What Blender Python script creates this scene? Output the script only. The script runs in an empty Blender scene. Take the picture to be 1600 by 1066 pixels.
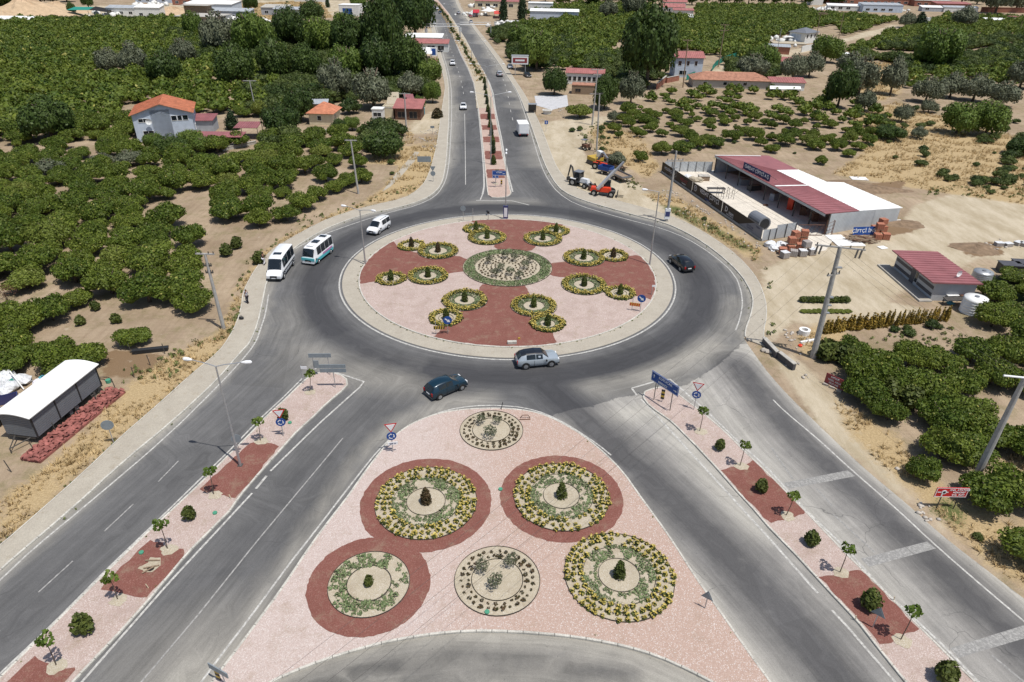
import bpy, bmesh, math, random
import numpy as np
from mathutils import Vector, Matrix, geometry
C = bpy.context.scene.collection
R = math.radians
rnd = random.Random(7)
rng = np.random.default_rng(7)
# camera, sky, sun, exposure
H, FPX, TH, RO = 38.0, 1055.0, R(30.7), R(1.0)
ct, st, cr, sr = math.cos(TH), math.sin(TH), math.cos(RO), math.sin(RO)
def at(px, py, z=0.0):
    """ground (or height z) point seen at a photograph pixel of the 1600 x 1066 original"""
    x = (px-800)/FPX; y = (py-533)/FPX
    x, y = cr*x+sr*y, -sr*x+cr*y
    t = (H-z)/(st+y*ct)
    return Vector((x*t, (ct-y*st)*t, z))
def ats(l, z=0.0): return [at(a, b, z) for a, b in l]
cam = bpy.data.objects.new('camera', bpy.data.cameras.new('camera')); C.objects.link(cam)
cam.data.sensor_width = 36; cam.data.lens = FPX/1600*36; cam.data.clip_start = .5; cam.data.clip_end = 6000
dwn = Vector((0, -st, -ct)); fwd = Vector((0, ct, -st))
rt = Vector((cr, 0, 0)) - sr*dwn; dn = Vector((sr, 0, 0)) + cr*dwn
cam.matrix_world = Matrix(((rt.x, -dn.x, -fwd.x, 0), (rt.y, -dn.y, -fwd.y, 0), (rt.z, -dn.z, -fwd.z, H), (0, 0, 0, 1)))
S = bpy.context.scene; S.camera = cam
SUN_EL, SUN_AZ = 69.0, 131.0      # azimuth clockwise from +Y
W = bpy.data.worlds.new('World'); S.world = W; W.use_nodes = True
nt = W.node_tree; sky = nt.nodes.new('ShaderNodeTexSky'); sky.sky_type = 'NISHITA'; sky.sun_disc = False
sky.sun_elevation = R(SUN_EL); sky.sun_rotation = R(SUN_AZ); sky.dust_density = 1.4; sky.air_density = 1.0
nt.links.new(sky.outputs[0], nt.nodes['Background'].inputs[0]); nt.nodes['Background'].inputs[1].default_value = .105
sl = bpy.data.lights.new('sun', 'SUN'); sl.energy = 4.5; sl.angle = R(.5); sl.color = (1, .96, .90)
so = bpy.data.objects.new('sun', sl); C.objects.link(so)
sd = Vector((math.sin(R(SUN_AZ))*math.cos(R(SUN_EL)), math.cos(R(SUN_AZ))*math.cos(R(SUN_EL)), math.sin(R(SUN_EL))))
so.rotation_euler = sd.to_track_quat('Z', 'Y').to_euler()
S.view_settings.view_transform = 'Standard'; S.view_settings.look = 'None'; S.view_settings.exposure = 0.0
S.view_settings.gamma = 1; S.view_settings.use_curve_mapping = False
# materials
def srgb(r, g, b): return tuple(((c/255)/12.92 if c/255 <= .04045 else ((c/255+.055)/1.055)**2.4) for c in (r, g, b))
class N:
    def __init__(s, name):
        s.m = bpy.data.materials.new(name); s.m.use_nodes = True; s.t = s.m.node_tree
        s.b = s.t.nodes['Principled BSDF']; s.b.inputs['Specular IOR Level'].default_value = .3
    def n(s, t, **k):
        o = s.t.nodes.new(t)
        for a, v in k.items(): setattr(o, a, v)
        return o
    def l(s, a, b): s.t.links.new(a, b)
    def pos(s, sc=(1, 1, 1), rot=(0, 0, 0), obj=False):
        if obj: src = s.n('ShaderNodeTexCoord').outputs['Object']
        else: src = s.n('ShaderNodeNewGeometry').outputs['Position']
        mp = s.n('ShaderNodeMapping'); mp.inputs['Scale'].default_value = sc; mp.inputs['Rotation'].default_value = rot
        s.l(src, mp.inputs[0]); return mp.outputs[0]
    def noise(s, vec, scale, detail=3, rough=.6, dist=0):
        o = s.n('ShaderNodeTexNoise'); o.inputs['Scale'].default_value = scale; o.inputs['Detail'].default_value = detail
        o.inputs['Roughness'].default_value = rough; o.inputs['Distortion'].default_value = dist; s.l(vec, o.inputs[0]); return o.outputs[0]
    def mr(s, v, a, b, c=0, d=1):
        o = s.n('ShaderNodeMapRange'); s.l(v, o.inputs[0])
        for i, x in zip((1, 2, 3, 4), (a, b, c, d)): o.inputs[i].default_value = x
        return o.outputs[0]
    def math(s, op, a, b=None):
        o = s.n('ShaderNodeMath', operation=op)
        for i, x in ((0, a), (1, b)):
            if x is None: continue
            if isinstance(x, (int, float)): o.inputs[i].default_value = x
            else: s.l(x, o.inputs[i])
        return o.outputs[0]
    def mix(s, f, a, b, mode='MIX'):
        o = s.n('ShaderNodeMix', data_type='RGBA', blend_type=mode)
        for i, x in ((0, f), (6, a), (7, b)):
            if isinstance(x, (int, float)): o.inputs[i].default_value = x
            elif isinstance(x, tuple): o.inputs[i].default_value = (*x, 1)[:4]
            else: s.l(x, o.inputs[i])
        return o.outputs[2]
    def attr(s, name):
        o = s.n('ShaderNodeAttribute'); o.attribute_name = name; return o
    def bump(s, h, strength=.3, dist=.02):
        o = s.n('ShaderNodeBump'); o.inputs['Strength'].default_value = strength; o.inputs['Distance'].default_value = dist
        s.l(h, o.inputs['Height']); s.l(o.outputs[0], s.b.inputs['Normal'])
    def col(s, c): s.l(c, s.b.inputs['Base Color']); return s
def pm(name, c, rough=.6, var=.12, scale=3, metal=0, spec=.3, fine=0, coat=0, obj=True, bump=0):
    """plain procedural material: base colour with soft noise variation, grime and optional grain"""
    n = N(name); v = n.pos(obj=obj); f = n.noise(v, scale, 4)
    f2 = n.mr(f, .3, .7, 1-var, 1+var)
    col = n.mix(1, c, f2, 'MULTIPLY')
    if fine:
        g = n.noise(v, fine, 2); col = n.mix(1, col, n.mr(g, .3, .7, .8, 1.2), 'MULTIPLY')
    n.col(col); n.b.inputs['Roughness'].default_value = rough; n.b.inputs['Metallic'].default_value = metal
    n.b.inputs['Specular IOR Level'].default_value = spec
    if coat: n.b.inputs['Coat Weight'].default_value = coat; n.b.inputs['Coat Roughness'].default_value = .05
    if bump: n.bump(f, bump, .05)
    return n.m
def leafmat(name, c1, c2, dry=None, treevar=.5, trans=.2, rough=.55, spec=.22):
    n = N(name); g = n.n('ShaderNodeNewGeometry'); oi = n.n('ShaderNodeObjectInfo')
    ti = n.attr('tint')
    tr = n.math('FRACT', n.math('ADD', oi.outputs['Random'], ti.outputs['Fac']))
    f = n.math('ADD', n.math('MULTIPLY', g.outputs['Random Per Island'], 1-treevar), n.math('MULTIPLY', tr, treevar))
    col = n.mix(f, c1, c2)
    bright = n.mr(n.noise(n.pos(), .7, 2), .3, .7, .75, 1.25)
    col = n.mix(1, col, bright, 'MULTIPLY')
    if dry:
        k = n.math('GREATER_THAN', g.outputs['Random Per Island'], dry[1]); col = n.mix(k, col, dry[0])
    n.col(col); n.b.inputs['Roughness'].default_value = rough; n.b.inputs['Specular IOR Level'].default_value = spec
    tb = n.n('ShaderNodeBsdfTranslucent'); n.l(col, tb.inputs[0]); mx = n.n('ShaderNodeMixShader'); mx.inputs[0].default_value = trans
    n.l(n.b.outputs[0], mx.inputs[1]); n.l(tb.outputs[0], mx.inputs[2]); n.l(mx.outputs[0], n.t.nodes['Material Output'].inputs[0])
    return n.m
M = {}
M['white'] = pm('white_paint', (.78, .78, .76), .45, .06, 2)
M['wall_white'] = pm('white_plaster', (.66, .66, .63), .8, .12, 1.2)
M['wall_grey'] = pm('grey_plaster', (.36, .38, .41), .8, .12, 1)
M['wall_blue'] = pm('pale_blue_plaster', (.46, .52, .60), .8, .12, .8)
M['wall_cream'] = pm('cream_plaster', (.62, .54, .38), .8, .12, 1)
M['wall_brick'] = pm('brick_red_wall', (.30, .13, .09), .85, .25, 2)
M['concrete'] = pm('concrete', (.40, .38, .34), .85, .14, 1.5, fine=14)
M['pole_conc'] = pm('pole_concrete', (.36, .35, .33), .85, .18, 2.5)
M['galv'] = pm('galvanised_steel', (.45, .46, .47), .4, .1, 4, metal=.6)
M['grey'] = pm('grey_metal', (.20, .21, .23), .45, .1, 3, metal=.2)
M['signback'] = pm('grey_sign_back', (.21, .24, .26), .5, .12, 2)
M['dark'] = pm('dark_plastic', (.025, .026, .028), .55, .2, 5)
M['black'] = pm('tyre_rubber', (.018, .018, .018), .8, .2, 6)
M['rim'] = pm('wheel_rim', (.42, .43, .44), .3, .05, 5, metal=.7)
M['steelrust'] = pm('rusty_steel', (.14, .07, .045), .8, .35, 4)
M['steeldark'] = pm('dark_steel', (.07, .065, .06), .6, .2, 4)
M['wood'] = pm('weathered_wood', (.26, .19, .13), .8, .25, 5)
M['bark'] = pm('bark', (.13, .10, .075), .9, .3, 4)
M['maroon'] = pm('maroon_sheet', (.27, .105, .11), .55, .16, .5, spec=.3)
M['maroon2'] = pm('faded_maroon_sheet', (.33, .13, .12), .6, .18, .6)
M['whiteroof'] = pm('white_sheet', (.80, .80, .78), .5, .05, .6)
M['greyroof'] = pm('grey_sheet', (.36, .38, .40), .5, .12, .6)
M['orange_tile'] = pm('orange_roof_tile', (.47, .185, .105), .8, .25, 1.0)
M['old_tile'] = pm('old_roof_tile', (.36, .18, .12), .85, .3, 1.2)
M['corr'] = pm('corrugated_sheet', (.50, .53, .55), .45, .1, .8, metal=.15)
M['hutwall'] = pm('hut_panel_wall', (.40, .41, .42), .6, .08, 1)
M['hutdark'] = pm('hut_dark_band', (.075, .075, .085), .55, .1, 1)
M['glass'] = pm('tinted_glass', (.012, .017, .022), .07, .1, 2, spec=.6)
M['lampg'] = pm('lamp_lens', (.72, .73, .74), .2, .05, 6)
M['redlens'] = pm('red_lens', (.35, .01, .01), .25, .1, 6)
M['blue'] = pm('sign_blue', (.018, .07, .27), .45, .08, 2)
M['navy'] = pm('navy_panel', (.02, .032, .10), .5, .1, 2)
M['red'] = pm('sign_red', (.50, .02, .025), .45, .08, 2)
M['redpaint'] = pm('machine_red', (.62, .055, .02), .4, .12, 3)
M['yellow'] = pm('machine_yellow', (.46, .31, .05), .5, .12, 3)
M['signwhite'] = pm('sign_white', (.74, .75, .76), .5, .04, 2)
M['banner'] = pm('dark_banner', (.028, .024, .022), .55, .2, .5)
M['bannerg'] = pm('grey_banner', (.20, .21, .25), .55, .1, .5)
M['bannertext'] = pm('banner_print', (.60, .60, .62), .6, .05, 2)
M['bannerred'] = pm('banner_red_print', (.24, .045, .05), .6, .1, 2)
M['edging'] = pm('metal_edging', (.045, .04, .035), .7, .2, 3)
M['tile_red'] = pm('stacked_clay_tile', (.26, .095, .08), .85, .45, 1.6, obj=False)
M['brick_o'] = pm('brick_pack_orange', (.36, .145, .09), .85, .32, 4, fine=16)
M['brick_g'] = pm('block_pack_grey', (.33, .30, .28), .85, .2, 4, fine=16)
M['wrap'] = pm('white_wrap', (.62, .63, .64), .5, .3, 5, bump=1.0)
M['rubble'] = pm('rubble_stone', (.42, .38, .33), .9, .3, .7, obj=False)
M['kerb'] = pm('kerb_concrete', (.47, .45, .40), .85, .22, .9, fine=11, obj=False)
M['clothw'] = pm('white_cloth', (.70, .70, .76), .8, .1, 6)
M['clothd'] = pm('dark_cloth', (.03, .03, .045), .85, .15, 6)
M['skin'] = pm('skin', (.36, .20, .13), .55, .06, 8)
M['hair'] = pm('dark_hair', (.02, .015, .012), .7, .1, 8)
M['green_can'] = pm('green_plastic', (.07, .27, .17), .5, .1, 3)
M['teal'] = pm('teal_mesh', (.02, .22, .17), .7, .1, 2)
M['leaf'] = leafmat('citrus_leaves', (.042, .078, .010), (.155, .190, .028), ((.36, .34, .09), .982), treevar=.42)
M['leaf_y'] = leafmat('yellowish_leaves', (.10, .14, .02), (.19, .21, .045))
M['leaf_d'] = leafmat('dark_broad_leaves', (.024, .048, .011), (.075, .112, .023), treevar=.4)
M['leaf_o'] = leafmat('olive_leaves', (.080, .095, .055), (.165, .175, .110), treevar=.45, trans=.08)
M['leaf_c'] = leafmat('cypress_leaves', (.010, .022, .010), (.030, .050, .016), treevar=.3, trans=.03)
M['leaf_s'] = leafmat('shrub_leaves', (.040, .062, .014), (.125, .145, .035), treevar=.4)
M['leaf_b'] = leafmat('brownish_shrub_leaves', (.045, .050, .018), (.11, .065, .035), treevar=.3)
M['leaf_m'] = leafmat('mid_green_leaves', (.055, .10, .015), (.15, .20, .038), treevar=.4)
M['leaf_u'] = leafmat('undergrowth_leaves', (.026, .050, .012), (.105, .132, .034), treevar=.7)
M['cover'] = leafmat('grey_green_cover', (.09, .14, .055), (.24, .28, .14), treevar=.2, trans=.1)
M['flower'] = leafmat('yellow_blossom', (.42, .31, .05), (.60, .50, .16), treevar=.1, trans=.2)
M['drygrass'] = leafmat('dry_grass_blades', (.34, .24, .115), (.60, .46, .245), treevar=.3, trans=.1)
M['weed'] = leafmat('weed_leaves', (.09, .12, .035), (.20, .21, .07), treevar=.3)
M['hedge_y'] = leafmat('yellow_brown_hedge_leaves', (.10, .09, .02), (.42, .27, .05), treevar=.2)

# mesh helpers
class MB:
    def __init__(s): s.v = []; s.f = []; s.m = []
    def add(s, vs, fs, mi=0):
        b = len(s.v); s.v += [tuple(v) for v in vs]; s.f += [tuple(i+b for i in f) for f in fs]; s.m += [mi]*len(fs); return s
    def box(s, c, d, rz=0, mi=0, tilt=None, taper=1.0):
        x, y, z = d[0]/2, d[1]/2, d[2]/2
        vs = [(-x, -y, -z), (x, -y, -z), (x, y, -z), (-x, y, -z), (-x*taper, -y*taper, z), (x*taper, -y*taper, z), (x*taper, y*taper, z), (-x*taper, y*taper, z)]
        mt = Matrix.Rotation(rz, 3, 'Z')
        if tilt: mt = mt @ tilt
        c = Vector(c)
        return s.add([mt @ Vector(v)+c for v in vs], [(0, 3, 2, 1), (4, 5, 6, 7), (0, 1, 5, 4), (1, 2, 6, 5), (2, 3, 7, 6), (3, 0, 4, 7)], mi)
    def tube(s, pts, r, n=8, mi=0, cap=True):
        pts = [Vector(p) for p in pts]; rs = r if isinstance(r, (list, tuple)) else [r]*len(pts)
        vs = []
        for i, p in enumerate(pts):
            d = (pts[min(i+1, len(pts)-1)]-pts[max(i-1, 0)])
            d = d.normalized() if d.length > 1e-6 else Vector((0, 0, 1))
            u = d.cross(Vector((0, 0, 1)) if abs(d.z) < .9 else Vector((1, 0, 0))).normalized(); w = d.cross(u)
            vs += [p+rs[i]*(u*math.cos(2*math.pi*k/n)+w*math.sin(2*math.pi*k/n)) for k in range(n)]
        fs = [(i*n+k, i*n+(k+1) % n, (i+1)*n+(k+1) % n, (i+1)*n+k) for i in range(len(pts)-1) for k in range(n)]
        if cap: fs += [tuple(range(n))[::-1], tuple((len(pts)-1)*n+k for k in range(n))]
        return s.add(vs, fs, mi)
    def cyl(s, p, r, h, n=12, mi=0, r2=None): p = Vector(p); return s.tube([p, p+Vector((0, 0, h))], [r, r if r2 is None else r2], n, mi)
    def poly(s, pts, mi=0): return s.add(pts, [tuple(range(len(pts)))], mi)
    def prism(s, pts, z0, z1, mi=0):
        n = len(pts); vs = [(p[0], p[1], z0) for p in pts]+[(p[0], p[1], z1) for p in pts]
        return s.add(vs, [tuple(range(n, 2*n)), tuple(range(n))[::-1]]+[(i, (i+1) % n, n+(i+1) % n, n+i) for i in range(n)], mi)
    def slab(s, quad, t, mi=0):
        """a sheet of thickness t under four (or more) 3-D corner points"""
        q = [Vector(p) for p in quad]; n = (q[1]-q[0]).cross(q[2]-q[0]).normalized()
        if n.z < 0: n = -n
        k = len(q); vs = q+[p-n*t for p in q]
        return s.add(vs, [tuple(range(k)), tuple(range(2*k-1, k-1, -1))]+[(i, k+i, k+(i+1) % k, (i+1) % k) for i in range(k)], mi)
    def mesh(s, name, mats, smooth=False):
        me = bpy.data.meshes.new(name); me.from_pydata(s.v, [], s.f)
        for m in (mats if isinstance(mats, (list, tuple)) else [mats]): me.materials.append(M[m] if isinstance(m, str) else m)
        if any(s.m): me.polygons.foreach_set('material_index', s.m)
        bm = bmesh.new(); bm.from_mesh(me); bmesh.ops.recalc_face_normals(bm, faces=bm.faces); bm.to_mesh(me); bm.free()
        if smooth: me.polygons.foreach_set('use_smooth', [True]*len(me.polygons))
        return me
    def obj(s, name, mats, parent=None, smooth=False, loc=None, rz=0):
        o = bpy.data.objects.new(name, s.mesh(name, mats, smooth)); C.objects.link(o)
        if parent: o.parent = parent
        if loc is not None: o.location = loc
        if rz: o.rotation_euler.z = rz
        return o
def tag(o, label=None, cat=None, group=None, kind=None):
    if label: o['label'] = label
    if cat: o['category'] = cat
    if group: o['group'] = group
    if kind: o['kind'] = kind
    return o
def thing(name, label, cat, loc=(0, 0, 0), rz=0, group=None):
    o = bpy.data.objects.new(name, None); o.empty_display_size = .3; C.objects.link(o); o.location = loc; o.rotation_euler.z = rz
    return tag(o, label, cat, group)
def link(name, me, parent=None, loc=None, rz=0, scale=None):
    o = bpy.data.objects.new(name, me); C.objects.link(o)
    if parent: o.parent = parent
    if loc is not None: o.location = loc
    if rz: o.rotation_euler.z = rz
    if scale is not None: o.scale = scale
    return o
def dup(o, loc, rz=0, label=None, group=None, scale=None):
    def cp(src, par):
        c = src.copy(); C.objects.link(c); c.parent = par
        for ch in kids.get(src.name, []): cp(ch, c)
        return c
    kids = {}
    def walk(x):
        kids[x.name] = list(x.children)
        for y in x.children: walk(y)
    walk(o)
    r = cp(o, None); r.location = loc; r.rotation_euler.z = rz
    if scale is not None: r.scale = scale
    if label: r['label'] = label
    if group: r['group'] = group
    return r
def text_obj(txt, size, mat, parent, mw, name='lettering', depth=.01, align='CENTER', sx=1.0):
    cu = bpy.data.curves.new(name, 'FONT'); cu.body = txt; cu.size = size; cu.extrude = depth; cu.align_x = align; cu.align_y = 'CENTER'; cu.resolution_u = 2
    cu.offset = size*.012
    t = bpy.data.objects.new(name, cu); C.objects.link(t); bpy.context.view_layer.update()
    me = bpy.data.meshes.new_from_object(t.evaluated_get(bpy.context.evaluated_depsgraph_get())); bpy.data.objects.remove(t)
    me.materials.clear(); me.materials.append(M[mat])
    me.transform(mw @ Matrix.Diagonal((sx, 1, 1, 1)))
    return link(name, me, parent)
def frame_mat(o, xdir, up):
    """matrix whose X runs along xdir and Y along up, at o"""
    x = Vector(xdir).normalized(); z = x.cross(Vector(up)).normalized(); y = z.cross(x)
    return Matrix(((x.x, y.x, z.x, o[0]), (x.y, y.y, z.y, o[1]), (x.z, y.z, z.z, o[2]), (0, 0, 0, 1)))
# 2-D numpy helpers
def inpoly(P, poly):
    x, y = P[:, 0], P[:, 1]; r = np.zeros(len(P), bool); n = len(poly)
    for i in range(n):
        x1, y1 = poly[i][0], poly[i][1]; x2, y2 = poly[(i+1) % n][0], poly[(i+1) % n][1]
        if y1 == y2: continue
        r ^= ((y1 > y) != (y2 > y)) & (x < (x2-x1)*(y-y1)/(y2-y1)+x1)
    return r
def dline(P, pts, closed=False):
    d = np.full(len(P), 1e9); n = len(pts)
    for i in range(n if closed else n-1):
        a = np.array(pts[i][:2]); b = np.array(pts[(i+1) % n][:2]); ab = b-a
        t = np.clip(((P-a)@ab)/max(ab@ab, 1e-9), 0, 1); d = np.minimum(d, np.hypot(*(P-a-t[:, None]*ab).T))
    return d
def sdist(P, poly):
    d = dline(P, poly, True); return np.where(inpoly(P, poly), -d, d)
def soft(P, poly, w): return np.clip(.5-sdist(P, poly)/w, 0, 1)
def resample(pts, step, closed=False):
    pts = [Vector((p[0], p[1], 0)) for p in pts]
    if closed: pts = pts+[pts[0]]
    out = [pts[0]]; acc = 0
    for a, b in zip(pts, pts[1:]):
        L = (b-a).length; d = step-acc
        while d <= L: out.append(a+(b-a)*(d/L)); d += step
        acc = (acc+L) % step
    return out
def smooth(pts, it=2, closed=False):
    pts = [Vector((p[0], p[1], 0)) for p in pts]
    for _ in range(it):
        o = [] if closed else [pts[0]]
        n = len(pts)
        for i in range(n if closed else n-1):
            a, b = pts[i], pts[(i+1) % n]; o += [a*.75+b*.25, a*.25+b*.75]
        if not closed: o.append(pts[-1])
        pts = o
    return pts
def offset(pts, d, closed=False):
    """shift a polyline to its left by d"""
    o = []; n = len(pts)
    for i in range(n):
        a = pts[i-1] if (i > 0 or closed) else pts[i]; b = pts[(i+1) % n] if (i < n-1 or closed) else pts[i]
        t = (b-a); t.z = 0; t.normalize(); o.append(pts[i]+Vector((-t.y, t.x, 0))*d)
    return o
def sheet(name, outline, z, mat, step=None, attrs=None, label=None, kind='structure', parent=None, steps=None, skirt=0):
    """flat triangulated surface; step adds inner points, attrs = {name: fn(P)->array} gives per-vertex masks"""
    ol = [Vector((p[0], p[1])) for p in outline]
    if step: ol2 = resample(outline, step, True); ol = [Vector((p.x, p.y)) for p in ol2]
    vs = list(ol); edges = [(i, (i+1) % len(ol)) for i in range(len(ol))]
    A = np.array([(p.x, p.y) for p in ol])
    if step:
        for (y0, y1, s) in (steps or [(-1e5, 1e5, step)]):
            xa, xb = A[:, 0].min(), A[:, 0].max(); ya, yb = max(A[:, 1].min(), y0), min(A[:, 1].max(), y1)
            if ya >= yb: continue
            gx, gy = np.meshgrid(np.arange(xa+s/2, xb, s), np.arange(ya+s/2, yb, s)); G = np.c_[gx.ravel(), gy.ravel()]
            G = G+rng.uniform(-.15, .15, G.shape)*s
            G = G[inpoly(G, A)]; G = G[dline(G, A, True) > s*.4]
            vs += [Vector((a, b)) for a, b in G]
    r = geometry.delaunay_2d_cdt(vs, edges, [], 1 if False else 0, 1e-4)
    V = np.array([(p.x, p.y) for p in r[0]]); F = [tuple(f) for f in r[2]]
    cen = np.array([V[list(f)].mean(0) for f in F]); keep = inpoly(cen, A); F = [f for f, k in zip(F, keep) if k]
    me = bpy.data.meshes.new(name); vv = [(a, b, z) for a, b in V]
    if skirt:
        n0 = len(vv); o3 = [(p.x, p.y) for p in ol]; vv += [(a, b, z) for a, b in o3]+[(a, b, z-skirt) for a, b in o3]; k = len(o3)
        F += [(n0+i, n0+(i+1) % k, n0+k+(i+1) % k, n0+k+i) for i in range(k)]
        V = np.vstack([V, np.array(o3), np.array(o3)])
    me.from_pydata(vv, [], F); me.materials.append(M[mat] if isinstance(mat, str) else mat)
    bm = bmesh.new(); bm.from_mesh(me)
    for f in bm.faces:
        if abs(f.normal.z) > .5 and f.normal.z < 0: f.normal_flip()
    bm.to_mesh(me); bm.free()
    if attrs:
        for k, fn in attrs.items():
            a = me.attributes.new(k, 'FLOAT', 'POINT'); a.data.foreach_set('value', fn(V).astype(np.float32))
    o = link(name, me, parent)
    if kind and not parent: o['kind'] = kind
    if label: o['label'] = label
    return o
def strip(pts, w, z, closed=False, off=0):
    """flat ribbon quads along pts (list of Vector)"""
    L = offset(pts, off+w/2, closed); Rr = offset(pts, off-w/2, closed); n = len(pts)
    vs = [(p.x, p.y, z) for p in L]+[(p.x, p.y, z) for p in Rr]
    return vs, [(n+i, n+(i+1) % n, (i+1) % n, i) for i in range(n if closed else n-1)]
# outlines traced on the ground
LK = smooth(ats([(-420, 1290), (-160, 1045), (0, 893), (110.6, 800), (198.5, 719), (264, 666), (339, 597), (377, 552), (392, 537), (404, 507), (411, 474), (418, 438), (434, 411), (460, 388.5), (500, 363), (540, 346), (575, 335), (625, 325), (662.5, 313.5), (683, 299.5), (692, 285), (696, 266), (699, 240), (700, 215), (701.6, 190), (702, 162), (701, 130), (696, 106), (690, 87.5), (685, 67.5), (680.6, 47.5), (674, 29), (667, 12.5), (661, -5), (652, -25)]), 1)
LO = smooth(ats([(-500, 1240), (-230, 1040), (0, 856), (64, 800), (125.6, 745.6), (191, 683), (241, 640), (301.5, 585), (342, 552), (357.5, 531), (371, 505), (377.5, 480), (380, 458.5), (390, 438), (400, 421), (420, 396), (437.5, 383.5), (500, 348.5), (540, 333.5), (587.5, 321), (632.5, 311), (652.5, 298.5), (665, 285), (672.5, 266), (679, 243.7), (685.5, 211), (688.7, 183.6), (694, 150), (696, 135), (690, 108), (684, 88), (679, 68), (675, 47), (668, 29), (661, 12), (655, -5), (646, -25)]), 1)
RK = smooth(ats([(706, -25), (709, -8), (715, 12.5), (725, 25), (735, 38), (742.5, 49), (752.5, 62.5), (765, 79), (780, 100), (797.5, 127.5), (808, 143), (820, 170.6), (830, 198), (840, 227.5), (849.6, 255), (858, 272), (867, 287), (880, 301), (907.5, 313.5), (950, 326), (995, 338.5), (1037.5, 349), (1070, 363.5), (1100, 381), (1132.5, 406), (1157.5, 431), (1172.5, 456), (1176, 473.5), (1171, 496), (1163, 516), (1163, 531)]), 1)
RO_ = smooth(ats([(710, -25), (713, -8), (720, 12.5), (730, 25), (741, 39), (749, 50), (760, 63), (773, 80), (789, 101), (806, 128), (818, 145), (832, 171), (845, 198), (856, 227.5), (866, 255), (876, 272), (890, 287), (904, 297), (925, 304), (965, 315), (1010, 327), (1055, 341), (1095, 361), (1137.5, 389), (1165, 414), (1185, 440), (1196, 470), (1198, 495), (1192, 520), (1196, 543)]), 1)
ER = smooth(ats([(1163, 531), (1180, 555), (1200, 583), (1235, 622), (1290, 675), (1345, 728), (1420, 790), (1470, 836), (1530, 882), (1605, 940), (1760, 1055), (1900, 1160)]), 1)
ROAD = LK + RK + ER[1:] + [at(1900, 1290)]
JAG = [(861, 651), (868, 647), (880, 643), (892, 642), (906, 638), (920, 636.5), (935, 632), (950, 627), (962, 623), (975, 621), (990, 618), (1003, 614), (1030, 610), (1055, 606), (1066, 604), (1075, 599), (1089, 592), (1100, 586), (1110, 577), (1121.6, 572), (1130, 563), (1136.7, 559.6), (1147, 548), (1157, 539.5), (1166, 534)]
OLD = ats(JAG) + ER[2:] + [at(1900, 1290), at(1330, 1250), at(1150, 1020), at(1000, 800), at(890, 680)]
RC = Vector((-.7, 82.0, 0)); RIN, RLINE = 19.35, 21.9
def circ(c, r, n=96, a0=0): return [Vector((c[0]+r*math.cos(a0+2*math.pi*i/n), c[1]+r*math.sin(a0+2*math.pi*i/n), 0)) for i in range(n)]
# ground
DRYZ = [ats(l) for l in ([(560, 322), (598, 296), (625, 262), (640, 236), (668, 213), (690, 216), (676, 268), (650, 300), (612, 314)],
    [(1305, 628), (1350, 650), (1400, 680), (1445, 738), (1500, 778), (1640, 850), (1700, 960), (1560, 895), (1460, 800), (1395, 742), (1330, 682)],
    [(1330, 180), (1400, 160), (1500, 190), (1600, 215), (1700, 260), (1700, 315), (1600, 320), (1500, 305), (1400, 290), (1300, 272), (1350, 240)],
    [(1340, 95), (1400, 100), (1420, 130), (1380, 160), (1340, 150)], [(60, 800), (120, 740), (190, 680), (240, 640), (301, 585), (342, 552), (368, 505), (345, 520), (290, 545), (235, 575), (196, 606), (140, 668), (95, 708), (40, 760), (0, 800), (0, 850)],
    [(330, 535), (355, 500), (372, 450), (400, 405), (440, 375), (540, 325), (600, 310), (500, 346), (430, 385), (385, 440), (370, 500), (350, 540)],
    [(890, 215), (920, 205), (940, 235), (1010, 280), (1030, 262), (1000, 215), (960, 190)], [(1000, 300), (1060, 310), (1190, 390), (1180, 410), (1100, 360)], [(340, 22), (350, 8), (500, 0), (520, 28), (430, 33)], [(230, 22), (300, 10), (345, 30), (300, 45)],
    [(1250, 520), (1300, 500), (1330, 530), (1300, 560), (1250, 560)], [(0, 845), (60, 790), (110, 745), (150, 690), (60, 740), (0, 780)], [(1560, 720), (1700, 690), (1700, 790), (1600, 800)], [(570, 255), (600, 230), (640, 200), (655, 235), (640, 260)])]
YARD = [ats(l) for l in ([(1195, 420), (1240, 400), (1400, 360), (1430, 320), (1500, 300), (1700, 320), (1750, 430), (1620, 450), (1540, 400), (1380, 470), (1480, 490), (1300, 520), (1240, 500), (1200, 540), (1185, 500)],
    [(880, 298), (862, 262), (850, 225), (840, 195), (900, 185), (960, 178), (985, 160), (1010, 148), (960, 190), (905, 215), (915, 245), (1000, 290), (1035, 320), (1100, 362), (1180, 420), (1120, 378), (1040, 336), (960, 312)],
    [(1195, 540), (1245, 560), (1330, 640), (1400, 720), (1450, 800), (1640, 950), (1560, 900), (1290, 680)], [(640, 197), (690, 168), (700, 195), (697, 210), (655, 206)], [(690, 108), (660, 100), (668, 20), (672, 30), (682, 70), (694, 105)],
    [(1110, 110), (1160, 92), (1280, 70), (1400, 38), (1410, 44), (1250, 85), (1130, 122)], [(0, 30), (30, 30), (60, 12), (200, 8), (420, 0), (560, 0), (560, 25), (440, 28), (400, 36), (190, 30), (60, 28)])]
BROWN = [ats(l) for l in ([(1290, 292), (1420, 282), (1400, 302), (1330, 305)], [(1370, 350), (1440, 345), (1430, 362), (1385, 370)], [(1500, 380), (1560, 378), (1570, 398), (1510, 402)], [(165, 545), (260, 555), (220, 590), (160, 590)])]
WEEDZ = [ats(l) for l in ([(1540, 430), (1620, 440), (1640, 480), (1560, 480)], [(1450, 800), (1470, 770), (1520, 790), (1500, 830)], [(1020, 318), (1060, 322), (1180, 388), (1170, 398)])]
g = N('soil')
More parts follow.
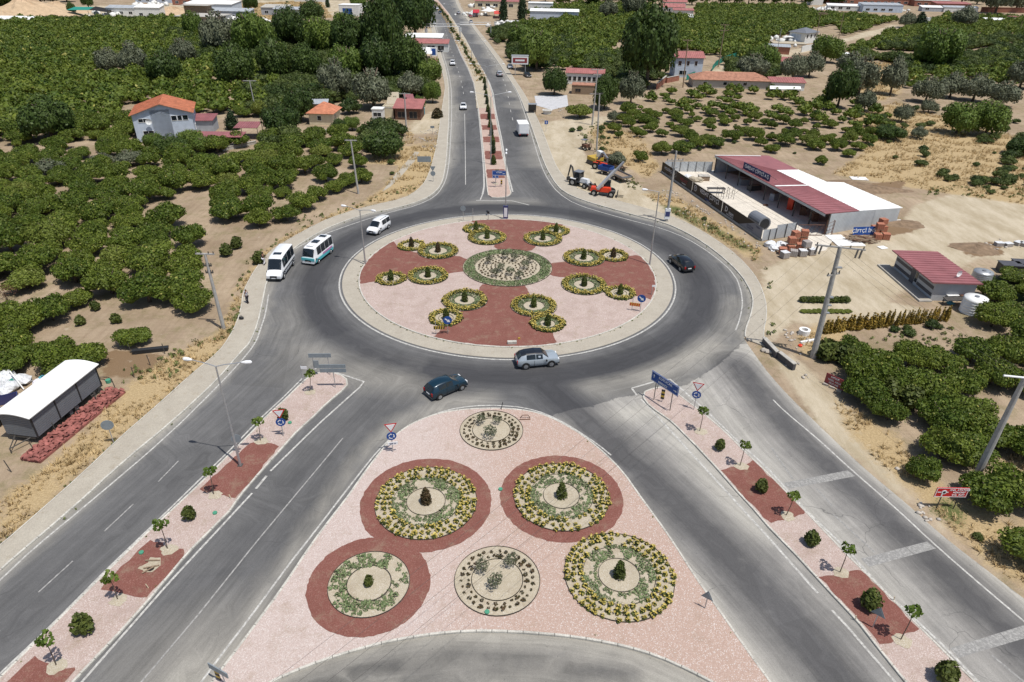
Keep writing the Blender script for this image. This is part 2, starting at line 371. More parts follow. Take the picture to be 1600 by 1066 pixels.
p = g.pos(); rut = g.noise(g.pos((.35, 3.2, 1), (0, 0, .9)), 1.1, 4, .6); n1 = g.noise(p, .11, 5, .65); n2 = g.noise(p, .9, 5, .7); n3 = g.noise(p, 6, 4, .7); n4 = g.noise(g.pos((1, .12, 1), (0, 0, .5)), 1.6, 3)
base = g.mix(g.mr(n1, .35, .65), (.265, .20, .135), (.39, .305, .215))
base = g.mix(g.mr(n4, .45, .7, 0, .45), base, (.215, .155, .105))
base = g.mix(g.mr(g.noise(g.pos((1, 1, 1)), .27, 6, .75), .5, .62, 0, .55), base, g.mix(g.mr(n3, .35, .65), (.125, .125, .05), (.25, .20, .11)))
base = g.mix(g.mr(rut, .55, .75, 0, .5), base, (.20, .15, .10))
ya = g.mr(g.math('ADD', g.attr('yard').outputs['Fac'], g.math('MULTIPLY', g.math('SUBTRACT', n2, .5), .7)), .35, .65)
base = g.mix(ya, base, g.mix(g.mr(g.noise(g.pos((1, .35, 1), (0, 0, -.6)), .35, 5, .7), .38, .62), (.48, .415, .31), (.36, .30, .205)))
dy = g.mr(g.math('ADD', g.attr('dry').outputs['Fac'], g.math('MULTIPLY', g.math('SUBTRACT', n2, .5), 1.2)), .3, .7)
base = g.mix(dy, base, g.mix(g.mr(n3, .35, .65), (.31, .225, .12), (.47, .36, .205)))
br = g.mr(g.math('ADD', g.attr('brown').outputs['Fac'], g.math('MULTIPLY', g.math('SUBTRACT', n2, .5), 1.0)), .4, .6)
base = g.mix(br, base, (.20, .135, .08))
gr = g.mr(g.math('ADD', g.attr('green').outputs['Fac'], g.math('MULTIPLY', g.math('SUBTRACT', n3, .5), 1.6)), .45, .75)
base = g.mix(gr, base, (.10, .115, .04))
pb = g.mr(n2, .62, .72, 0, .35); base = g.mix(pb, base, (.52, .47, .38))
base = g.mix(1, base, g.mr(g.noise(p, 22, 3), .3, .7, .78, 1.2), 'MULTIPLY')
g.col(base); g.b.inputs['Roughness'].default_value = .95; g.b.inputs['Specular IOR Level'].default_value = .1
g.bump(g.math('ADD', n3, n2), .55, .12)
zone = lambda Z, w: (lambda P: np.max([soft(P, [(q.x, q.y) for q in z], w) for z in Z], axis=0))
GA = {'dry': zone(DRYZ, 3.0), 'yard': zone(YARD, 3.0), 'brown': zone(BROWN, 2.0), 'green': zone(WEEDZ, 2.5)}
def gridmesh(name, x0, x1, y0, y1, s, z):
    xs = np.arange(x0, x1+.01, s); ys = np.arange(y0, y1+.01, s); X, Y = np.meshgrid(xs, ys); P2 = np.c_[X.ravel(), Y.ravel()]; w = len(xs)
    return P2, [(j*w+i, j*w+i+1, (j+1)*w+i+1, (j+1)*w+i) for j in range(len(ys)-1) for i in range(w-1)]
def ground():
    Pn, Fn = gridmesh('n', -120, 120, 0, 144, 1.5, 0)
    Pf, Ff = gridmesh('f', -560, 560, 144, 900, 7, 0)
    o = len(Pn); V = np.vstack([Pn, Pf]); F = Fn+[tuple(i+o for i in f) for f in Ff]
    k = len(V); ex = [(-120, 0), (-560, 0), (-560, 144), (-120, 144), (120, 0), (560, 0), (560, 144), (120, 144), (-2500, -300), (2500, -300), (2500, 0), (-2500, 0), (-2500, 3500), (-560, 900), (560, 900), (2500, 3500), (-560, 0), (560, 0)]
    V = np.vstack([V, np.array(ex)]); e = lambda *a: tuple(k+i for i in a)
    F += [e(1, 0, 3, 2), e(4, 5, 6, 7), e(8, 9, 10, 11), e(11, 16, 13, 12), e(17, 10, 15, 14), e(12, 13, 14, 15)]
    me = bpy.data.meshes.new('ground'); me.from_pydata([(a, b, 0) for a, b in V], [], F); me.materials.append(g.m)
    for kk, fn in GA.items():
        a = me.attributes.new(kk, 'FLOAT', 'POINT'); a.data.foreach_set('value', fn(V).astype(np.float32))
    tag(link('ground', me), kind='structure')
ground()
# asphalt
a = N('asphalt'); p = a.pos(); wn = a.noise(p, .35, 5, .65); fn_ = a.noise(p, 16, 3, .7); sp = a.noise(p, 55, 2, .8)
warp = a.math('MULTIPLY', a.math('SUBTRACT', a.noise(p, .5, 4, .7), .5), .42)
wear = a.mr(a.math('ADD', a.attr('wear').outputs['Fac'], warp), .08, .8)
dust = a.mr(a.math('ADD', a.attr('dust').outputs['Fac'], warp), .12, .85)
c = a.mix(a.mr(wn, .3, .7), (.130, .128, .126), (.106, .105, .104))
c = a.mix(dust, c, (.275, .26, .228)); c = a.mix(wear, c, (.052, .052, .055))
jit = a.math('MULTIPLY', a.math('SUBTRACT', a.noise(p, 2.2, 3), .5), .35)
oldm = a.mr(a.math('ADD', a.attr('old').outputs['Fac'], jit), .47, .53)
oc = a.mix(a.mr(wn, .3, .7), (.31, .295, .27), (.235, .226, .21)); oc = a.mix(dust, oc, (.40, .38, .335)); oc = a.mix(wear, oc, (.088, .086, .086))
c = a.mix(oldm, c, oc)
c = a.mix(1, c, a.mr(fn_, .3, .7, .86, 1.14), 'MULTIPLY'); c = a.mix(1, c, a.mr(sp, .3, .7, .84, 1.16), 'MULTIPLY')
la = a.n('ShaderNodeCombineXYZ'); a.l(a.attr('lat').outputs['Fac'], la.inputs[0]); sy = a.n('ShaderNodeSeparateXYZ'); a.l(p, sy.inputs[0]); a.l(a.math('MULTIPLY', sy.outputs[1], .05), la.inputs[1]); a.l(a.math('MULTIPLY', sy.outputs[0], .05), la.inputs[2])
stn = a.noise(la.outputs[0], 2.2, 5, .75); c = a.mix(1, c, a.mr(stn, .3, .7, .80, 1.22), 'MULTIPLY')
pat = a.n('ShaderNodeTexVoronoi'); pat.inputs['Scale'].default_value = .11; a.l(p, pat.inputs[0]); ps_ = a.n('ShaderNodeSeparateColor'); a.l(pat.outputs['Color'], ps_.inputs[0]); c = a.mix(1, c, a.mr(ps_.outputs[0], 0, 1, .93, 1.07), 'MULTIPLY')
spot = a.mr(a.noise(p, 3.1, 2, .5), .70, .78, 0, .5); c = a.mix(spot, c, (.05, .05, .05))
# hairline cracks and sealed joints
vo = a.n('ShaderNodeTexVoronoi', feature='DISTANCE_TO_EDGE'); vo.inputs['Scale'].default_value = .17
wv = a.n('ShaderNodeVectorMath', operation='ADD'); nc = a.n('ShaderNodeTexNoise'); nc.inputs['Scale'].default_value = .8; a.l(p, nc.inputs[0]); a.l(p, wv.inputs[0]); a.l(nc.outputs[1], wv.inputs[1]); a.l(wv.outputs[0], vo.inputs[0])
crk = a.math('MULTIPLY', a.mr(vo.outputs['Distance'], .001, .005, 1, 0), a.mr(a.noise(p, .12, 2), .5, .6, 0, .55)); c = a.mix(crk, c, (.05, .05, .05))
a.col(c); a.b.inputs['Roughness'].default_value = .82; a.b.inputs['Specular IOR Level'].default_value = .25; a.bump(sp, .25, .01)
def band(P, l, w): return np.clip(1-dline(P, [(q.x, q.y) for q in ats(l)])/w, 0, 1)
def wear_f(P):
    d = np.hypot(P[:, 0]-RC.x, P[:, 1]-RC.y); th = np.arctan2(P[:, 1]-RC.y, P[:, 0]-RC.x)
    r = np.exp(-((d-25.4)/1.9)**2)*1.0 + np.exp(-((d-23.6)/.6)**2)*.25
    r *= np.where((th > -2.4) & (th < -1.9), .75, 1)
    w = [r]
    for l, ww, k in [([(850, 600), (905, 650), (1000, 735), (1130, 860), (1260, 1000), (1340, 1100)], 2.4, .95), ([(1150, 570), (1195, 625), (1250, 690), (1330, 760), (1440, 860), (1560, 975), (1700, 1110)], 2.0, .9),
        ([(1130, 580), (1165, 640), (1230, 730), (1300, 800)], 1.1, .25), ([(600, 620), (520, 690), (420, 800), (300, 940), (180, 1090)], 1.5, .35), ([(640, 612), (560, 700), (470, 820), (330, 1000)], 1.3, .3),
        ([(480, 560), (400, 640), (300, 730), (180, 840), (0, 1000)], 1.2, .3), ([(500, 500), (440, 590), (330, 680), (180, 800), (20, 940)], 1.5, .25), ([(560, 560), (680, 590), (800, 600), (900, 590)], 2.2, .55), ([(700, 570), (840, 590), (980, 600)], 2, .4),
        ([(725, 130), (738, 200), (742, 270), (690, 320), (600, 350), (520, 390), (480, 460)], 3.0, .5), ([(790, 130), (810, 200), (828, 270), (880, 325), (980, 355), (1060, 390)], 3.0, .5), ([(760, 330), (700, 322), (640, 340)], 3, .3), ([(790, 324), (860, 320), (900, 330)], 2.5, .4),
        ([(690, 980), (800, 1010), (900, 1030), (1050, 1090)], 1.6, .0), ([(420, 1100), (560, 1050), (700, 1030), (850, 1035), (980, 1060)], .9, .6), ([(480, 1120), (620, 1075), (760, 1055), (900, 1070)], .6, .5)]:
        w.append(band(P, l, ww*1.6)**.8*k)
    return np.clip(np.max(w, axis=0), 0, 1)
def dust_f(P):
    d = np.hypot(P[:, 0]-RC.x, P[:, 1]-RC.y)
    e = np.clip(1-dline(P, [(q.x, q.y) for q in ROAD], True)/1.6, 0, 1)*.8
    w = [e]
    for l, ww, k in [([(560, 575), (600, 585), (640, 592)], 3.4, .8), ([(620, 655), (560, 715), (500, 800), (400, 950), (320, 1066)], .9, .8), ([(760, 622), (680, 640), (620, 665)], 1.6, .7), ([(930, 600), (1000, 590), (1060, 565), (1110, 540)], 2.6, .9), ([(1080, 550), (1140, 520), (1150, 470)], 2.2, .5),
        ([(440, 520), (470, 470), (455, 590)], 3.4, .35), ([(490, 570), (470, 545), (520, 560)], 2.6, .6), ([(960, 650), (1030, 640), (1090, 720), (1180, 830)], 1.8, .75), ([(890, 665), (990, 800), (1090, 930), (1160, 1040), (1200, 1100)], 1.5, 1.0), ([(1250, 640), (1340, 730), (1460, 830), (1600, 940)], 1.2, .6),
        ([(1080, 600), (1160, 680), (1260, 800), (1400, 940)], 2.2, .5), ([(420, 1090), (540, 1030), (700, 1000), (900, 1010), (1040, 1060), (1120, 1120)], 2.6, 1.3), ([(350, 1100), (600, 1090), (900, 1100), (1100, 1150)], 7, 1.25), ([(750, 318), (830, 318)], 3, .55), ([(590, 1000), (760, 985), (950, 1000)], 2.2, .4)]:
        w.append(band(P, l, ww*1.5)*k)
    return np.clip(np.max(w, axis=0), 0, 1)
GUIDE = [[(850, 600), (905, 650), (1000, 735), (1130, 860), (1260, 1000), (1340, 1100)], [(1150, 570), (1195, 625), (1250, 690), (1330, 760), (1440, 860), (1560, 975), (1700, 1110)], [(640, 612), (560, 700), (470, 820), (330, 1000), (200, 1150)], [(500, 500), (480, 560), (400, 640), (300, 730), (180, 840), (0, 1000)],
 [(725, 10), (725, 130), (738, 200), (742, 270), (690, 320), (600, 350), (520, 390), (480, 460)], [(735, 0), (790, 130), (810, 200), (828, 270), (880, 325), (980, 355), (1060, 390)], [(420, 1100), (560, 1050), (700, 1030), (850, 1035), (980, 1060), (1100, 1120)]]
def lat_f(P):
    d = np.abs(np.hypot(P[:, 0]-RC.x, P[:, 1]-RC.y)-25.5)*.999; r = d*1.0
    for i, l in enumerate(GUIDE): q = dline(P, [(w.x, w.y) for w in ats(l)]); r = np.where(q < r, q+20*i+20, r) if i == 0 else np.where(q < np.minimum(r % 20, 19), q+20*i+20, r)
    return r % 20
old_p = [(q.x, q.y) for q in OLD]
def old_f(P): return np.clip(.5-sdist(P, old_p)/1.2, 0, 1)
def dil(f, lo=0): return f
sheet('road', ROAD, .02, a.m, step=1.3, attrs={'wear': wear_f, 'dust': dust_f, 'old': old_f, 'lat': lat_f}, steps=[(-50, 128, 1.05), (128, 900, 5)])
# pavements
pv = N('pavement_concrete'); p = pv.pos(); q1 = pv.noise(p, .5, 5, .65); q2 = pv.noise(p, 12, 3)
c = pv.mix(pv.mr(q1, .3, .7), (.40, .365, .30), (.34, .305, .25)); c = pv.mix(pv.mr(pv.noise(p, 1.6, 4, .7), .58, .72, 0, .5), c, (.25, .20, .13))
c = pv.mix(1, c, pv.mr(q2, .3, .7, .85, 1.15), 'MULTIPLY'); pv.col(c); pv.b.inputs['Roughness'].default_value = .9; pv.bump(q2, .2, .02)
M['pave'] = pv.m
sheet('pavement', [*LO, *reversed(offset(LK, .16))], .14, 'pave', skirt=.14)
sheet('pavement', [*offset(RK, .16), *reversed(RO_)], .14, 'pave', skirt=.14)
sheet('verge_path', ats([(597, 300), (610, 292), (630, 272), (648, 252), (655, 238), (648, 237), (636, 252), (618, 272)]), .02, 'pave')
# --- gravels
def gravel(name, c1, c2, c3, big=.5):
    n = N(name); p = n.pos(); v = n.n('ShaderNodeTexVoronoi'); v.inputs['Scale'].default_value = 22; n.l(p, v.inputs[0])
    s = n.n('ShaderNodeSeparateColor'); n.l(v.outputs['Color'], s.inputs[0])
    c = n.mix(s.outputs[0], c1, c2); c = n.mix(n.math('GREATER_THAN', s.outputs[1], .88), c, c3)
    c = n.mix(n.mr(n.noise(p, big, 4, .6), .45, .7, 0, .5), c, n.mix(s.outputs[2], c1, tuple(x*.8 for x in c1)))
    c = n.mix(n.mr(n.noise(p, .8, 6, .8), .52, .70, 0, .55), c, (.30, .235, .165))
    c = n.mix(1, c, n.mr(v.outputs['Distance'], 0, .9, 1.06, .82), 'MULTIPLY')
    n.col(c); n.b.inputs['Roughness'].default_value = .9; n.b.inputs['Specular IOR Level'].default_value = .2; n.bump(v.outputs['Distance'], .5, .03); M[name] = n.m
gravel('pink_gravel', (.40, .30, .26), (.51, .415, .37), (.60, .52, .48))
gravel('pink_gravel_warm', (.43, .31, .255), (.52, .39, .33), (.58, .49, .43), .3)
gravel('maroon_gravel', (.185, .072, .055), (.235, .098, .078), (.28, .14, .115))
gravel('bed_soil', (.40, .345, .25), (.50, .44, .34), (.55, .50, .42))
# kerbs built of single stones
def stone_mesh(L, w=.16, h=.16):
    m = MB(); m.box((0, 0, h/2), (L-.025, w, h)); me = m.mesh('kerb_stone', 'kerb')
    bm = bmesh.new(); bm.from_mesh(me); bmesh.ops.bevel(bm, geom=[e for e in bm.edges if all(v.co.z > h*.9 for v in e.verts)], offset=.02, segments=1, affect='EDGES'); bm.to_mesh(me); bm.free(); return me
STONE = stone_mesh(1.0)
def kerb(label, pts, closed=False, h=.16, far=95, inner=0.0):
    root = tag(thing('kerb', label, None), kind='structure')
    if 'category' in root: del root['category']
    ps = resample(pts, 1.0, closed); ps = offset(ps, inner, closed)
    cnt = 0; fm = MB()
    for i in range(len(ps) - (0 if closed else 1)):
        a_, b_ = ps[i], ps[(i+1) % len(ps)]; mid = (a_+b_)/2; d = b_-a_
        if d.length < .2 or mid.y < 8: continue
        if mid.y < far and cnt < 295:
            o = link('kerb_stone', STONE, root, (mid.x, mid.y, rnd.uniform(-.008, .006)), math.atan2(d.y, d.x)+rnd.uniform(-.008, .008), (d.length, 1, h/.16)); cnt += 1
        else: fm.box((mid.x, mid.y, h/2), (d.length-.02, .16, h), math.atan2(d.y, d.x))
    if fm.v: tag(fm.obj('kerb_stones', 'kerb', root), kind='stuff')
    return root
kerb('pale concrete kerb along the left pavement', [q for q in LK], inner=.08)
kerb('pale concrete kerb along the right pavement', [q for q in RK], inner=.08)
eo = MB()
for l, h in ((LO, .16), (RO_, .16)):
    v, f = strip(l, .1, .165); eo.add(v, f)
tag(eo.obj('pavement_edging', 'kerb'), kind='structure')
# islands
IZ = .13
SWM = smooth(ats([(-160, 1220), (0, 1064), (45, 1019), (100.5, 964), (161, 903.5), (231, 835.7), (269, 800.5), (314, 758), (359, 713), (399.5, 672.7), (415, 655), (445, 627.5), (473, 600)]), 0) + smooth(ats([(487, 588), (498, 584), (513, 583), (527, 586), (539, 592), (543, 599), (540, 606)]), 1) + ats([(508, 632.5), (488, 652.6), (463, 675), (437.7, 703), (400, 745), (372, 778), (359, 798), (294, 863), (231, 938.7), (188.4, 986.4), (140.7, 1036.7), (113, 1066), (-20, 1220)])
SEM = ats([(1560, 1220), (1416, 1066), (1376, 1016.6), (1340.7, 971), (1300.5, 928.6), (1245, 868), (1200, 822), (1182, 800), (1152, 768), (1121.6, 733), (1089, 698), (1051, 660), (1018.6, 637.5)]) + smooth(ats([(1008, 627), (1004.8, 618), (1010, 612), (1026, 608), (1044, 606)]), 1) + ats([(1056, 616), (1101.5, 651), (1131.7, 677), (1159, 705), (1199.5, 743), (1258, 803), (1318, 866), (1396, 943), (1451, 999), (1514, 1062), (1690, 1220)])
NM_L = ats([(763.7, 306), (762, 296), (760, 276), (756, 235.6), (752, 200), (748, 170), (744, 150), (741.5, 132), (732, 107.5), (722, 87.5), (712, 65), (705, 46), (700, 29), (695, 19), (685, 9), (677, 0), (668, -20)])
NM_R = ats([(676, -20), (682, -2), (700, 20), (709, 33), (719, 50), (727, 62.5), (736.5, 80), (745, 97.5), (755, 112.5), (764, 132.5), (768, 146), (772, 170.6), (776, 195), (781, 219), (785, 243.7), (790.5, 268), (796, 297)])
NM = NM_L + NM_R + smooth(ats([(798, 303), (794, 308), (780, 310), (768, 309)]), 1)
TRI = smooth(ats([(240, 1200), (336.7, 1063), (352, 1044), (399.5, 981), (445, 918.6), (488, 853), (525.6, 803), (545, 778.6), (573.8, 736.4), (599, 704), (616, 684), (641, 665.5), (672, 652), (715, 642.5), (767.6, 640), (802, 641), (839.4, 647), (860, 655), (878, 663.8), (912, 684), (942.4, 709.4), (971, 738), (1000, 780), (1013.6, 798), (1051, 850.8), (1084, 903.5), (1116.6, 948.8), (1162, 1014), (1199.5, 1066), (1290, 1190)]), 1)
TRIA = smooth(ats([(1220, 1130), (1111.6, 1064), (1071, 1044), (1026, 1024), (976, 1009), (925.6, 999), (875.4, 992), (799.5, 986.4), (739, 985), (676.4, 990), (613.6, 1000), (540.7, 1019), (475, 1041.7), (420, 1066), (330, 1120)]), 1)
sheet('island', SWM, IZ, 'pink_gravel', skirt=.1); sheet('island', SEM, IZ, 'pink_gravel', skirt=.1); sheet('island', NM, IZ, 'pink_gravel_warm', skirt=.1)
tg = N('pink_gravel_blend'); 
def tri_mat():
    n = N('island_gravel'); p = n.pos(); v = n.n('ShaderNodeTexVoronoi'); v.inputs['Scale'].default_value = 22; n.l(p, v.inputs[0]); s = n.n('ShaderNodeSeparateColor'); n.l(v.outputs['Color'], s.inputs[0])
    sx = n.n('ShaderNodeSeparateXYZ'); n.l(p, sx.inputs[0])
    pale = n.mix(s.outputs[0], (.45, .355, .315), (.56, .47, .43)); warm = n.mix(s.outputs[0], (.41, .29, .235), (.49, .365, .305))
    f = n.mr(n.math('ADD', sx.outputs[0], n.math('MULTIPLY', n.math('SUBTRACT', n.noise(p, .25, 4), .5), 9)), -8, 1)
    c = n.mix(f, pale, warm); c = n.mix(n.math('GREATER_THAN', s.outputs[1], .9), c, (.62, .56, .52))
    c = n.mix(n.mr(n.noise(p, .6, 6, .8), .52, .70, 0, .5), c, (.34, .255, .19)); c = n.mix(1, c, n.mr(v.outputs['Distance'], 0, .9, 1.06, .82), 'MULTIPLY')
    n.col(c); n.b.inputs['Roughness'].default_value = .9; n.b.inputs['Specular IOR Level'].default_value = .2; n.bump(v.outputs['Distance'], .5, .03); return n.m
M['tri'] = tri_mat(); bpy.data.materials.remove(tg.m)
sheet('island', TRI+TRIA, IZ, 'tri', skirt=.1)
kerb('pale kerb around the left divider strip', SWM, inner=.08); kerb('pale kerb around the right divider strip', SEM, inner=.08)
kerb('pale kerb around the far highway divider', NM, inner=.08, far=140)
kerb('thin kerb edging the two long sides of the flower bed island', TRI, inner=.08)
kerb('raised concrete kerb curving along the near side of the flower bed island', TRIA, inner=.1, h=.2)
AP = sheet('apron', circ(RC, RLINE-.35, 120), .05, 'pave', skirt=.03)
sheet('island', circ(RC, RIN, 120), IZ, 'pink_gravel', skirt=.1)
kerb('pale kerb ring around the round planted island', circ(RC, RIN+.08, 120), closed=True, far=110)
# small edging where the apron meets asphalt
# maroon gravel areas
def patch(px, z=IZ+.012, mat='maroon_gravel', world=False, n='gravel_path', sm=0, jit=.10):
    o = px if world else ats(px)
    o = resample(o, .5, True)
    o = [q+Vector((rnd.uniform(-jit, jit), rnd.uniform(-jit, jit), 0)) for q in o] if jit else o
    return sheet(n, o, z, mat)
def rim(p0, p1, ccw=True):
    """points along the island rim from the direction of pixel p0 to that of p1"""
    a0 = math.atan2(*(at(*p0)-RC).yx); a1 = math.atan2(*(at(*p1)-RC).yx)
    if ccw and a1 < a0: a1 += 2*math.pi
    if not ccw and a1 > a0: a1 -= 2*math.pi
    return [RC+Vector((math.cos(t), math.sin(t), 0))*(RIN-.05) for t in np.linspace(a0, a1, 16)]
CB = at(793, 418); CBR = (at(863, 418)-at(724, 418)).length/2
patch(rim((614.6, 378.6), (560.5, 446))+ats([(587, 441.5), (640, 437), (700, 429), (723.8, 426), (760, 420), (729.5, 406.7), (718, 402), (660, 397), (628, 393)]), world=True)
patch(rim((879, 353.8), (736, 347))+ats([(752, 355), (779, 367), (772, 387.6), (793, 400), (830.7, 393), (850, 375), (868, 360)]), world=True)
patch(rim((680, 526), (870, 538.5))+ats([(863, 520.5), (840, 490), (821.7, 448.4), (793, 440), (752, 447), (735, 475), (700, 505)]), world=True)
patch(rim((1018.7, 469.8), (1002, 400))+ats([(982.7, 401), (945, 406), (900, 409), (881, 411), (863, 412), (840, 420), (863.3, 432.6), (895, 437), (949, 448), (985, 462)]), world=True)
patch([(392, 694), (404, 690), (438, 698), (400, 745), (372, 778), (364, 781), (348, 775), (311, 768), (345, 736)])
patch([(233.7, 847), (252, 851), (262, 859), (278, 858), (294, 861), (262, 900), (228, 937), (205, 933), (158, 922), (190, 889)])
patch([(55, 1026.6), (72, 1037), (95, 1046), (124, 1045), (40, 1140), (-60, 1135)])
patch([(1126.6, 736.8), (1145, 731), (1160, 733), (1174, 720.4), (1203, 747), (1261.5, 804), (1232, 812), (1201, 820), (1165, 781)])
patch([(1279, 903.5), (1300, 900), (1322, 899), (1343, 890), (1396, 944), (1436, 986), (1405, 998), (1377, 1013), (1340, 968)])
for y0, y1 in ((178.7, 187), (196.6, 204), (214.5, 223.4), (237, 250), (265.7, 279.5)):
    def xl(y): return np.interp(y, [170, 200, 235.6, 276, 296], [749, 753, 757, 761, 763])
    def xr(y): return np.interp(y, [170, 195, 219, 243.7, 268], [771, 775, 780, 784, 789])
    patch([(xl(y0), y0), (xr(y0), y0), (xr(y1), y1), (xl(y1), y1)])
patch([(745, 170), (770.5, 170), (763, 130), (728, 62), (702, 22), (700, 30), (712, 62), (740, 125)], mat='bed_soil')
# maroon rings round three beds of the near island
sheet('gravel_path', [q+Vector((rnd.uniform(-.05, .05), rnd.uniform(-.05, .05), 0)) for q in circ(at(877, 777), 4.86, 100)], IZ+.012, 'maroon_gravel')
sheet('gravel_path', [q+Vector((rnd.uniform(-.05, .05), rnd.uniform(-.05, .05), 0)) for q in circ(at(666, 786), 5.1, 100)], IZ+.016, 'maroon_gravel')
sheet('gravel_path', [q+Vector((rnd.uniform(-.05, .05), rnd.uniform(-.05, .05), 0)) for q in circ(at(577, 914), 4.15, 100)], IZ+.020, 'maroon_gravel')
# painted lines
pt = N('road_paint'); p = pt.pos(); w1 = pt.noise(p, 3.5, 5, .8); pt.col(pt.mix(pt.mr(w1, .36, .60, 0, .85), (.58, .57, .53), (.24, .23, .215))); pt.b.inputs['Roughness'].default_value = .7; M['paint'] = pt.m
pf = N('worn_road_paint'); p = pf.pos(); w1 = pf.noise(p, 5, 5, .8); pf.col(pf.mix(pf.mr(w1, .32, .55, 0, 1), (.40, .39, .365), (.22, .215, .205))); pf.b.inputs['Roughness'].default_value = .75; M['paintw'] = pf.m
pl_ = N('thin_road_paint'); p = pl_.pos(); w1 = pl_.noise(p, 4, 5, .8); pl_.col(pl_.mix(pl_.mr(w1, .35, .62, 0, .9), (.40, .39, .37), (.17, .165, .155))); M['paintl'] = pl_.m
def line(pts, w=.14, z=.026, m='paint', closed=False, px=True, name='road_marking', sm=0):
    o = ats(pts) if px else pts
    if sm: o = smooth(o, sm, closed)
    v, f = strip(resample(o, 1.2, closed) if len(o) > 2 else o, w, z, closed); mb = MB(); mb.add(v, f)
    me = bpy.data.meshes.new(name); me.from_pydata(mb.v, [], mb.f); me.materials.append(M[m]); return tag(link(name, me), kind='structure')
line(circ(RC, RLINE, 140), .2, closed=True, px=False)
line([(-160, 1062), (0, 907), (60, 850.8), (123, 800), (263, 681), (346.7, 597.3), (377, 564.7), (399.5, 537), (408, 512), (415, 491), (420, 458.5)], sm=1)
line([(462.5, 388.5), (500, 368.5), (560, 347), (612.5, 331), (650, 322), (680, 308), (692.5, 291), (699, 273.5), (702.5, 245), (704, 215), (705.5, 190), (706, 162), (704.5, 131), (699, 106), (693, 87.5), (688, 67.5), (683, 47.5), (677, 29), (670, 12.5), (664, -5)], sm=1, w=.16)
line([(754, 304), (756.5, 292), (756, 268), (753, 227.5), (749, 187), (745, 154), (740, 130), (731, 107), (720.5, 87), (711, 65), (704, 46), (699, 29)], w=.3)
line([(801, 300), (792.7, 268), (788, 243.7), (784, 219), (779, 195), (774, 170.6), (770.5, 146), (765, 130), (756, 112.5), (746, 97)], w=.3)
line([(799, 130), (810.6, 149.5), (820, 179), (828.5, 203), (836.6, 231), (846, 260), (856, 281), (872, 302), (900, 320), (950, 335), (995, 347), (1037, 358), (1075, 373.5), (1115, 399), (1150, 430), (1161, 466), (1157.5, 495), (1148, 520)], sm=1, w=.15)
line([(744, 313.5), (800, 314), (832, 322)], w=.2); line([(754, 304), (750, 313.5)], w=.2)
line([(473, 591), (445, 619), (405, 656), (359, 704), (271, 790), (161, 896), (83, 975), (0, 1053), (-120, 1170)], w=.15)
line([(478, 590), (492, 575.5), (500, 571.5)], w=.2)
line([(524, 582), (571, 597.5), (500, 661), (420, 739)], w=.17); line([(416.5, 744), (400, 764)], w=.2); line([(394, 771), (369, 798), (264, 911), (128, 1066), (30, 1180)], w=.16)
line([(535.7, 685), (440, 800), (400, 848), (311.5, 959), (221, 1066), (140, 1160)], w=.11, m='paintl')
for l in ([(279, 720.5), (247.5, 753)], [(208.5, 788), (163, 830.7)], [(114, 877), (60, 926)], [(0, 985), (-60, 1040)], [(722, 10), (723.5, 16)]): line(l, w=.11, m='paintl')
line([(250, 1160), (316.6, 1062), (399.5, 953.8), (450, 884), (490.5, 833), (540, 768), (595.7, 697.6), (624.5, 674), (658, 655), (704.5, 639), (745, 634), (775, 633.5), (819, 636.8), (861, 649.4), (912, 679), (951, 707.7), (962, 719)], sm=1, w=.14)
line([(1061, 605), (1106.5, 645), (1157, 694), (1199.5, 732), (1258, 797), (1320.6, 856), (1376, 918.6), (1436, 974), (1481.4, 1016.6), (1526.6, 1064), (1640, 1180)], w=.18)
line([(1001, 624), (1013.6, 636), (1084, 713), (1164, 800), (1203, 843), (1288, 939)], w=.18)
line([(1300, 954), (1320.6, 976), (1398.5, 1066), (1480, 1160)], w=.16)
line([(987, 607), (1044, 590.5), (1061, 605)], w=.18); line([(987, 607), (995, 618)], w=.18)
line([(1208, 625), (1225, 642.5), (1280, 688), (1325.6, 730.5), (1406, 800), (1451, 843), (1514, 898.5), (1599.5, 971), (1720, 1075)], w=.15, sm=1)
for l in ([(1205, 700), (1239, 749)], [(1275, 763), (1300, 791)], [(1300.5, 803), (1366, 863)], [(1549, 1024), (1600, 1066)]): line(l, w=.14, m='paintw')
for l in ([(1222, 755), (1325, 735), (1337, 744), (1234, 764)], [(1345, 873), (1449, 846), (1463, 857), (1358, 886)], [(1484, 1013), (1600, 977), (1616, 993), (1498, 1028)]):
    mb = MB(); q = ats(l, .026)
    for k in range(3):
        f0, f1 = k/3, (k+.985)/3; mb.add([q[0].lerp(q[1], f0), q[0].lerp(q[1], f1), q[3].lerp(q[2], f1), q[3].lerp(q[2], f0)], [(3, 2, 1, 0)])
    tag(link('road_marking', mb.mesh('road_marking', 'paintw')), kind='structure')
hw = [(716, 0), (722, 10), (731, 30), (742, 46), (752, 62), (764, 84), (776, 103), (787, 125), (794, 150), (797, 170), (803, 195)]
hwl = [(690, 30), (697, 50), (701, 68), (709, 90), (715, 108), (721, 128), (725, 152)]
for L_ in (hw, hwl):
    ps = resample(smooth(ats(L_), 1), 3.0)
    for k in range(0, len(ps)-1, 3): line([ps[k], ps[k+1]], w=.15, px=False)
line([(726, 178), (727, 240), (727.5, 292)], w=.13)
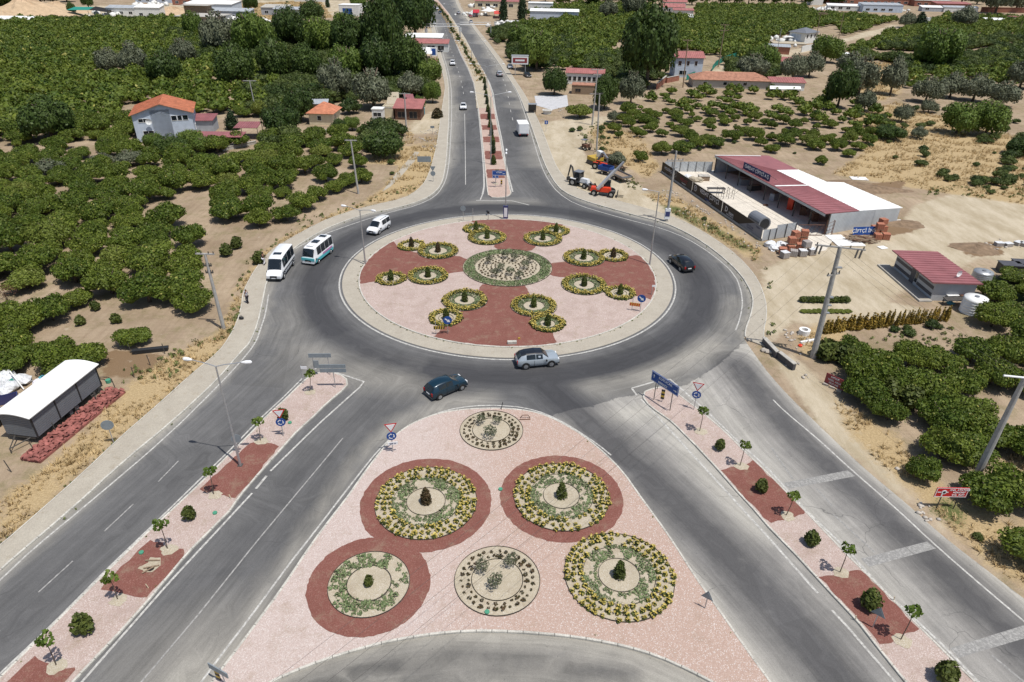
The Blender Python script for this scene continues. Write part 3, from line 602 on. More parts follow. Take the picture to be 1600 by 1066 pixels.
# foliage generators
def ico(sub=1):
    bm = bmesh.new(); bmesh.ops.create_icosphere(bm, subdivisions=sub, radius=1); V = np.array([v.co[:] for v in bm.verts]); F = np.array([[v.index for v in f.verts] for f in bm.faces]); bm.free(); return V, F
ICO1 = ico(1); ICO2 = ico(2)
def cards(P, Nn, s, r, aspect=.75, jn=.6):
    """leaf clumps: one bent quad per point, facing roughly along Nn"""
    n = len(P); Nn = Nn+r.normal(0, jn, (n, 3)); Nn /= np.linalg.norm(Nn, axis=1)[:, None]+1e-9
    A = r.normal(0, 1, (n, 3)); U = np.cross(Nn, A); U /= np.linalg.norm(U, axis=1)[:, None]+1e-9; Wv = np.cross(Nn, U)
    ss = s*r.uniform(.6, 1.4, n)[:, None]
    a = P+U*ss; b = P+Wv*ss*aspect; c_ = P-U*ss; d = P-Wv*ss*aspect
    V = np.stack([a, b, c_, d], 1).reshape(-1, 3); F = np.arange(4*n).reshape(-1, 4); return V, F
def crown_arr(seed, lobes=8, leaves=1100, s=.085, flat=.75, zc=.62, spread=.55, lr=(.34, .52), low=-.25, core=.86, hgt=None, jn=.6, icos=ICO1, corelump=.06):
    r = np.random.default_rng(seed); cen = []
    for i in range(lobes):
        a_ = 2*math.pi*i/max(lobes-1, 1)+r.uniform(-.4, .4); d = spread*math.sqrt(r.uniform(.35, 1)) if i else 0
        cen.append((d*math.cos(a_), d*math.sin(a_), zc+r.uniform(-.16, .12)+(0.14 if i == 0 else 0)))
    cen = np.array(cen); rad = r.uniform(lr[0], lr[1], lobes); rad[0] = lr[1]*1.08
    if hgt: # columns / cones: lobes stacked up the height
        t = np.linspace(0, 1, lobes); cen = np.c_[r.uniform(-.12, .12, (lobes, 2))*(1-t)[:, None], hgt*(.12+.8*t)]; rad = (1-.72*t**1.3)*lr[1]*1.6 if hgt > 3.3 else (1-.62*t**2)*lr[1]*1.75
    Vs, Fs, off = [], [], 0
    for c_, q in zip(cen, rad):
        V = icos[0]*(1+r.normal(0, corelump, (len(icos[0]), 1)))*q*core; V = V*np.array([1, 1, flat if not hgt else 1.25])+c_; V[:, 2] = np.maximum(V[:, 2], .04)
        Vs.append(V); Fs.append([tuple(f+off) for f in icos[1]]); off += len(V)
    k = int(leaves*1.7); li = r.choice(lobes, k, p=rad**2/np.sum(rad**2)); D = r.normal(0, 1, (k, 3)); D /= np.linalg.norm(D, axis=1)[:, None]
    D = D[D[:, 2] > low]; li = li[:len(D)]
    F2 = flat if not hgt else 1.25
    P = cen[li]+D*rad[li][:, None]*r.uniform(.82, 1.16, (len(D), 1))*np.array([1, 1, F2])
    ok = np.ones(len(P), bool)
    for j, (c_, q) in enumerate(zip(cen, rad)):
        e = np.linalg.norm((P-c_)/np.array([1, 1, F2]), axis=1) < q*.8; ok &= ~(e & (li != j))
    ok &= P[:, 2] > .03; P = P[ok][:leaves]; D = D[ok][:leaves]
    V, F = cards(P, D+np.array([0, 0, .25]), s, r, jn=jn); Vs.append(V); Fs.append([tuple(f+off) for f in F])
    return np.vstack(Vs), [f for g_ in Fs for f in g_]
def arr_mesh(name, V, F, mats, mi=None, tint=None):
    me = bpy.data.meshes.new(name); me.from_pydata(V.tolist() if hasattr(V, 'tolist') else V, [], F)
    for m in (mats if isinstance(mats, (list, tuple)) else [mats]): me.materials.append(M[m])
    if mi is not None: me.polygons.foreach_set('material_index', mi)
    if tint is not None: a_ = me.attributes.new('tint', 'FLOAT', 'POINT'); a_.data.foreach_set('value', tint.astype(np.float32))
    return me
def trunk_mesh(h=.6, r=.06, limbs=4, seed=0, spread=.5, lean=.05):
    q = random.Random(seed); m = MB(); top = Vector((q.uniform(-lean, lean), q.uniform(-lean, lean), h*.55)); m.tube([(0, 0, 0), top*.5, top], [r*1.3, r, r*.8], 7)
    for i in range(limbs):
        a_ = i*2*math.pi/limbs+q.uniform(-.4, .4); e = top+Vector((math.cos(a_)*spread*.7, math.sin(a_)*spread*.7, h*.6)); m.tube([top*.95, (top+e)/2+Vector((0, 0, h*.06)), e], [r*.6, r*.45, r*.2], 5)
    return m.mesh('trunk', 'bark', True)
def variants(name, mat, k, **kw): return [arr_mesh('crown', *crown_arr(100+i*7+len(name), **kw), mat) for i in range(k)]
CIT = variants('citrus', 'leaf', 5, leaves=3800, s=.043, lobes=13, zc=.52, spread=.64, lr=(.22, .44), corelump=.14, jn=.9)
CITY = variants('citrusy', 'leaf_y', 2, leaves=3600, s=.043, lobes=13, zc=.52, spread=.64, lr=(.22, .44), corelump=.14, jn=.9)
BRO = variants('broad', 'leaf_d', 3, leaves=4200, s=.046, lobes=18, flat=1.15, zc=.72, spread=.68, lr=(.26, .44), low=-.8, corelump=.12)
BRM = variants('broadm', 'leaf_m', 2, leaves=4200, s=.046, lobes=18, flat=1.1, zc=.7, spread=.68, lr=(.26, .44), low=-.8, corelump=.12)
OLI = variants('olive', 'leaf_o', 3, leaves=3200, s=.044, lobes=16, flat=1.0, zc=.62, spread=.66, lr=(.22, .40), low=-.7, core=.78, corelump=.12)
OLS = variants('olivesmall', 'leaf_o', 2, leaves=260, s=.075, lobes=6, flat=.9, zc=.7, spread=.55, lr=(.2, .34), low=-.9, core=.35, jn=1.0)
CYP = variants('cypress', 'leaf_c', 3, leaves=1100, s=.09, lobes=8, hgt=4.2, lr=(.4, .5), low=-.9)
CON = variants('cone', 'leaf_s', 3, leaves=650, s=.15, lobes=7, hgt=2.7, lr=(.4, .46), low=-.9, core=.75, jn=.9)
CONB = variants('coneb', 'leaf_b', 2, leaves=650, s=.15, lobes=7, hgt=2.7, lr=(.4, .46), low=-.9, core=.72, jn=.9)
SHR = variants('shrub', 'leaf_s', 3, leaves=420, s=.17, lobes=6, flat=1.2, zc=.85, spread=.35, lr=(.4, .52), low=-.9, core=.72, jn=.9)
SAP = variants('sapling', 'leaf_m', 3, leaves=95, s=.22, lobes=5, flat=.9, zc=.3, spread=.5, lr=(.28, .42), low=-1, core=.12, jn=1.2)
TRK = [trunk_mesh(.75, .05, 4, i, .5) for i in range(3)]; TRB = [trunk_mesh(1.1, .06, 5, 9+i, .5) for i in range(2)]
TREES = []   # (x, y, r) of every placed tree, used to keep the orchard rows off them
def tree(name, label, cat, p, r, crown, trunk, hs=1.0, group=None, rz=None):
    t = thing(name, label, cat, (p[0], p[1], 0), rnd.uniform(0, 6.28) if rz is None else rz, group); q_ = rnd.uniform(.86, 1.14); t.scale = (r*q_, r/q_, r*hs)
    link('crown', crown, t); link('trunk', trunk, t); TREES.append((p[0], p[1], r)); return t
def ppm(px, py): return FPX/((at(px, py)-Vector((0, 0, H))).dot(fwd))
ORD = ['nearest', 'second', 'third', 'fourth', 'fifth', 'sixth', 'seventh', 'eighth', 'ninth', 'tenth', 'eleventh', 'twelfth', 'thirteenth', 'fourteenth', 'fifteenth', 'sixteenth']
# big individual trees: (foot px, foot py, crown width px, kind, height factor, label)
BIG = [(75, 222, 80, 'b', 1.25, 'large dark green broadleaf tree standing in the left orchard, left of the orange roofed house'),
 (75, 277, 52, 'o', .9, 'grey green olive tree at the left edge of the orchard below the large dark tree'),
 (172, 116, 50, 'o', 1, 'grey olive tree left of its twin among the far left orchard rows'), (208, 118, 52, 'o', 1.05, 'grey olive tree right of its twin among the far left orchard rows'),
 (258, 134, 54, 'b', 1.15, 'dark rounded broadleaf tree beyond the orange roofed house'), (285, 104, 50, 'o', 1.1, 'grey bare looking olive tree behind the dark rounded tree'),
 (368, 138, 62, 'b', 1.05, 'dark spreading broadleaf tree left of the slim concrete pole'), (342, 88, 62, 'o', 1.3, 'tall greyish tree below the flat roofed house on the far left'), (395, 92, 62, 'm', 1.1, 'olive toned broad tree right of the tall greyish tree'),
 (302, 60, 32, 'm', 1.2, 'bright green tree in front of the flat roofed concrete house'), (160, 258, 34, 'o', .9, 'small grey olive left of the orange roofed house'), (200, 262, 46, 'o', 1, 'grey olive directly below the orange roofed house'),
 (362, 203, 30, 'c2', 1, 'dark upright shrub tree beside the maroon carport'), (268, 246, 50, 'b', 1, 'dark green tree in front of the orange roofed house wall'), (238, 236, 36, 'm', 1.2, 'light green tree touching the lower left wall of the orange roofed house'), (298, 234, 40, 'm', 1.3, 'tall light tree at the right corner of the orange roofed house'), (318, 240, 46, 'm', .9, 'leafy green tree below the maroon shed roof'),
 (487, 38, 44, 'b', .9, 'dark round tree left of the white garage with the blue door'), (440, 52, 34, 'm', .8, 'low green tree right of the grey block building far left'), (538, 50, 36, 'm', .9, 'green tree directly below the white garage with blue door'),
 (455, 78, 56, 'b', 1, 'dark tree at the left end of the far roadside wood'), (500, 88, 62, 'm', 1, 'mid green broad tree in the far roadside wood'), (548, 92, 60, 'b', 1.1, 'dark tall tree in the middle of the far roadside wood'), (598, 95, 66, 'b', 1.35, 'tallest dark leafy tree of the roadside wood behind the white shops'),
 (648, 62, 62, 'b', 1.35, 'very dark large tree beside the highway and parked cars'), (610, 62, 40, 'b', .9, 'dark tree below the white ribbed warehouse roof'), (430, 130, 56, 'b', 1, 'dark tree at the left side of the wood above the small orange roof'), (478, 128, 58, 'b', 1, 'dark green tree behind the small house with an orange roof'),
 (540, 132, 60, 'm', 1.15, 'brighter green tall tree in the middle of the roadside wood'), (590, 130, 60, 'b', 1.1, 'dark leafy tree in the roadside wood left of the last one'), (640, 130, 62, 'b', 1.1, 'dense dark tree between the shops and the maroon shack'), (672, 134, 44, 'm', 1, 'green tree at the pavement edge above the maroon shack'),
 (683, 185, 20, 's', 1.1, 'small brownish roadside tree beside the left pavement'), (676, 162, 30, 'm', 1.1, 'green tree with pink blossoms beside the left pavement'), (526, 158, 58, 'o', 1.15, 'greyish tall tree behind the small orange roofed house'), (582, 172, 72, 'o', 1.1, 'wide brownish grey tree behind the white kiosks'),
 (640, 152, 46, 'o', 1, 'grey olive tree directly behind the maroon shack'), (600, 250, 64, 'b', 1.15, 'large dark broadleaf tree beside the highway verge below the kiosks'), (655, 172, 20, 'm', 1, 'little green tree right of the maroon shack'), (468, 192, 50, 'b', .9, 'dark tree left of the small orange roofed house'), (440, 212, 56, 'b', .9, 'dark spreading tree left of the concrete steps'),
 (530, 212, 26, 'b', 1, 'small dark tree right of the concrete steps'), (550, 205, 26, 'm', .8, 'small green tree below the white kiosk'), (520, 182, 22, 'c2', 1, 'purple dark upright tree touching the orange roofed house'),
 (787, 33, 19, 'c', 1.2, 'tall dark cypress right of the white canopy'), (816, 32, 18, 'c', 1.3, 'tall dark cypress left of the long grey hall'),
 (838, 112, 58, 'm', 1.05, 'bushy mid green tree right of the highway behind the billboard'), (866, 150, 42, 'b', 1.1, 'dark green tree left of the white house with the maroon roof'), (812, 76, 44, 'm', .8, 'low green tree at the far right verge of the highway'), (906, 186, 46, 'y', .9, 'rounded yellowish bush in front of the twin concrete poles'),
 (945, 172, 44, 'b', 1.3, 'tall dark tree right of the white house with the maroon roof'), (1012, 140, 92, 'b', 1.3, 'huge dark conifer like tree left of the blue grey house'), (986, 165, 42, 'o', 1.3, 'dark grey green tree at the foot of the huge tree'), (958, 192, 20, 'o', 1, 'small grey olive beside the dirt track'), (964, 260, 34, 'o', 1.1, 'olive tree right of the yellow excavator'),
 (1178, 124, 50, 'o', .9, 'olive tree behind the long tiled roof, left one'), (1196, 112, 44, 'm', .9, 'green tree behind the long tiled roof'), (1240, 128, 44, 'o', 1, 'olive tree above the shed with a white edge'), (1266, 122, 42, 'o', 1, 'olive tree right of the shed with a white edge'), (1291, 99, 48, 'm', 1.1, 'round green tree right of the white house with the dark roof'),
 (1312, 170, 54, 'b', 1.1, 'dark green tree at the left end of the olive group'), (1345, 150, 56, 'o', 1.3, 'tall olive tree in the middle of the olive group'), (1330, 125, 50, 'o', 1.1, 'olive tree at the back of the olive group'), (1394, 150, 46, 'o', 1.2, 'olive tree with a forked trunk beside the dry grass'),
 (1352, 175, 38, 'o', .9, 'low olive at the front of the olive group'), (1450, 162, 52, 'o', .9, 'first grey olive of the right hand olive row'), (1488, 155, 50, 'o', 1, 'second grey olive of the right hand olive row'), (1525, 160, 54, 'o', 1, 'third grey olive of the right hand olive row'), (1568, 168, 52, 'o', .9, 'fourth grey olive of the right hand olive row'), (1598, 140, 50, 'o', .9, 'grey olive at the right edge above the olive row'),
 (1465, 112, 76, 'm', .8, 'wide green mound shaped tree in the far right field'), (1452, 178, 28, 'o', .8, 'small round olive on dry grass'), (1500, 212, 62, 'm', 1, 'left half of the big bright green tree on dry grass'), (1545, 214, 62, 'm', .9, 'right half of the big bright green tree on dry grass'), (1410, 192, 30, 'o', 1, 'small olive above the dark citrus clump'), (1436, 218, 30, 'o', 1.1, 'olive at the right side of the dark citrus clump'),
 (1392, 220, 50, 'b', .7, 'dark low clump of citrus beside the dry field'), (1598, 245, 50, 'b', .9, 'dark tree cut by the right edge above the dry field'), (1508, 44, 42, 'o', .9, 'dark olive tree in front of the far right brick buildings'), (1438, 42, 26, 'c2', .8, 'dark upright tree near the far right sheds'), (1416, 44, 28, 'o', .8, 'small olive beside the far end of the dirt road'), (1560, 22, 50, 'o', 1, 'grey tree behind the far right brick wall'), (1590, 20, 40, 'o', 1, 'grey tree at the top right corner'),
 (20, 22, 60, 'b', 1, 'dark tree at the top left corner'), (60, 10, 50, 'b', 1.2, 'dark tree behind the sand heap, left'), (112, 22, 14, 'b', 1.4, 'small dark tree right of the sand heap'), (137, 12, 17, 'b', 1.2, 'small dark tree behind the green tarpaulin'), (305, 10, 14, 'b', 1.3, 'small dark tree above the flat roofed house'), (375, 32, 11, 'b', 1.3, 'tiny green tree right of the flat roofed house'), (392, 18, 24, 'b', 1.1, 'dark tree beside the far dry field'), (512, 12, 9, 'c', 1, 'thin dark cypress near the far sheds'),
 (560, 16, 26, 'm', 1, 'green tree right of the white garage'), (620, 14, 40, 'b', 1, 'dark green trees behind the ribbed warehouse roof'), (592, 30, 18, 'b', 1, 'small dark tree beside the grey dome tent'), (950, 30, 34, 'o', 1, 'greyish tree left of the far maroon roofed houses'), (990, 28, 44, 'o', 1, 'grey dark tree touching the far maroon roofed houses'), (925, 12, 30, 'b', 1, 'dark far tree behind the right orchard'), (880, 8, 30, 'm', 1, 'green far tree right of the grey hall')]
KM = {'b': (BRO, 'broadleaf_tree', 'tree', TRB, .92), 'm': (BRM, 'broadleaf_tree', 'tree', TRB, .92), 'o': (OLI, 'olive_tree', 'olive tree', TRB, .9), 'c': (CYP, 'cypress_tree', 'cypress', TRK, 1), 'c2': (CYP, 'cypress_tree', 'cypress', TRK, .5), 's': (CONB, 'roadside_tree', 'tree', TRK, .5), 'y': (CITY, 'broadleaf_tree', 'tree', TRK, 1.1)}
for i, (x, y, w, k, hf, lb) in enumerate(BIG):
    q = at(x, y); pp = ppm(x, y); r_ = w/2/pp*.98; cs, nm, ct_, tk, hk = KM[k]
    q.y += r_*.35
    tree(nm, lb, ct_, q, r_, cs[i % len(cs)], tk[i % len(tk)], hf*hk*(rnd.uniform(1.3, 1.85) if k in 'bmo' and y < 215 else 1))
# the dark tree line on the top edge
for i in range(17):
    x = 905+i*22; q = at(x, 8); r_ = 13/ppm(x, 8)
    tree('dark_pine', 'dark pine in the row closing the far edge of the right orchard', 'pine tree', q, r_*rnd.uniform(.8, 1.1), BRO[i % 3], TRB[0], 1.8, group='dark pines along the far orchard edge')
for i, (x, y, w) in enumerate([(-25, 26, 22), (2, 16, 22), (30, 8, 20), (58, 7, 20), (84, 6, 18), (105, 3, 14)]+[(1262+24*k, 3+2*(k % 3), 15) for k in range(15)]+[(900-24*k, 3, 12) for k in range(4)]+[(400+k*22, 0, 10) for k in range(9)]):
    q = at(x, y); tree('far_tree', 'far dark green tree on the top edge of the picture', 'tree', q, w/ppm(x, y)*rnd.uniform(.8, 1.1), (BRO+OLI)[i % 6], TRB[0], 1.1, group='far trees along the top edge')
for i in range(36): x = 30+i*7.6; q = at(x, 34); tree('hedge_tree', 'dark clipped tree in the hedge row at the far edge of the left orchard', 'hedge', q, 2.3, BRO[i % 3], TRB[0], .8, group='dark hedge row behind the left orchard')
# orchard
def W2(l): return [(q.x, q.y) for q in ats(l)]
BLD = [(*at(x, y).xy, r_) for x, y, r_ in [(500, 196, 6), (495, 175, 6), (592, 188, 7), (612, 186, 4), (630, 190, 7), (650, 80, 12), (660, 95, 6), (905, 125, 10), (900, 145, 8), (1065, 118, 8), (600, 45, 9), (625, 40, 12), (548, 25, 9), (568, 30, 6), (1010, 150, 4), (1040, 132, 6), (575, 55, 5), (655, 105, 4), (610, 50, 6), (760, 45, 8)]]
ORCH = [('left', W2([(-330, 226), (0, 226), (130, 224), (200, 226), (300, 250), (420, 268), (480, 262), (545, 262), (560, 285), (530, 312), (480, 338), (428, 362), (390, 385), (362, 420), (342, 470), (290, 497), (180, 490), (110, 520), (60, 535), (0, 560), (-330, 700)]), 4.6, (2.2, 3.15), .04, .35),
 ('left', W2([(-400, 235), (-420, 44), (20, 40), (30, 33), (290, 33), (300, 46), (420, 50), (440, 90), (430, 150), (450, 200), (560, 200), (570, 262), (420, 265), (200, 225), (0, 226)]), 4.9, (2.6, 3.3), .01, .35),
 ('right', W2([(955, 205), (985, 170), (1010, 152), (1090, 138), (1290, 148), (1385, 185), (1400, 215), (1340, 240), (1290, 262), (1200, 240), (1117, 233), (1035, 248), (1000, 262), (955, 240)]), 5.0, (1.2, 2.5), .22, .15),
 ('far', W2([(800, 62), (790, 36), (860, 12), (905, 9), (1255, 12), (1270, 22), (1400, 34), (1240, 78), (1150, 96), (1080, 80), (1050, 82), (1030, 70), (990, 60), (960, 70), (950, 110), (880, 112), (870, 80), (840, 70)]), 5.2, (2.7, 3.4), .01, .1),
 ('far', W2([(1412, 46), (1480, 26), (1620, 30), (1900, 34), (1900, 200), (1640, 190), (1600, 135), (1420, 140), (1330, 120), (1320, 80), (1395, 52)]), 5.0, (1.9, 3.1), .06, .2),
 ('near', W2([(1560, 440), (1640, 430), (1900, 470), (1900, 900), (1700, 830), (1560, 760), (1500, 720), (1440, 640), (1420, 600), (1300, 560), (1320, 542), (1560, 535), (1545, 505)]), 4.4, (2.6, 3.3), .0, .3)]
HOLES = [W2(l) for l in ([(-60, 438), (30, 455), (62, 462), (55, 480), (0, 505), (-60, 515)], [(128, 446), (165, 440), (168, 495), (290, 502), (300, 530), (100, 560), (70, 520), (120, 500)], [(258, 316), (325, 300), (330, 335), (300, 370), (262, 350)], [(340, 368), (390, 350), (405, 372), (360, 415), (340, 410)], [(106, 350), (131, 352), (130, 376), (108, 372)], [(170, 415), (196, 412), (192, 420), (172, 424)],
  [(92, 318), (112, 310), (112, 320), (98, 326)], [(480, 262), (540, 262), (560, 330), (500, 350)], [(0, 236), (40, 228), (90, 238), (60, 250), (0, 250)], [(100, 232), (138, 226), (140, 240), (110, 244)], [(205, 245), (200, 168), (240, 160), (320, 178), (425, 188), (425, 216), (340, 228), (300, 236)], [(348, 238), (420, 222), (425, 238), (350, 252)], [(225, 158), (252, 155), (250, 172), (232, 176)], [(385, 220), (560, 215), (570, 200), (480, 185), (380, 192)],
  [(1350, 88), (1470, 100), (1600, 70), (1600, 64), (1480, 84), (1360, 78)], [(1340, 95), (1400, 100), (1425, 135), (1340, 150)], [(900, 30), (925, 28), (922, 36), (905, 37)], [(1020, 10), (1088, 8), (1090, 30), (1020, 26)], [(1200, 62), (1310, 40), (1320, 100), (1200, 110)], [(790, 30), (880, 22), (878, 34), (800, 42)], [(1525, 598), (1570, 640), (1560, 672), (1540, 662)], [(1545, 735), (1600, 730), (1640, 800), (1590, 790)], [(1470, 545), (1520, 545), (1540, 520), (1470, 520)], [(1395, 645), (1440, 650), (1440, 700), (1400, 700)], [(1150, 148), (1170, 146), (1240, 168), (1200, 172)])]
NEARC = [(510, 283), (545, 290), (498, 312), (472, 328), (560, 262), (526, 300), (492, 262), (522, 258), (450, 345), (565, 285), (1330, 558), (1368, 578), (1418, 572), (1466, 575), (1515, 565), (1565, 566), (1615, 570), (1405, 610), (1450, 625), (1500, 612), (1548, 600), (1598, 612), (1462, 668), (1508, 660), (1470, 715), (1510, 715), (1535, 690), (1436, 745), (1590, 705), (1540, 790), (1575, 785), (1612, 720), (1385, 655), (1610, 880), (1598, 540), (1580, 500), (1610, 470), (1548, 510), (1345, 600), (1352, 630),
 (18, 552), (60, 556), (20, 575), (95, 575), (140, 572), (118, 583), (210, 538), (45, 515), (85, 500), (20, 528), (8, 500), (120, 478)]
NC_ = []
for x, y in NEARC:
    q = at(x, y); w = {(210, 538): 2.0, (1385, 655): 1.9, (1436, 745): 1.6, (60, 556): 1.5, (120, 478): 2.2}.get((x, y), rnd.uniform(2.1, 2.6)); NC_.append((q.x, q.y, w))
road_p = [(q.x, q.y) for q in LO]+[(q.x, q.y) for q in reversed(RO_)]
cand = []
for nm, poly, sp, rr, skip, ang in ORCH:
    A = np.array(poly); c0 = A.mean(0); ext = np.max(np.hypot(*(A-c0).T)); n = int(ext/sp)+1
    gx, gy = np.meshgrid(np.arange(-n, n+1)*sp, np.arange(-n, n+1)*sp*.95); G = np.c_[gx.ravel(), gy.ravel()]
    ca, sa = math.cos(ang), math.sin(ang); G = G@np.array([[ca, sa], [-sa, ca]])+c0+rng.uniform(-.16, .16, G.shape)*sp
    k = inpoly(G, poly); G = G[k]; G = G[rng.uniform(0, 1, len(G)) > skip]
    for h in HOLES: G = G[~inpoly(G, h)]
    for xx, yy in G:
        if nm == 'near' and math.hypot(xx, yy) < 78: continue
        if any(math.hypot(xx-a_, yy-b_) < (r_+1.2) for a_, b_, r_ in NC_): continue
        if any(math.hypot(xx-a_, yy-b_) < r_*.75 for a_, b_, r_ in TREES): continue
        cand.append((xx, yy, rnd.uniform(*rr)*(rnd.uniform(.45, .8) if rnd.random() < .10 else 1), nm))
G = np.array([(c_[0], c_[1]) for c_ in cand])
dl = np.minimum(dline(G, [(q.x, q.y) for q in LO]), dline(G, [(q.x, q.y) for q in RO_]))
cand = [c_ for c_, d in zip(cand, dl) if d > c_[2]+1.0]
cand.sort(key=lambda c_: math.hypot(c_[0], c_[1]))
LABC = {'left': ('leafy green citrus tree in the crowded rows of the left orchard', 'citrus trees in the left orchard'), 'right': ('low dark citrus bush on bare soil in the orchard behind the maroon roofed warehouse', 'citrus bushes on bare soil in the right orchard'),
        'far': ('green citrus tree in the far right orchard', 'citrus trees in the far right orchard'), 'near': ('dense green citrus tree in the orchard beside the right road', 'citrus trees in the right roadside orchard')}
nind = 0
MARKS = {'left': [((45, 225), 'round the big dark tree on the left'), ((250, 260), 'below the orange roofed house'), ((340, 500), 'beside the leaning concrete pole'), ((60, 340), 'at the left edge of the left orchard'), ((20, 470), 'near the dead brown tree'), ((80, 600), 'behind the grey trailer'), ((390, 240), 'below the maroon carport'),
    ((470, 250), 'right of the maroon carport'), ((420, 340), 'close to the pavement behind the parked minibuses'), ((555, 280), 'round the pole on the dry grass verge'), ((200, 400), 'in the middle of the left orchard'), ((270, 340), 'round the small bare soil patch in the left orchard'), ((140, 360), 'left of the middle of the left orchard'), ((330, 430), 'at the right end of the lowest orchard rows'), ((180, 300), 'between house and orchard middle')],
  'right': [((1110, 235), 'behind the maroon roofed warehouse'), ((965, 240), 'beside the parked diggers'), ((1000, 170), 'below the huge dark tree'), ((1130, 150), 'in front of the long tiled roof'), ((1230, 170), 'below the shed with the white edge'), ((1340, 215), 'at the right end of the bare soil orchard'), ((1200, 215), 'in the middle of the bare soil orchard'), ((1050, 200), 'at the left side of the bare soil orchard'), ((1270, 250), 'behind the white half of the warehouse roof')],
  'near': [((1320, 570), 'behind the leaning maroon board'), ((1560, 520), 'near the white water tank'), ((1450, 570), 'below the yellow hedge row'), ((1470, 680), 'beside the dry grass strip on the right'), ((1590, 640), 'behind the leaning grey pole'), ((1540, 770), 'at the foot of the leaning grey pole')]}
MARKS = {k: [(at(*p), t) for p, t in v] for k, v in MARKS.items()}
def clabel(reg, x, y, r_):
    big = {'left': 2.95, 'right': 1.9, 'near': 2.5}[reg]; small = {'left': 2.3, 'right': 1.3, 'near': 2.2}[reg]
    sz = 'large leafy' if r_ > big else ('small' if r_ < small else 'medium sized')
    m_ = min(MARKS[reg], key=lambda k: math.hypot(k[0].x-x, k[0].y-y))[1]
    lb = '%s citrus tree %s' % (sz, m_); return lb, 'citrus trees '+m_+', '+sz
uniq = {(210, 538): 'lone round citrus tree on bare soil near the leaning pole and the black trough', (1385, 655): 'round citrus tree beside the dry grass, in front of the leaning maroon board', (120, 478): 'citrus tree bordering the bare patch with two seedlings',
        (60, 556): 'small sparse citrus bush left of the trailer roof', (1436, 745): 'small citrus tree nearest the red direction board', (1610, 880): 'citrus bush cut by the right edge below the red board'}
for (x, y), (a_, b_, w) in zip(NEARC, NC_):
    lb, gp = clabel('near' if x > 800 else 'left', a_, b_, w); u = uniq.get((x, y))
    tree('citrus_tree', u or lb, 'citrus tree', (a_, b_), w, CIT[nind % 5], TRK[nind % 3], rnd.uniform(.85, 1.3), None if u else gp); nind += 1
vis = []
def seen(a_, b_):
    x_, y_, z_ = a_, b_, 1-H; zc_ = y_*ct-z_*st; return zc_ > 0 and -40 < 800+FPX*x_/zc_ < 1640
rest = []
for c_ in cand:
    if nind < 292 and seen(c_[0], c_[1]) and not (c_[3] == 'far'):
        lb, gp = clabel(c_[3], c_[0], c_[1], c_[2]); cs = CITY if rnd.random() < .06 else CIT
        tree('citrus_tree', lb, 'citrus tree', c_, c_[2], cs[nind % len(cs)], TRK[nind % 3], rnd.uniform(.8, 1.4), gp); nind += 1
    else: rest.append(c_)
PR1 = [crown_arr(i+40, leaves=900, s=.068, lobes=9, zc=.52, spread=.6, corelump=.12, jn=.9) for i in range(5)]; PR2 = [crown_arr(i+60, leaves=210, s=.12, lobes=6, zc=.52, spread=.6, lr=(.28, .5), corelump=.16, jn=.9) for i in range(5)]
midr = [c_ for c_ in rest if math.hypot(c_[0], c_[1]) < 175 and (seen(c_[0], c_[1]) or True)]; farr = [c_ for c_ in rest if math.hypot(c_[0], c_[1]) >= 175]
_all = [(c_, PR1) for c_ in midr]+[(c_, PR2) for c_ in farr]
def mass2(name, pairs, mat, label):
    bo = [PR1, PR2]; items = []; pr = []
    Vs, lens, idx, Ts, off = [], [], [], [], 0; cache = {}
    for P_ in bo:
        for j, (V, F) in enumerate(P_): cache[id(V)] = (np.array([len(f) for f in F]), np.array([i for f in F for i in f]))
    for c_, P_ in pairs:
        V, F = P_[rnd.randrange(len(P_))]; t = rnd.uniform(0, 6.28); co, s_ = math.cos(t), math.sin(t)
        Vs.append(V@np.array([[co, s_, 0], [-s_, co, 0], [0, 0, 1]])*np.array([c_[2], c_[2], c_[2]*rnd.uniform(.85, 1.2)])+np.array([c_[0], c_[1], 0]))
        le, ix = cache[id(V)]; lens.append(le); idx.append(ix+off); Ts.append(np.full(len(V), rnd.random())); off += len(V)
    V = np.vstack(Vs); lens = np.concatenate(lens); idx = np.concatenate(idx); me = bpy.data.meshes.new(name)
    me.vertices.add(len(V)); me.vertices.foreach_set('co', V.astype(np.float32).ravel()); me.loops.add(len(idx)); me.loops.foreach_set('vertex_index', idx.astype(np.int32))
    me.polygons.add(len(lens)); me.polygons.foreach_set('loop_start', np.concatenate([[0], np.cumsum(lens)[:-1]]).astype(np.int32)); me.polygons.foreach_set('loop_total', lens.astype(np.int32)); me.update(calc_edges=True)
    me.materials.append(M[mat]); a_ = me.attributes.new('tint', 'FLOAT', 'POINT'); a_.data.foreach_set('value', np.concatenate(Ts).astype(np.float32))
    print('stuff trees', len(pairs), 'faces', len(lens)); return tag(link(name, me), label, None, None, 'stuff')
mass2('orchard_trees', _all, 'leaf', 'mass of further citrus trees filling the far orchards')
WOOD = [W2(l) for l in ([(400, 62), (470, 44), (560, 44), (640, 70), (690, 90), (690, 150), (640, 152), (560, 160), (470, 172), (420, 165), (390, 120)], [(330, 44), (420, 40), (440, 60), (430, 100), (330, 100), (260, 80), (250, 60)], [(395, 150), (465, 165), (480, 215), (430, 235), (400, 210)], [(900, 100), (1010, 75), (1050, 118), (1010, 140), (950, 150)], [(800, 60), (905, 70), (900, 100), (850, 110), (800, 100)], [(1130, 100), (1210, 95), (1215, 120), (1150, 128)], [(1320, 90), (1440, 120), (1600, 100), (1600, 60), (1400, 70)],
  [(505, 175), (560, 178), (640, 165), (640, 180), (600, 190), (560, 205), (520, 205)], [(560, 205), (620, 200), (625, 240), (580, 250)], [(760, 40), (800, 45), (800, 62), (775, 70)])]
wood = []
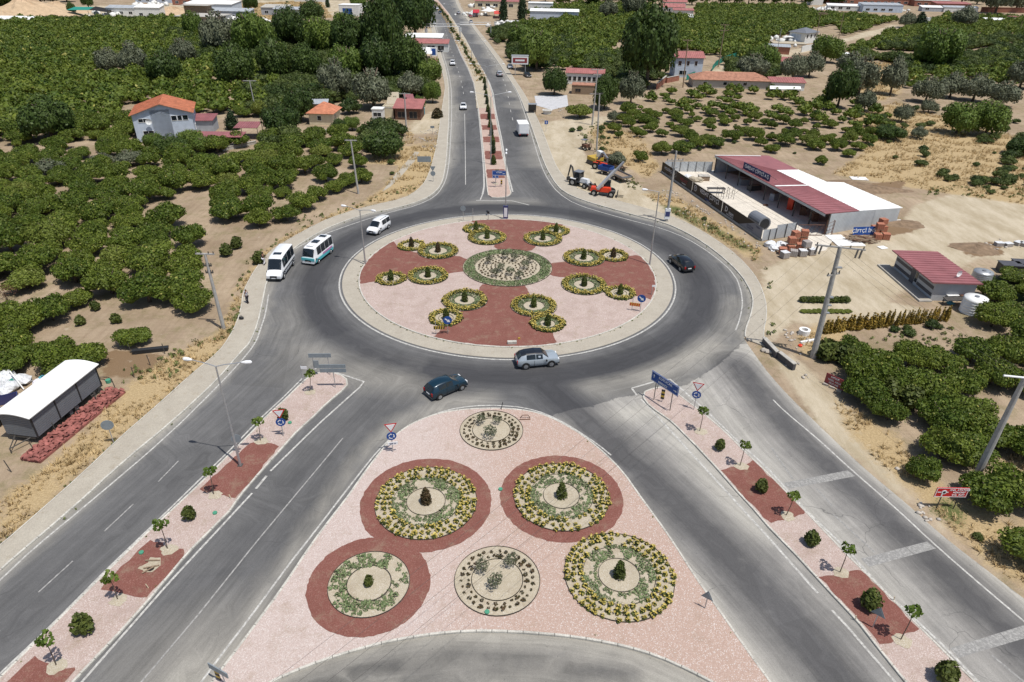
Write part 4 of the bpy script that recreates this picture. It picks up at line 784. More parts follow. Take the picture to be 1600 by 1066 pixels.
for z in WOOD:
    A = np.array(z); lo, hi = A.min(0), A.max(0); n = int((hi-lo).prod()/9); G_ = rng.uniform(lo, hi, (n, 2)); G_ = G_[inpoly(G_, z)]
    for h in HOLES: G_ = G_[~inpoly(G_, h)]
    for x, y in G_: wood.append((x, y, rnd.uniform(1.8, 3.4)))
wood = [w_ for w_ in wood if dline(np.array([w_[:2]]), [(q.x, q.y) for q in LO])[0] > w_[2]+1 and dline(np.array([w_[:2]]), [(q.x, q.y) for q in RO_])[0] > w_[2]+1 and not any(math.hypot(w_[0]-b_[0], w_[1]-b_[1]) < b_[2]+w_[2]*.9 for b_ in BLD)]
mass2('undergrowth', [(w_, PR1) for w_ in wood], 'leaf_u', 'tangled undergrowth and small trees filling the far woods')
SCRUB = [(W2([(1330, 175), (1480, 165), (1640, 190), (1700, 250), (1600, 300), (1480, 292), (1400, 250), (1330, 260), (1300, 275), (1360, 225)]), .018, .5, 1.7), (W2([(1450, 275), (1600, 262), (1640, 300), (1560, 305), (1470, 300)]), .05, .5, 1.3), (W2([(890, 205), (950, 195), (1000, 290), (930, 262)]), .05, .4, 1.1), (W2([(1130, 150), (1300, 165), (1340, 225), (1250, 250), (1120, 225)]), .006, .3, .8),
  (W2([(960, 200), (1290, 190), (1290, 260), (1120, 232), (1000, 255)]), .02, .25, .6), (W2([(570, 320), (520, 335), (440, 372), (395, 420), (375, 480), (350, 530), (330, 540), (372, 440), (420, 375), (540, 318)]), .03, .3, .8), (W2([(1290, 520), (1560, 505), (1600, 530), (1310, 548)]), .07, .5, 1.2), (W2([(1540, 430), (1640, 440), (1640, 490), (1560, 480)]), .08, .5, 1.2), (W2([(1310, 640), (1400, 700), (1450, 770), (1600, 870), (1600, 900), (1440, 780)]), .05, .3, .8), (W2([(840, 40), (1250, 15), (1250, 30), (860, 60)]), .001, 2, 3), (W2([(600, 225), (640, 215), (630, 270), (590, 290)]), .03, .4, 1), (W2([(1000, 292), (1040, 300), (1190, 390), (1150, 385)]), .03, .3, .7)]
scr = []
for z, dn_, r0, r1 in SCRUB:
    A = np.array(z); lo, hi = A.min(0), A.max(0); G_ = rng.uniform(lo, hi, (int((hi-lo).prod()*dn_), 2)); scr += [(x, y, rnd.uniform(r0, r1)) for x, y in G_[inpoly(G_, z)] if not any(math.hypot(x-b_[0], y-b_[1]) < b_[2]*.9 for b_ in TREES)]
scr = [w_ for w_ in scr if dline(np.array([w_[:2]]), [(q.x, q.y) for q in LO])[0] > w_[2]+.3 and dline(np.array([w_[:2]]), [(q.x, q.y) for q in RO_])[0] > w_[2]+.3]
mass2('scrub', [(w_, PR1) for w_ in scr], 'leaf_u', 'low wild scrub scattered over the verges and rough fields')
# dead brown tree, seedlings, hedges
tree('dead_tree', 'leafless rust brown tree at the left edge of the orchard', 'tree', at(12, 470), 1.5, arr_mesh('crown', *crown_arr(5, leaves=900, s=.035, core=.1, lobes=7), 'steelrust'), TRK[0], 1.1)
for i, (x, y, lb) in enumerate([(150, 485, 'tiny citrus seedling on bare soil, upper of two'), (127, 508, 'tiny citrus seedling on bare soil, lower of two'), (183, 505, 'tiny dark shrub left of the lone round citrus tree'), (355, 400, 'small citrus bush near the leaning pole top'), (371, 388, 'little round citrus bush left of the verge, alone'), (405, 412, 'green weed bush beside the pavement behind the white van'), (470, 322, 'green bush on the verge above the white minibus')]):
    tree('small_bush', lb, 'bush', at(x, y), .7 if i < 3 else 1.0, SHR[i % 3], TRK[0], 1)
for i in range(13):
    f0 = i/12; q = at(1268, 560).lerp(at(1412, 648), f0)+Vector((rnd.uniform(.6, 1.6)+1.6*math.exp(-((f0-.27)/.14)**2), rnd.uniform(.4, 1.2), 0))
    tree('roadside_shrub', 'feathery mid green shrub in the strip along the right road', 'shrub', q, rnd.uniform(1.2, 1.7), SHR[i % 3], TRK[0], .8, group='feathery shrubs along the right road')
# yellow brown hedge of thin upright plants
hb = Vector(at(1288, 520)); he = Vector(at(1482, 500))
for i in range(46):
    q = hb.lerp(he, i/45)+Vector((rnd.uniform(-.2, .2), rnd.uniform(-.2, .2), 0)); fy = i/45
    if i == 0: HM = [arr_mesh('foliage', *crown_arr(70+j, leaves=240, s=.22, lobes=7, hgt=4.6, lr=(.4, .42), low=-.9, core=.6, jn=.9), 'hedge_y') for j in range(3)]
    t = thing('upright_plant', 'thin upright yellow brown plant in the hedge row by the water tank' if fy > .45 else 'bushy golden plant in the hedge row beside the concrete pole', 'plant', q, rnd.uniform(0, 6), 'upright plants of the yellow hedge' if fy > .45 else 'golden plants of the hedge'); s_ = .34 if fy > .45 else .5
    t.scale = (s_, s_, s_*rnd.uniform(.85, 1.15)*(1.25 if fy > .45 else .8)); link('foliage', HM[i % 3], t)
for i in range(10):
    q = at(1254+i*7.5, 472); t = thing('low_shrub', 'low green shrub in the short row behind the concrete pole', 'shrub', q, rnd.uniform(0, 6), 'low green shrubs in a short row'); s_ = .62; t.scale = (s_, s_, s_*.7); link('foliage', SHR[i % 3], t)
for i in range(9):
    q = at(1256+i*8.5, 488); t = thing('low_shrub', 'low yellowing shrub in the second short row behind the concrete pole', 'shrub', q, rnd.uniform(0, 6), 'low yellowing shrubs in a short row'); s_ = .6; t.scale = (s_, s_, s_*.55); link('foliage', CITY[i % 2], t)
# divider saplings and shrubs
def sapling(x, y, tx, ty, lb):
    q = at(x, y, IZ); B = q; hh = 2.6
    for z in np.arange(1.2, 4.5, .1):
        T = at(tx, ty, z+IZ)
        if abs(T.y-q.y) < .15: hh = z; break
    T = Vector((T.x, q.y, IZ+hh)); 
    if (T-B).xy.length > .9: T.x = B.x+math.copysign(.9, T.x-B.x)
    t = thing('young_tree', lb, 'young tree', q, 0); m = MB(); d = T-B
    m.tube([(0, 0, 0), d*.45+Vector((.03, 0, 0)), d*.8], [.035, .028, .02], 6); m.obj('trunk', 'bark', t)
    c_ = link('crown', SAP[rnd.randrange(3)], t, d*.82-Vector((0, 0, .12)), rnd.uniform(0, 6)); c_.scale = (.62, .62, .7)
    pm_ = MB(); n = 14; pm_.add([(rnd.uniform(.42, .7)*math.cos(k*2*math.pi/n), rnd.uniform(.42, .62)*math.sin(k*2*math.pi/n), .02) for k in range(n)]+[(0, 0, .07)], [(k, (k+1) % n, n) for k in range(n)])
    tag(pm_.obj('sand_patch', 'bed_soil', None, loc=(q.x+.1, q.y-.05, IZ)), kind='structure')
for x, y, tx, ty, lb in [(484, 612, 485, 578, 'young tree at the roundabout tip of the left divider beside the sign frames'), (407, 689, 403, 652, 'young tree on the left divider right of the street lamp'), (334, 773, 326, 730, 'young tree at the lower corner of the maroon gravel by the lamp'), (262, 858, 249, 810, 'young tree at the top corner of the middle left maroon gravel'), (184, 937, 170, 895, 'young tree at the lower corner of the middle left maroon gravel'), (88, 1040, 68, 990, 'young tree nearest the bottom left corner on the divider'),
    (1093, 674, 1100, 635, 'young tree beside the triangular sign on the right divider'), (1156, 728, 1166, 688, 'young tree at the top corner of the upper right maroon gravel'), (1228, 806, 1243, 768, 'young tree at the lower corner of the upper right maroon gravel'), (1312, 895, 1328, 848, 'young tree at the top corner of the lower right maroon gravel'), (1407, 1000, 1432, 944, 'young tree at the lower corner of the lower right maroon gravel'), (774, 287, 776, 260, 'young tree behind the blue signs on the highway divider')]:
    sapling(x, y, tx, ty, lb)
def shrub(x, y, r_, hs, meshes, lb, name='shrub', cat='shrub', group=None, z=IZ, i=0):
    t = thing(name, lb, cat, at(x, y, z), rnd.uniform(0, 6), group); t.scale = (r_, r_, r_*hs); link('foliage', meshes[i % len(meshes)], t); return t
for i, (x, y, r_, lb) in enumerate([(443, 656, .62, 'dense round shrub behind the give way sign of the left divider'), (297, 811, .62, 'dense shrub between the two maroon gravel areas on the left divider'), (134, 988, .8, 'dense bushy shrub low on the left divider'), (1124, 703, .55, 'small leafy shrub between the first two young trees of the right divider'), (1188, 768, .65, 'leafy shrub inside the upper right maroon gravel'), (1266, 850, .65, 'leafy shrub on pink gravel between the right maroon areas'), (1357, 950, .8, 'leafy shrub inside the lower right maroon gravel'), (1474, 1064, .85, 'leafy shrub cut by the bottom edge on the right divider')]):
    shrub(x, y, r_, 1.15, SHR, lb, i=i)
for i, (x, y) in enumerate([(757, 130), (758, 141), (759.5, 152), (761, 163), (762.5, 175), (764, 187), (766, 199), (768, 212), (770, 226), (771, 240), (771, 257)]):
    shrub(x, y, .62, 1.1, CYP[:1] if i % 2 else CON, 'dark green conifer in the row down the middle of the highway divider', 'conifer', 'conifer', 'conifers along the highway divider', i=i)
dv = [at(*q) for q in [(680, 4), (692, 20), (702, 34), (708, 50), (718, 66), (728, 82), (738, 98), (748, 116), (754, 128)]]
for i, q in enumerate(resample(dv, 2.8)):
    t = thing('divider_bush', 'dusty bush in the dry grass of the far highway divider', 'bush', (q.x+rnd.uniform(-.8, .8), q.y, IZ), rnd.uniform(0, 6), 'dusty bushes on the far highway divider'); r_ = rnd.uniform(.5, .9); t.scale = (r_, r_, r_*.8); link('foliage', (OLS+SHR)[i % 5], t)
# round flower beds
def clump(seed, n=26, ny=9, s=.11, h=.26, r0=.2, dead=False):
    r = np.random.default_rng(seed); D = r.normal(0, 1, (n, 3)); D[:, 2] = abs(D[:, 2])+.15; D /= np.linalg.norm(D, axis=1)[:, None]
    P = D*np.array([r0, r0, h])*r.uniform(.5, 1, (n, 1)); P[:, 2] += .02; V, F = cards(P, D, s, r)
    D2 = r.normal(0, 1, (max(ny, 1), 3)); D2[:, 2] = abs(D2[:, 2])+.6; D2 /= np.linalg.norm(D2, axis=1)[:, None]
    V2, F2 = cards(D2*np.array([r0, r0, h])*1.05+np.array([0, 0, .05]), D2+np.array([0, 0, 1.]), s*.72, r)
    if not ny: return V, [tuple(f) for f in F], np.zeros(len(F), int)
    return np.vstack([V, V2]), [tuple(f) for f in F]+[tuple(f+len(V)) for f in F2], np.concatenate([np.zeros(len(F), int), np.ones(len(F2), int)])
YF = [clump(i, ny=int(9+i*2), n=26, s=.085, h=.24, r0=.2) for i in range(5)]; GF = [clump(20+i, ny=0, n=20, s=.065, h=.13, r0=.20) for i in range(4)]; BF = [clump(40+i, ny=0, n=12, s=.07, h=.16, r0=.13) for i in range(3)]
YM = [arr_mesh('flowering_clump', *YF[i][:2], ['leaf_s', 'flower'], YF[i][2]) for i in range(5)]; BM_ = [arr_mesh('bedding_plant', *BF[i][:2], 'leaf_b') for i in range(3)]
ystuff, gstuff, bstuff = [], [], []
def ring(c, r0, r1, sp): 
    out = []; rr = r0+sp*.4
    while rr < r1-.02:
        n = max(3, int(2*math.pi*rr/sp)); a0 = rnd.uniform(0, 6)
        for k in range(n): out.append((c[0]+(rr+rnd.uniform(-.12, .12)*sp)*math.cos(a0+k*2*math.pi/n+rnd.uniform(-.15, .15)*sp/rr), c[1]+(rr+rnd.uniform(-.12, .12)*sp)*math.sin(a0+k*2*math.pi/n)))
        rr += sp*.88
    return out
def bed(c, r_, name_label, yin=.66, gin=.38, group=None, edge=True, inner=True, soilz=.035):
    t = tag(thing('flower_bed', name_label, 'flower bed', (c[0], c[1], IZ), 0, group))
    s_ = sheet('soil', circ((0, 0, 0), r_, 48), soilz, 'bed_soil', kind=None, parent=t)
    e = MB()
    for rr in ([r_, r_*gin, r_*yin] if inner else [r_]):
        v, f = strip(circ((0, 0, 0), rr, 48), .035, soilz+.06, True); e.add(v, f)
        n = 48; o = circ((0, 0, 0), rr+.018, n); e.add([(p.x, p.y, 0) for p in o]+[(p.x, p.y, soilz+.06) for p in o], [(i, (i+1) % n, n+(i+1) % n, n+i) for i in range(n)])
    e.obj('edging_ring', 'edging', t); return t
SIDE = ['right', 'top right', 'top', 'top left', 'left', 'bottom left', 'bottom', 'bottom right']
def flab(c_, x, y, r_, lb):
    s8 = SIDE[int(((math.degrees(math.atan2(y-c_.y, x-c_.x))+22.5) % 360)//45)]; row = 'outer' if math.hypot(x-c_.x, y-c_.y) > r_*.86 else 'inner'
    t = 'yellow clump, %s side, %s row, %s' % (s8, row, lb.replace('large bed at the', '').replace('of the near island', 'large bed').strip()); return t, 'flower', t
nearbeds = [((877, 777), 3.77, 'large bed at the upper right of the near island'), ((666, 786), 3.95, 'large bed at the upper left of the near island'), ((967, 901), 3.79, 'large bed at the lower right of the near island')]
for px, r_, lb in nearbeds:
    c_ = at(*px); bed(c_, r_, 'round flower bed with yellow rim, '+lb)
    for i, (x, y) in enumerate(ring(c_, r_*.66, r_*.985, .545)):
        if rnd.random() < .06: continue
        o = tag(link('flower_clump', YM[i % 5], None, (x, y, IZ+.03), rnd.uniform(0, 6)), *flab(c_, x, y, r_, lb)); q = rnd.uniform(.8, 1.35); o.scale = (q, q, q)
    gstuff += [(x, y, rnd.uniform(.8, 1.3)) for x, y in ring(c_, r_*.40, r_*.68, .32) if rnd.random() < .75+.3*math.sin(x*2.1+y*1.7)]
    shrub(*px, .48, 1.15, CONB if px[0] == 666 else CON, 'conifer shrub centred in the '+lb, 'conifer_shrub', 'conifer', i=px[0] % 3)
c_ = at(577, 914); bed(c_, 2.75, 'round bed of grey green sprawling plants at the lower left of the near island', yin=.55, gin=.54)
gstuff += [(x, y, rnd.uniform(.9, 1.5)) for x, y in ring(c_, 1.5, 2.7, .32) if rnd.random() < .6+.3*math.sin(x*2.3+y*1.5)]; shrub(577, 914, .42, 1.2, SHR, 'small green shrub in the middle of the grey green round bed', i=1)
for px, r_, gi, lb in (((777, 908), 2.94, .6, 'sandy bed in the lower middle of the near island'), ((768, 674), 2.83, .6, 'sandy bed at the tip of the near island')):
    c_ = at(*px); bed(c_, r_, 'round '+lb, gin=gi, yin=gi*1.001)
    for i, (x, y) in enumerate(ring(c_, r_*.62, r_*.97, .5)):
        o = tag(link('bedding_plant', BM_[i % 3], None, (x, y, IZ+.03), rnd.uniform(0, 6)), 'withered bedding plant, %s side of the %s' % (SIDE[int(((math.degrees(math.atan2(y-c_.y, x-c_.x))+22.5) % 360)//45)], lb.replace(' of the near island', '')), 'bedding plant', 'withered plants of the '+lb); q = rnd.uniform(.8, 1.7); o.scale = (q, q, q)
for x, y, r_, lb in [(755, 893, .75, 'straggly olive bush at the left of the lower middle sandy bed'), (797, 884, .7, 'straggly olive bush at the right of the lower middle sandy bed'), (775, 918, .8, 'straggly olive bush in the middle of the lower middle sandy bed'), (752, 662, .7, 'olive bush at the upper left of the tip bed'), (766, 684, .85, 'olive bush in the middle of the tip bed'), (777, 662, .55, 'small green bush at the back of the tip bed')]:
    shrub(x, y, r_, 1.35, OLS, lb, 'olive_bush', 'olive bush', z=IZ+.03, i=int(x) % 2)
cb = at(793, 419); rb = CBR
bed(cb, rb, 'large central round bed with a wide green ring', gin=.735, yin=.736)
gstuff += [(x, y, rnd.uniform(1.0, 1.6)) for x, y in ring(cb, rb*.745, rb*.99, .40)]
bstuff += [(x, y, rnd.uniform(.9, 1.4)) for x, y in ring(cb, rb*.15, rb*.72, .62)]
for i, (x, y) in enumerate([(765, 412), (783, 424), (797, 430), (803, 408), (790, 404), (820, 420), (812, 436), (774, 432), (829, 411)]):
    shrub(x, y, .85, 1.3, OLS, 'young olive bush in the central bed of the roundabout', 'olive_bush', 'olive bush', 'olive bushes in the central bed', z=IZ+.03, i=i)
rbeds = [((684.4, 394), 33, 'b', 'upper left large'), ((643, 386), 21, 'b', 'upper left small'), ((761, 373), 31.5, 's', 'top left large'), ((744, 360), 20, 's', 'top left small'), ((668.6, 433), 32.7, 's', 'left large'), ((611, 438), 23, 's', 'left small'), ((726, 471), 37, 's', 'lower left large'), ((696.8, 499), 26.5, 's', 'lower left small'),
 ((848, 375), 31.5, 's', 'top right large'), ((869, 363), 20.5, 's', 'top right small'), ((912, 405), 34, 's', 'upper right large'), ((958, 402), 23, 'b', 'upper right small'), ((912.6, 447), 37, 's', 'right large'), ((969, 460), 23, 's', 'right small'), ((834, 480), 37.5, 's', 'lower right large'), ((855.6, 508), 27.5, 's', 'lower right small')]
placed = []
for i, (px, hw_, k, lb) in enumerate(rbeds):
    c_ = at(*px); r_ = hw_/ppm(*px)*.97; bed(c_, r_, 'yellow rimmed round bed, %s of the roundabout beds' % lb, gin=.45, yin=.7, soilz=.03+.006*(i % 3))
    oth = [(q, s_) for q, s_ in placed]
    def free(x, y): return all(math.hypot(x-q.x, y-q.y) > s_*.97 for q, s_ in oth)
    ystuff += [(x, y, rnd.uniform(.9, 1.5)) for x, y in ring(c_, r_*(.72 if hw_ > 30 else .68), r_*1.0, .42) if free(x, y)]
    if hw_ > 30 or i % 3 == 0: gstuff += [(x, y, rnd.uniform(.9, 1.4)) for x, y in ring(c_, r_*.46, r_*.72, .36) if free(x, y)]
    placed.append((c_, r_)); shrub(*px, .44, 1.2, CONB if k == 'b' else CON, 'dark conifer shrub centred in the %s roundabout bed' % lb, 'conifer_shrub', 'conifer', i=i)
def scatter(name, items, protos, mats, label, z=IZ+.03):
    Vs, lens, idx, mi, off = [], [], [], [], 0
    for x, y, q in items:
        V, F, m_ = protos[rnd.randrange(len(protos))]; t = rnd.uniform(0, 6.28); co, s_ = math.cos(t), math.sin(t)
        Vs.append(V@np.array([[co, s_, 0], [-s_, co, 0], [0, 0, 1]])*q+np.array([x, y, z])); F_ = np.array(F); lens += [F_.shape[1]]*len(F_); idx.append((F_+off).ravel()); mi.append(m_); off += len(V)
    V = np.vstack(Vs); idx = np.concatenate(idx); me = bpy.data.meshes.new(name); me.vertices.add(len(V)); me.vertices.foreach_set('co', V.astype(np.float32).ravel()); me.loops.add(len(idx)); me.loops.foreach_set('vertex_index', idx.astype(np.int32))
    me.polygons.add(len(lens)); me.polygons.foreach_set('loop_start', (np.concatenate([[0], np.cumsum(lens)[:-1]])).astype(np.int32)); me.polygons.foreach_set('loop_total', np.array(lens, np.int32)); me.update(calc_edges=True)
    for m_ in mats: me.materials.append(M[m_])
    me.polygons.foreach_set('material_index', np.concatenate(mi).astype(np.int32)); return tag(link(name, me), label, None, None, 'stuff')
scatter('yellow_flowers', ystuff, YF, ['leaf_s', 'flower'], 'yellow flowering clumps rimming the roundabout beds')
scatter('ground_cover', gstuff, GF, ['cover'], 'grey green sprawling ground cover in the beds'); scatter('small_bed_plants', bstuff, BF, ['leaf_b'], 'small plants on the sand of the central bed')
# dry grass and weeds
def tuft(seed, n=7, h=.45, w=.03, sp=.22):
    r = np.random.default_rng(seed); V, F = [], []
    for i in range(n):
        b = r.uniform(-sp, sp, 2)*.6; a_ = r.uniform(0, 6.28); L = r.uniform(.15, .45); hh = h*r.uniform(.5, 1.1); u = np.array([math.cos(a_+1.57), math.sin(a_+1.57)])*w*r.uniform(.7, 1.6)
        V += [(b[0]-u[0], b[1]-u[1], 0), (b[0]+u[0], b[1]+u[1], 0), (b[0]+math.cos(a_)*L, b[1]+math.sin(a_)*L, hh)]; F.append((3*i, 3*i+1, 3*i+2))
    return np.array(V), F, np.zeros(len(F), int)
TU = [tuft(i) for i in range(6)]; LT = [clump(80+i, ny=0, n=9, s=.14, h=.3, r0=.26) for i in range(4)]
def fill(polys, dens, mn, mx, excl=True, keep=1.0):
    out = []
    for z in polys:
        A = np.array([(q[0], q[1]) for q in z]); lo, hi = A.min(0), A.max(0); n = int((hi-lo).prod()*dens)
        if n > 40000: n = 40000
        G_ = rng.uniform(lo, hi, (n, 2)); G_ = G_[inpoly(G_, A)]
        if excl: G_ = G_[~inpoly(G_, [(q.x, q.y) for q in list(LO)+list(reversed(RO_))+list(ER[1:])+[at(1900, 1290), at(-500, 1290)]])]
        # clustered growth
        cl = np.sin(G_[:, 0]*.7+2*np.sin(G_[:, 1]*.45))+np.sin(G_[:, 1]*.9+1.3*np.cos(G_[:, 0]*.5)); G_ = G_[cl+rng.uniform(-1, 1, len(G_)) > -.4]
        out += [(x, y, rng.uniform(mn, mx)) for x, y in G_]
    return out
nearz = [z for z in DRYZ if min(math.hypot(q.x, q.y) for q in z) < 100]; farz = [z for z in DRYZ if z not in nearz]
gr = fill(nearz, 8, .4, 1.25)+fill(farz, 3.2, .6, 1.6)
scatter('dry_grass', gr, TU, ['drygrass'], 'dry golden grass on the verges and fields', z=0)
q_ = [(q.x, q.y) for q in dv]; L_ = offset(resample(dv, 2), 2.0); R__ = offset(resample(dv, 2), -2.0)
scatter('dry_grass', [(x, y, s_) for x, y, s_ in fill([[(p.x, p.y) for p in L_]+[(p.x, p.y) for p in reversed(R__)]], 9, .7, 1.3, excl=False)], TU, ['drygrass'], 'dry grass on the far highway divider', z=IZ)
wz = [ats(l) for l in ([(345, 540), (372, 505), (385, 445), (405, 418), (440, 380), (432, 372), (385, 410), (365, 455), (352, 500), (320, 545)], [(430, 378), (500, 345), (590, 315), (650, 298), (640, 290), (560, 318), (480, 335)], [(1040, 322), (1100, 355), (1150, 385), (1180, 410), (1200, 440), (1205, 500), (1196, 540), (1205, 540), (1215, 490), (1205, 430), (1170, 385), (1060, 322)],
   [(1545, 432), (1640, 438), (1640, 500), (1560, 500), (1530, 470)], [(1300, 532), (1480, 512), (1560, 520), (1560, 540), (1310, 548)], [(180, 560), (300, 530), (340, 540), (240, 610), (190, 620)], [(885, 215), (935, 190), (950, 240), (1000, 290), (1030, 320), (990, 300), (930, 262)], [(1040, 330), (1180, 400), (1190, 392), (1060, 322)], [(1450, 290), (1600, 290), (1600, 315), (1450, 305)])]
wd = fill(wz, 1.1, .5, 1.3)
# weeds along kerbs and the island rim
for pts, dens, sd in ((LK, .5, -.25), (RK, .5, -.25), (circ(RC, RIN+.25, 200), 1.1, 0), (SWM, .35, -.2), (TRIA, .25, -.25), (TRI, .2, -.2), (LO, .8, .25), (RO_, .7, -.3)):
    for q in offset(resample([p for p in pts if p.y < 170], .5), sd):
        if rnd.random() < dens*.4: wd.append((q.x+rnd.uniform(-.1, .1), q.y+rnd.uniform(-.1, .1), rnd.uniform(.15, .5)))
for _ in range(420):
    a_, d_ = rnd.uniform(0, 6.28), RIN*math.sqrt(rnd.random()); x, y = RC.x+d_*math.cos(a_), RC.y+d_*math.sin(a_)
    if math.sin(x*.5)+math.cos(y*.6+1) > .6: wd.append((x, y, rnd.uniform(.15, .35)))
scatter('weeds', wd, LT, ['weed'], 'weeds along kerbs, verges and rough ground', z=.06)
# loose stones
def stone(seed): 
    r = np.random.default_rng(seed); V = ICO1[0]*r.uniform(.7, 1.2, (len(ICO1[0]), 1))*np.array([.16, .12, .09]); V[:, 2] += .04; return V, [tuple(f) for f in ICO1[1]], np.zeros(len(ICO1[1]), int)
STN = [stone(i) for i in range(5)]
sz = [ats(l) for l in ([(1030, 295), (1065, 300), (1130, 340), (1190, 385), (1180, 395), (1100, 355), (1040, 320)], [(1200, 545), (1230, 550), (1280, 590), (1270, 600), (1215, 570)], [(1390, 720), (1430, 760), (1480, 830), (1450, 820), (1400, 760)], [(840, 165), (880, 170), (885, 190), (845, 190)], [(655, 200), (690, 205), (680, 240), (655, 232)], [(1220, 515), (1260, 520), (1280, 560), (1240, 555)], [(1520, 370), (1600, 378), (1600, 390), (1530, 390)])]
scatter('rubble', fill(sz, 2.2, .4, 1.8), STN, ['rubble'], 'loose stones and rubble on the verges', z=0)
# buildings
def rect(px, py, ang, w, d):
    o = at(px, py); u = Vector((math.cos(ang), math.sin(ang), 0)); v = Vector((-math.sin(ang), math.cos(ang), 0)); return o, u, v
def box_part(name, parent, mat, x0, x1, y0, y1, z0, z1):
    return MB().box(((x0+x1)/2, (y0+y1)/2, (z0+z1)/2), (x1-x0, y1-y0, z1-z0)).obj(name, mat, parent)
def window(root, side, w, d, u0, z0, uw, zh, frame='white', pane='glass', name='window'):
    """side 0 front(-y) 1 right(+x) 2 back 3 left; u0 from that side's left corner"""
    m = MB(); t = .06; b = .05
    for (a0, a1, c0, c1) in ((0, uw, 0, t), (0, uw, zh-t, zh), (0, t, t, zh-t), (uw-t, uw, t, zh-t)): m.box(((a0+a1)/2, 0, (c0+c1)/2), (a1-a0, b*2, c1-c0))
    if uw > 1.4: m.box((uw/2, 0, zh/2), (t, b*2, zh-2*t))
    M4 = {0: ((u0, -.01, z0), 0), 1: ((w+.01, u0, z0), math.pi/2), 2: ((w-u0, d+.01, z0), math.pi), 3: ((-.01, d-u0, z0), -math.pi/2)}[side]
    f = m.obj(name, frame, root, loc=M4[0], rz=M4[1]); MB().box((uw/2, .0, zh/2), (uw-2*t, .05, zh-2*t)).obj('pane', pane, f); return f
def ribbed(root, corners, mat, t=.08, sp=.5, rib=.05, name='roof_panel', top='roof', pw=1.0):
    """sheet roof: corners eave-left, eave-right, ridge-right, ridge-left; panels side by side, each with ribs up the slope"""
    a_, b_, c_, d_ = [Vector(q) for q in corners]; L = (b_-a_).length; n = max(1, int(round(L/pw))); n = min(n, 60)
    R_ = MB(); R_.slab([a_, b_, c_, d_], t); r = R_.obj(top, mat, root); nr = (b_-a_).cross(d_-a_).normalized(); nr = nr if nr.z > 0 else -nr
    for k in range(n):
        f0, f1 = k/n, (k+1)/n; m = MB()
        p0, p1, p2, p3 = a_.lerp(b_, f0), a_.lerp(b_, f1-.02/L*1), d_.lerp(c_, f1-.02/L*1), d_.lerp(c_, f0)
        o = nr*.012; m.slab([p0+o, p1+o, p2+o, p3+o], .010)
        q = max(1, int(round((p1-p0).length/sp)))
        for j in range(q):
            f = (j+.04)/q; e0, e1 = p0.lerp(p1, f), p3.lerp(p2, f); m.slab([e0+nr*(rib+.012), e0+(b_-a_).normalized()*.06+nr*(rib+.012), e1+(b_-a_).normalized()*.06+nr*(rib+.012), e1+nr*(rib+.012)], rib)
        m.obj(name, mat, r)
    return r
def plain_roof(root, corners, mat, t=.1, ribs=0):
    m = MB(); m.slab(corners, t); a_, b_, c_, d_ = [Vector(q) for q in corners]; nr = (b_-a_).cross(d_-a_).normalized(); nr = nr if nr.z > 0 else -nr
    if ribs:
        L = (b_-a_).length; n = int(L/ribs); e = (b_-a_).normalized()*min(.12, ribs*.3)
        for j in range(n):
            f = (j+.5)/n; p, q = a_.lerp(b_, f), d_.lerp(c_, f); m.slab([p+nr*.06, p+e+nr*.06, q+e+nr*.06, q+nr*.06], .06)
    return m.obj('roof', mat, root)
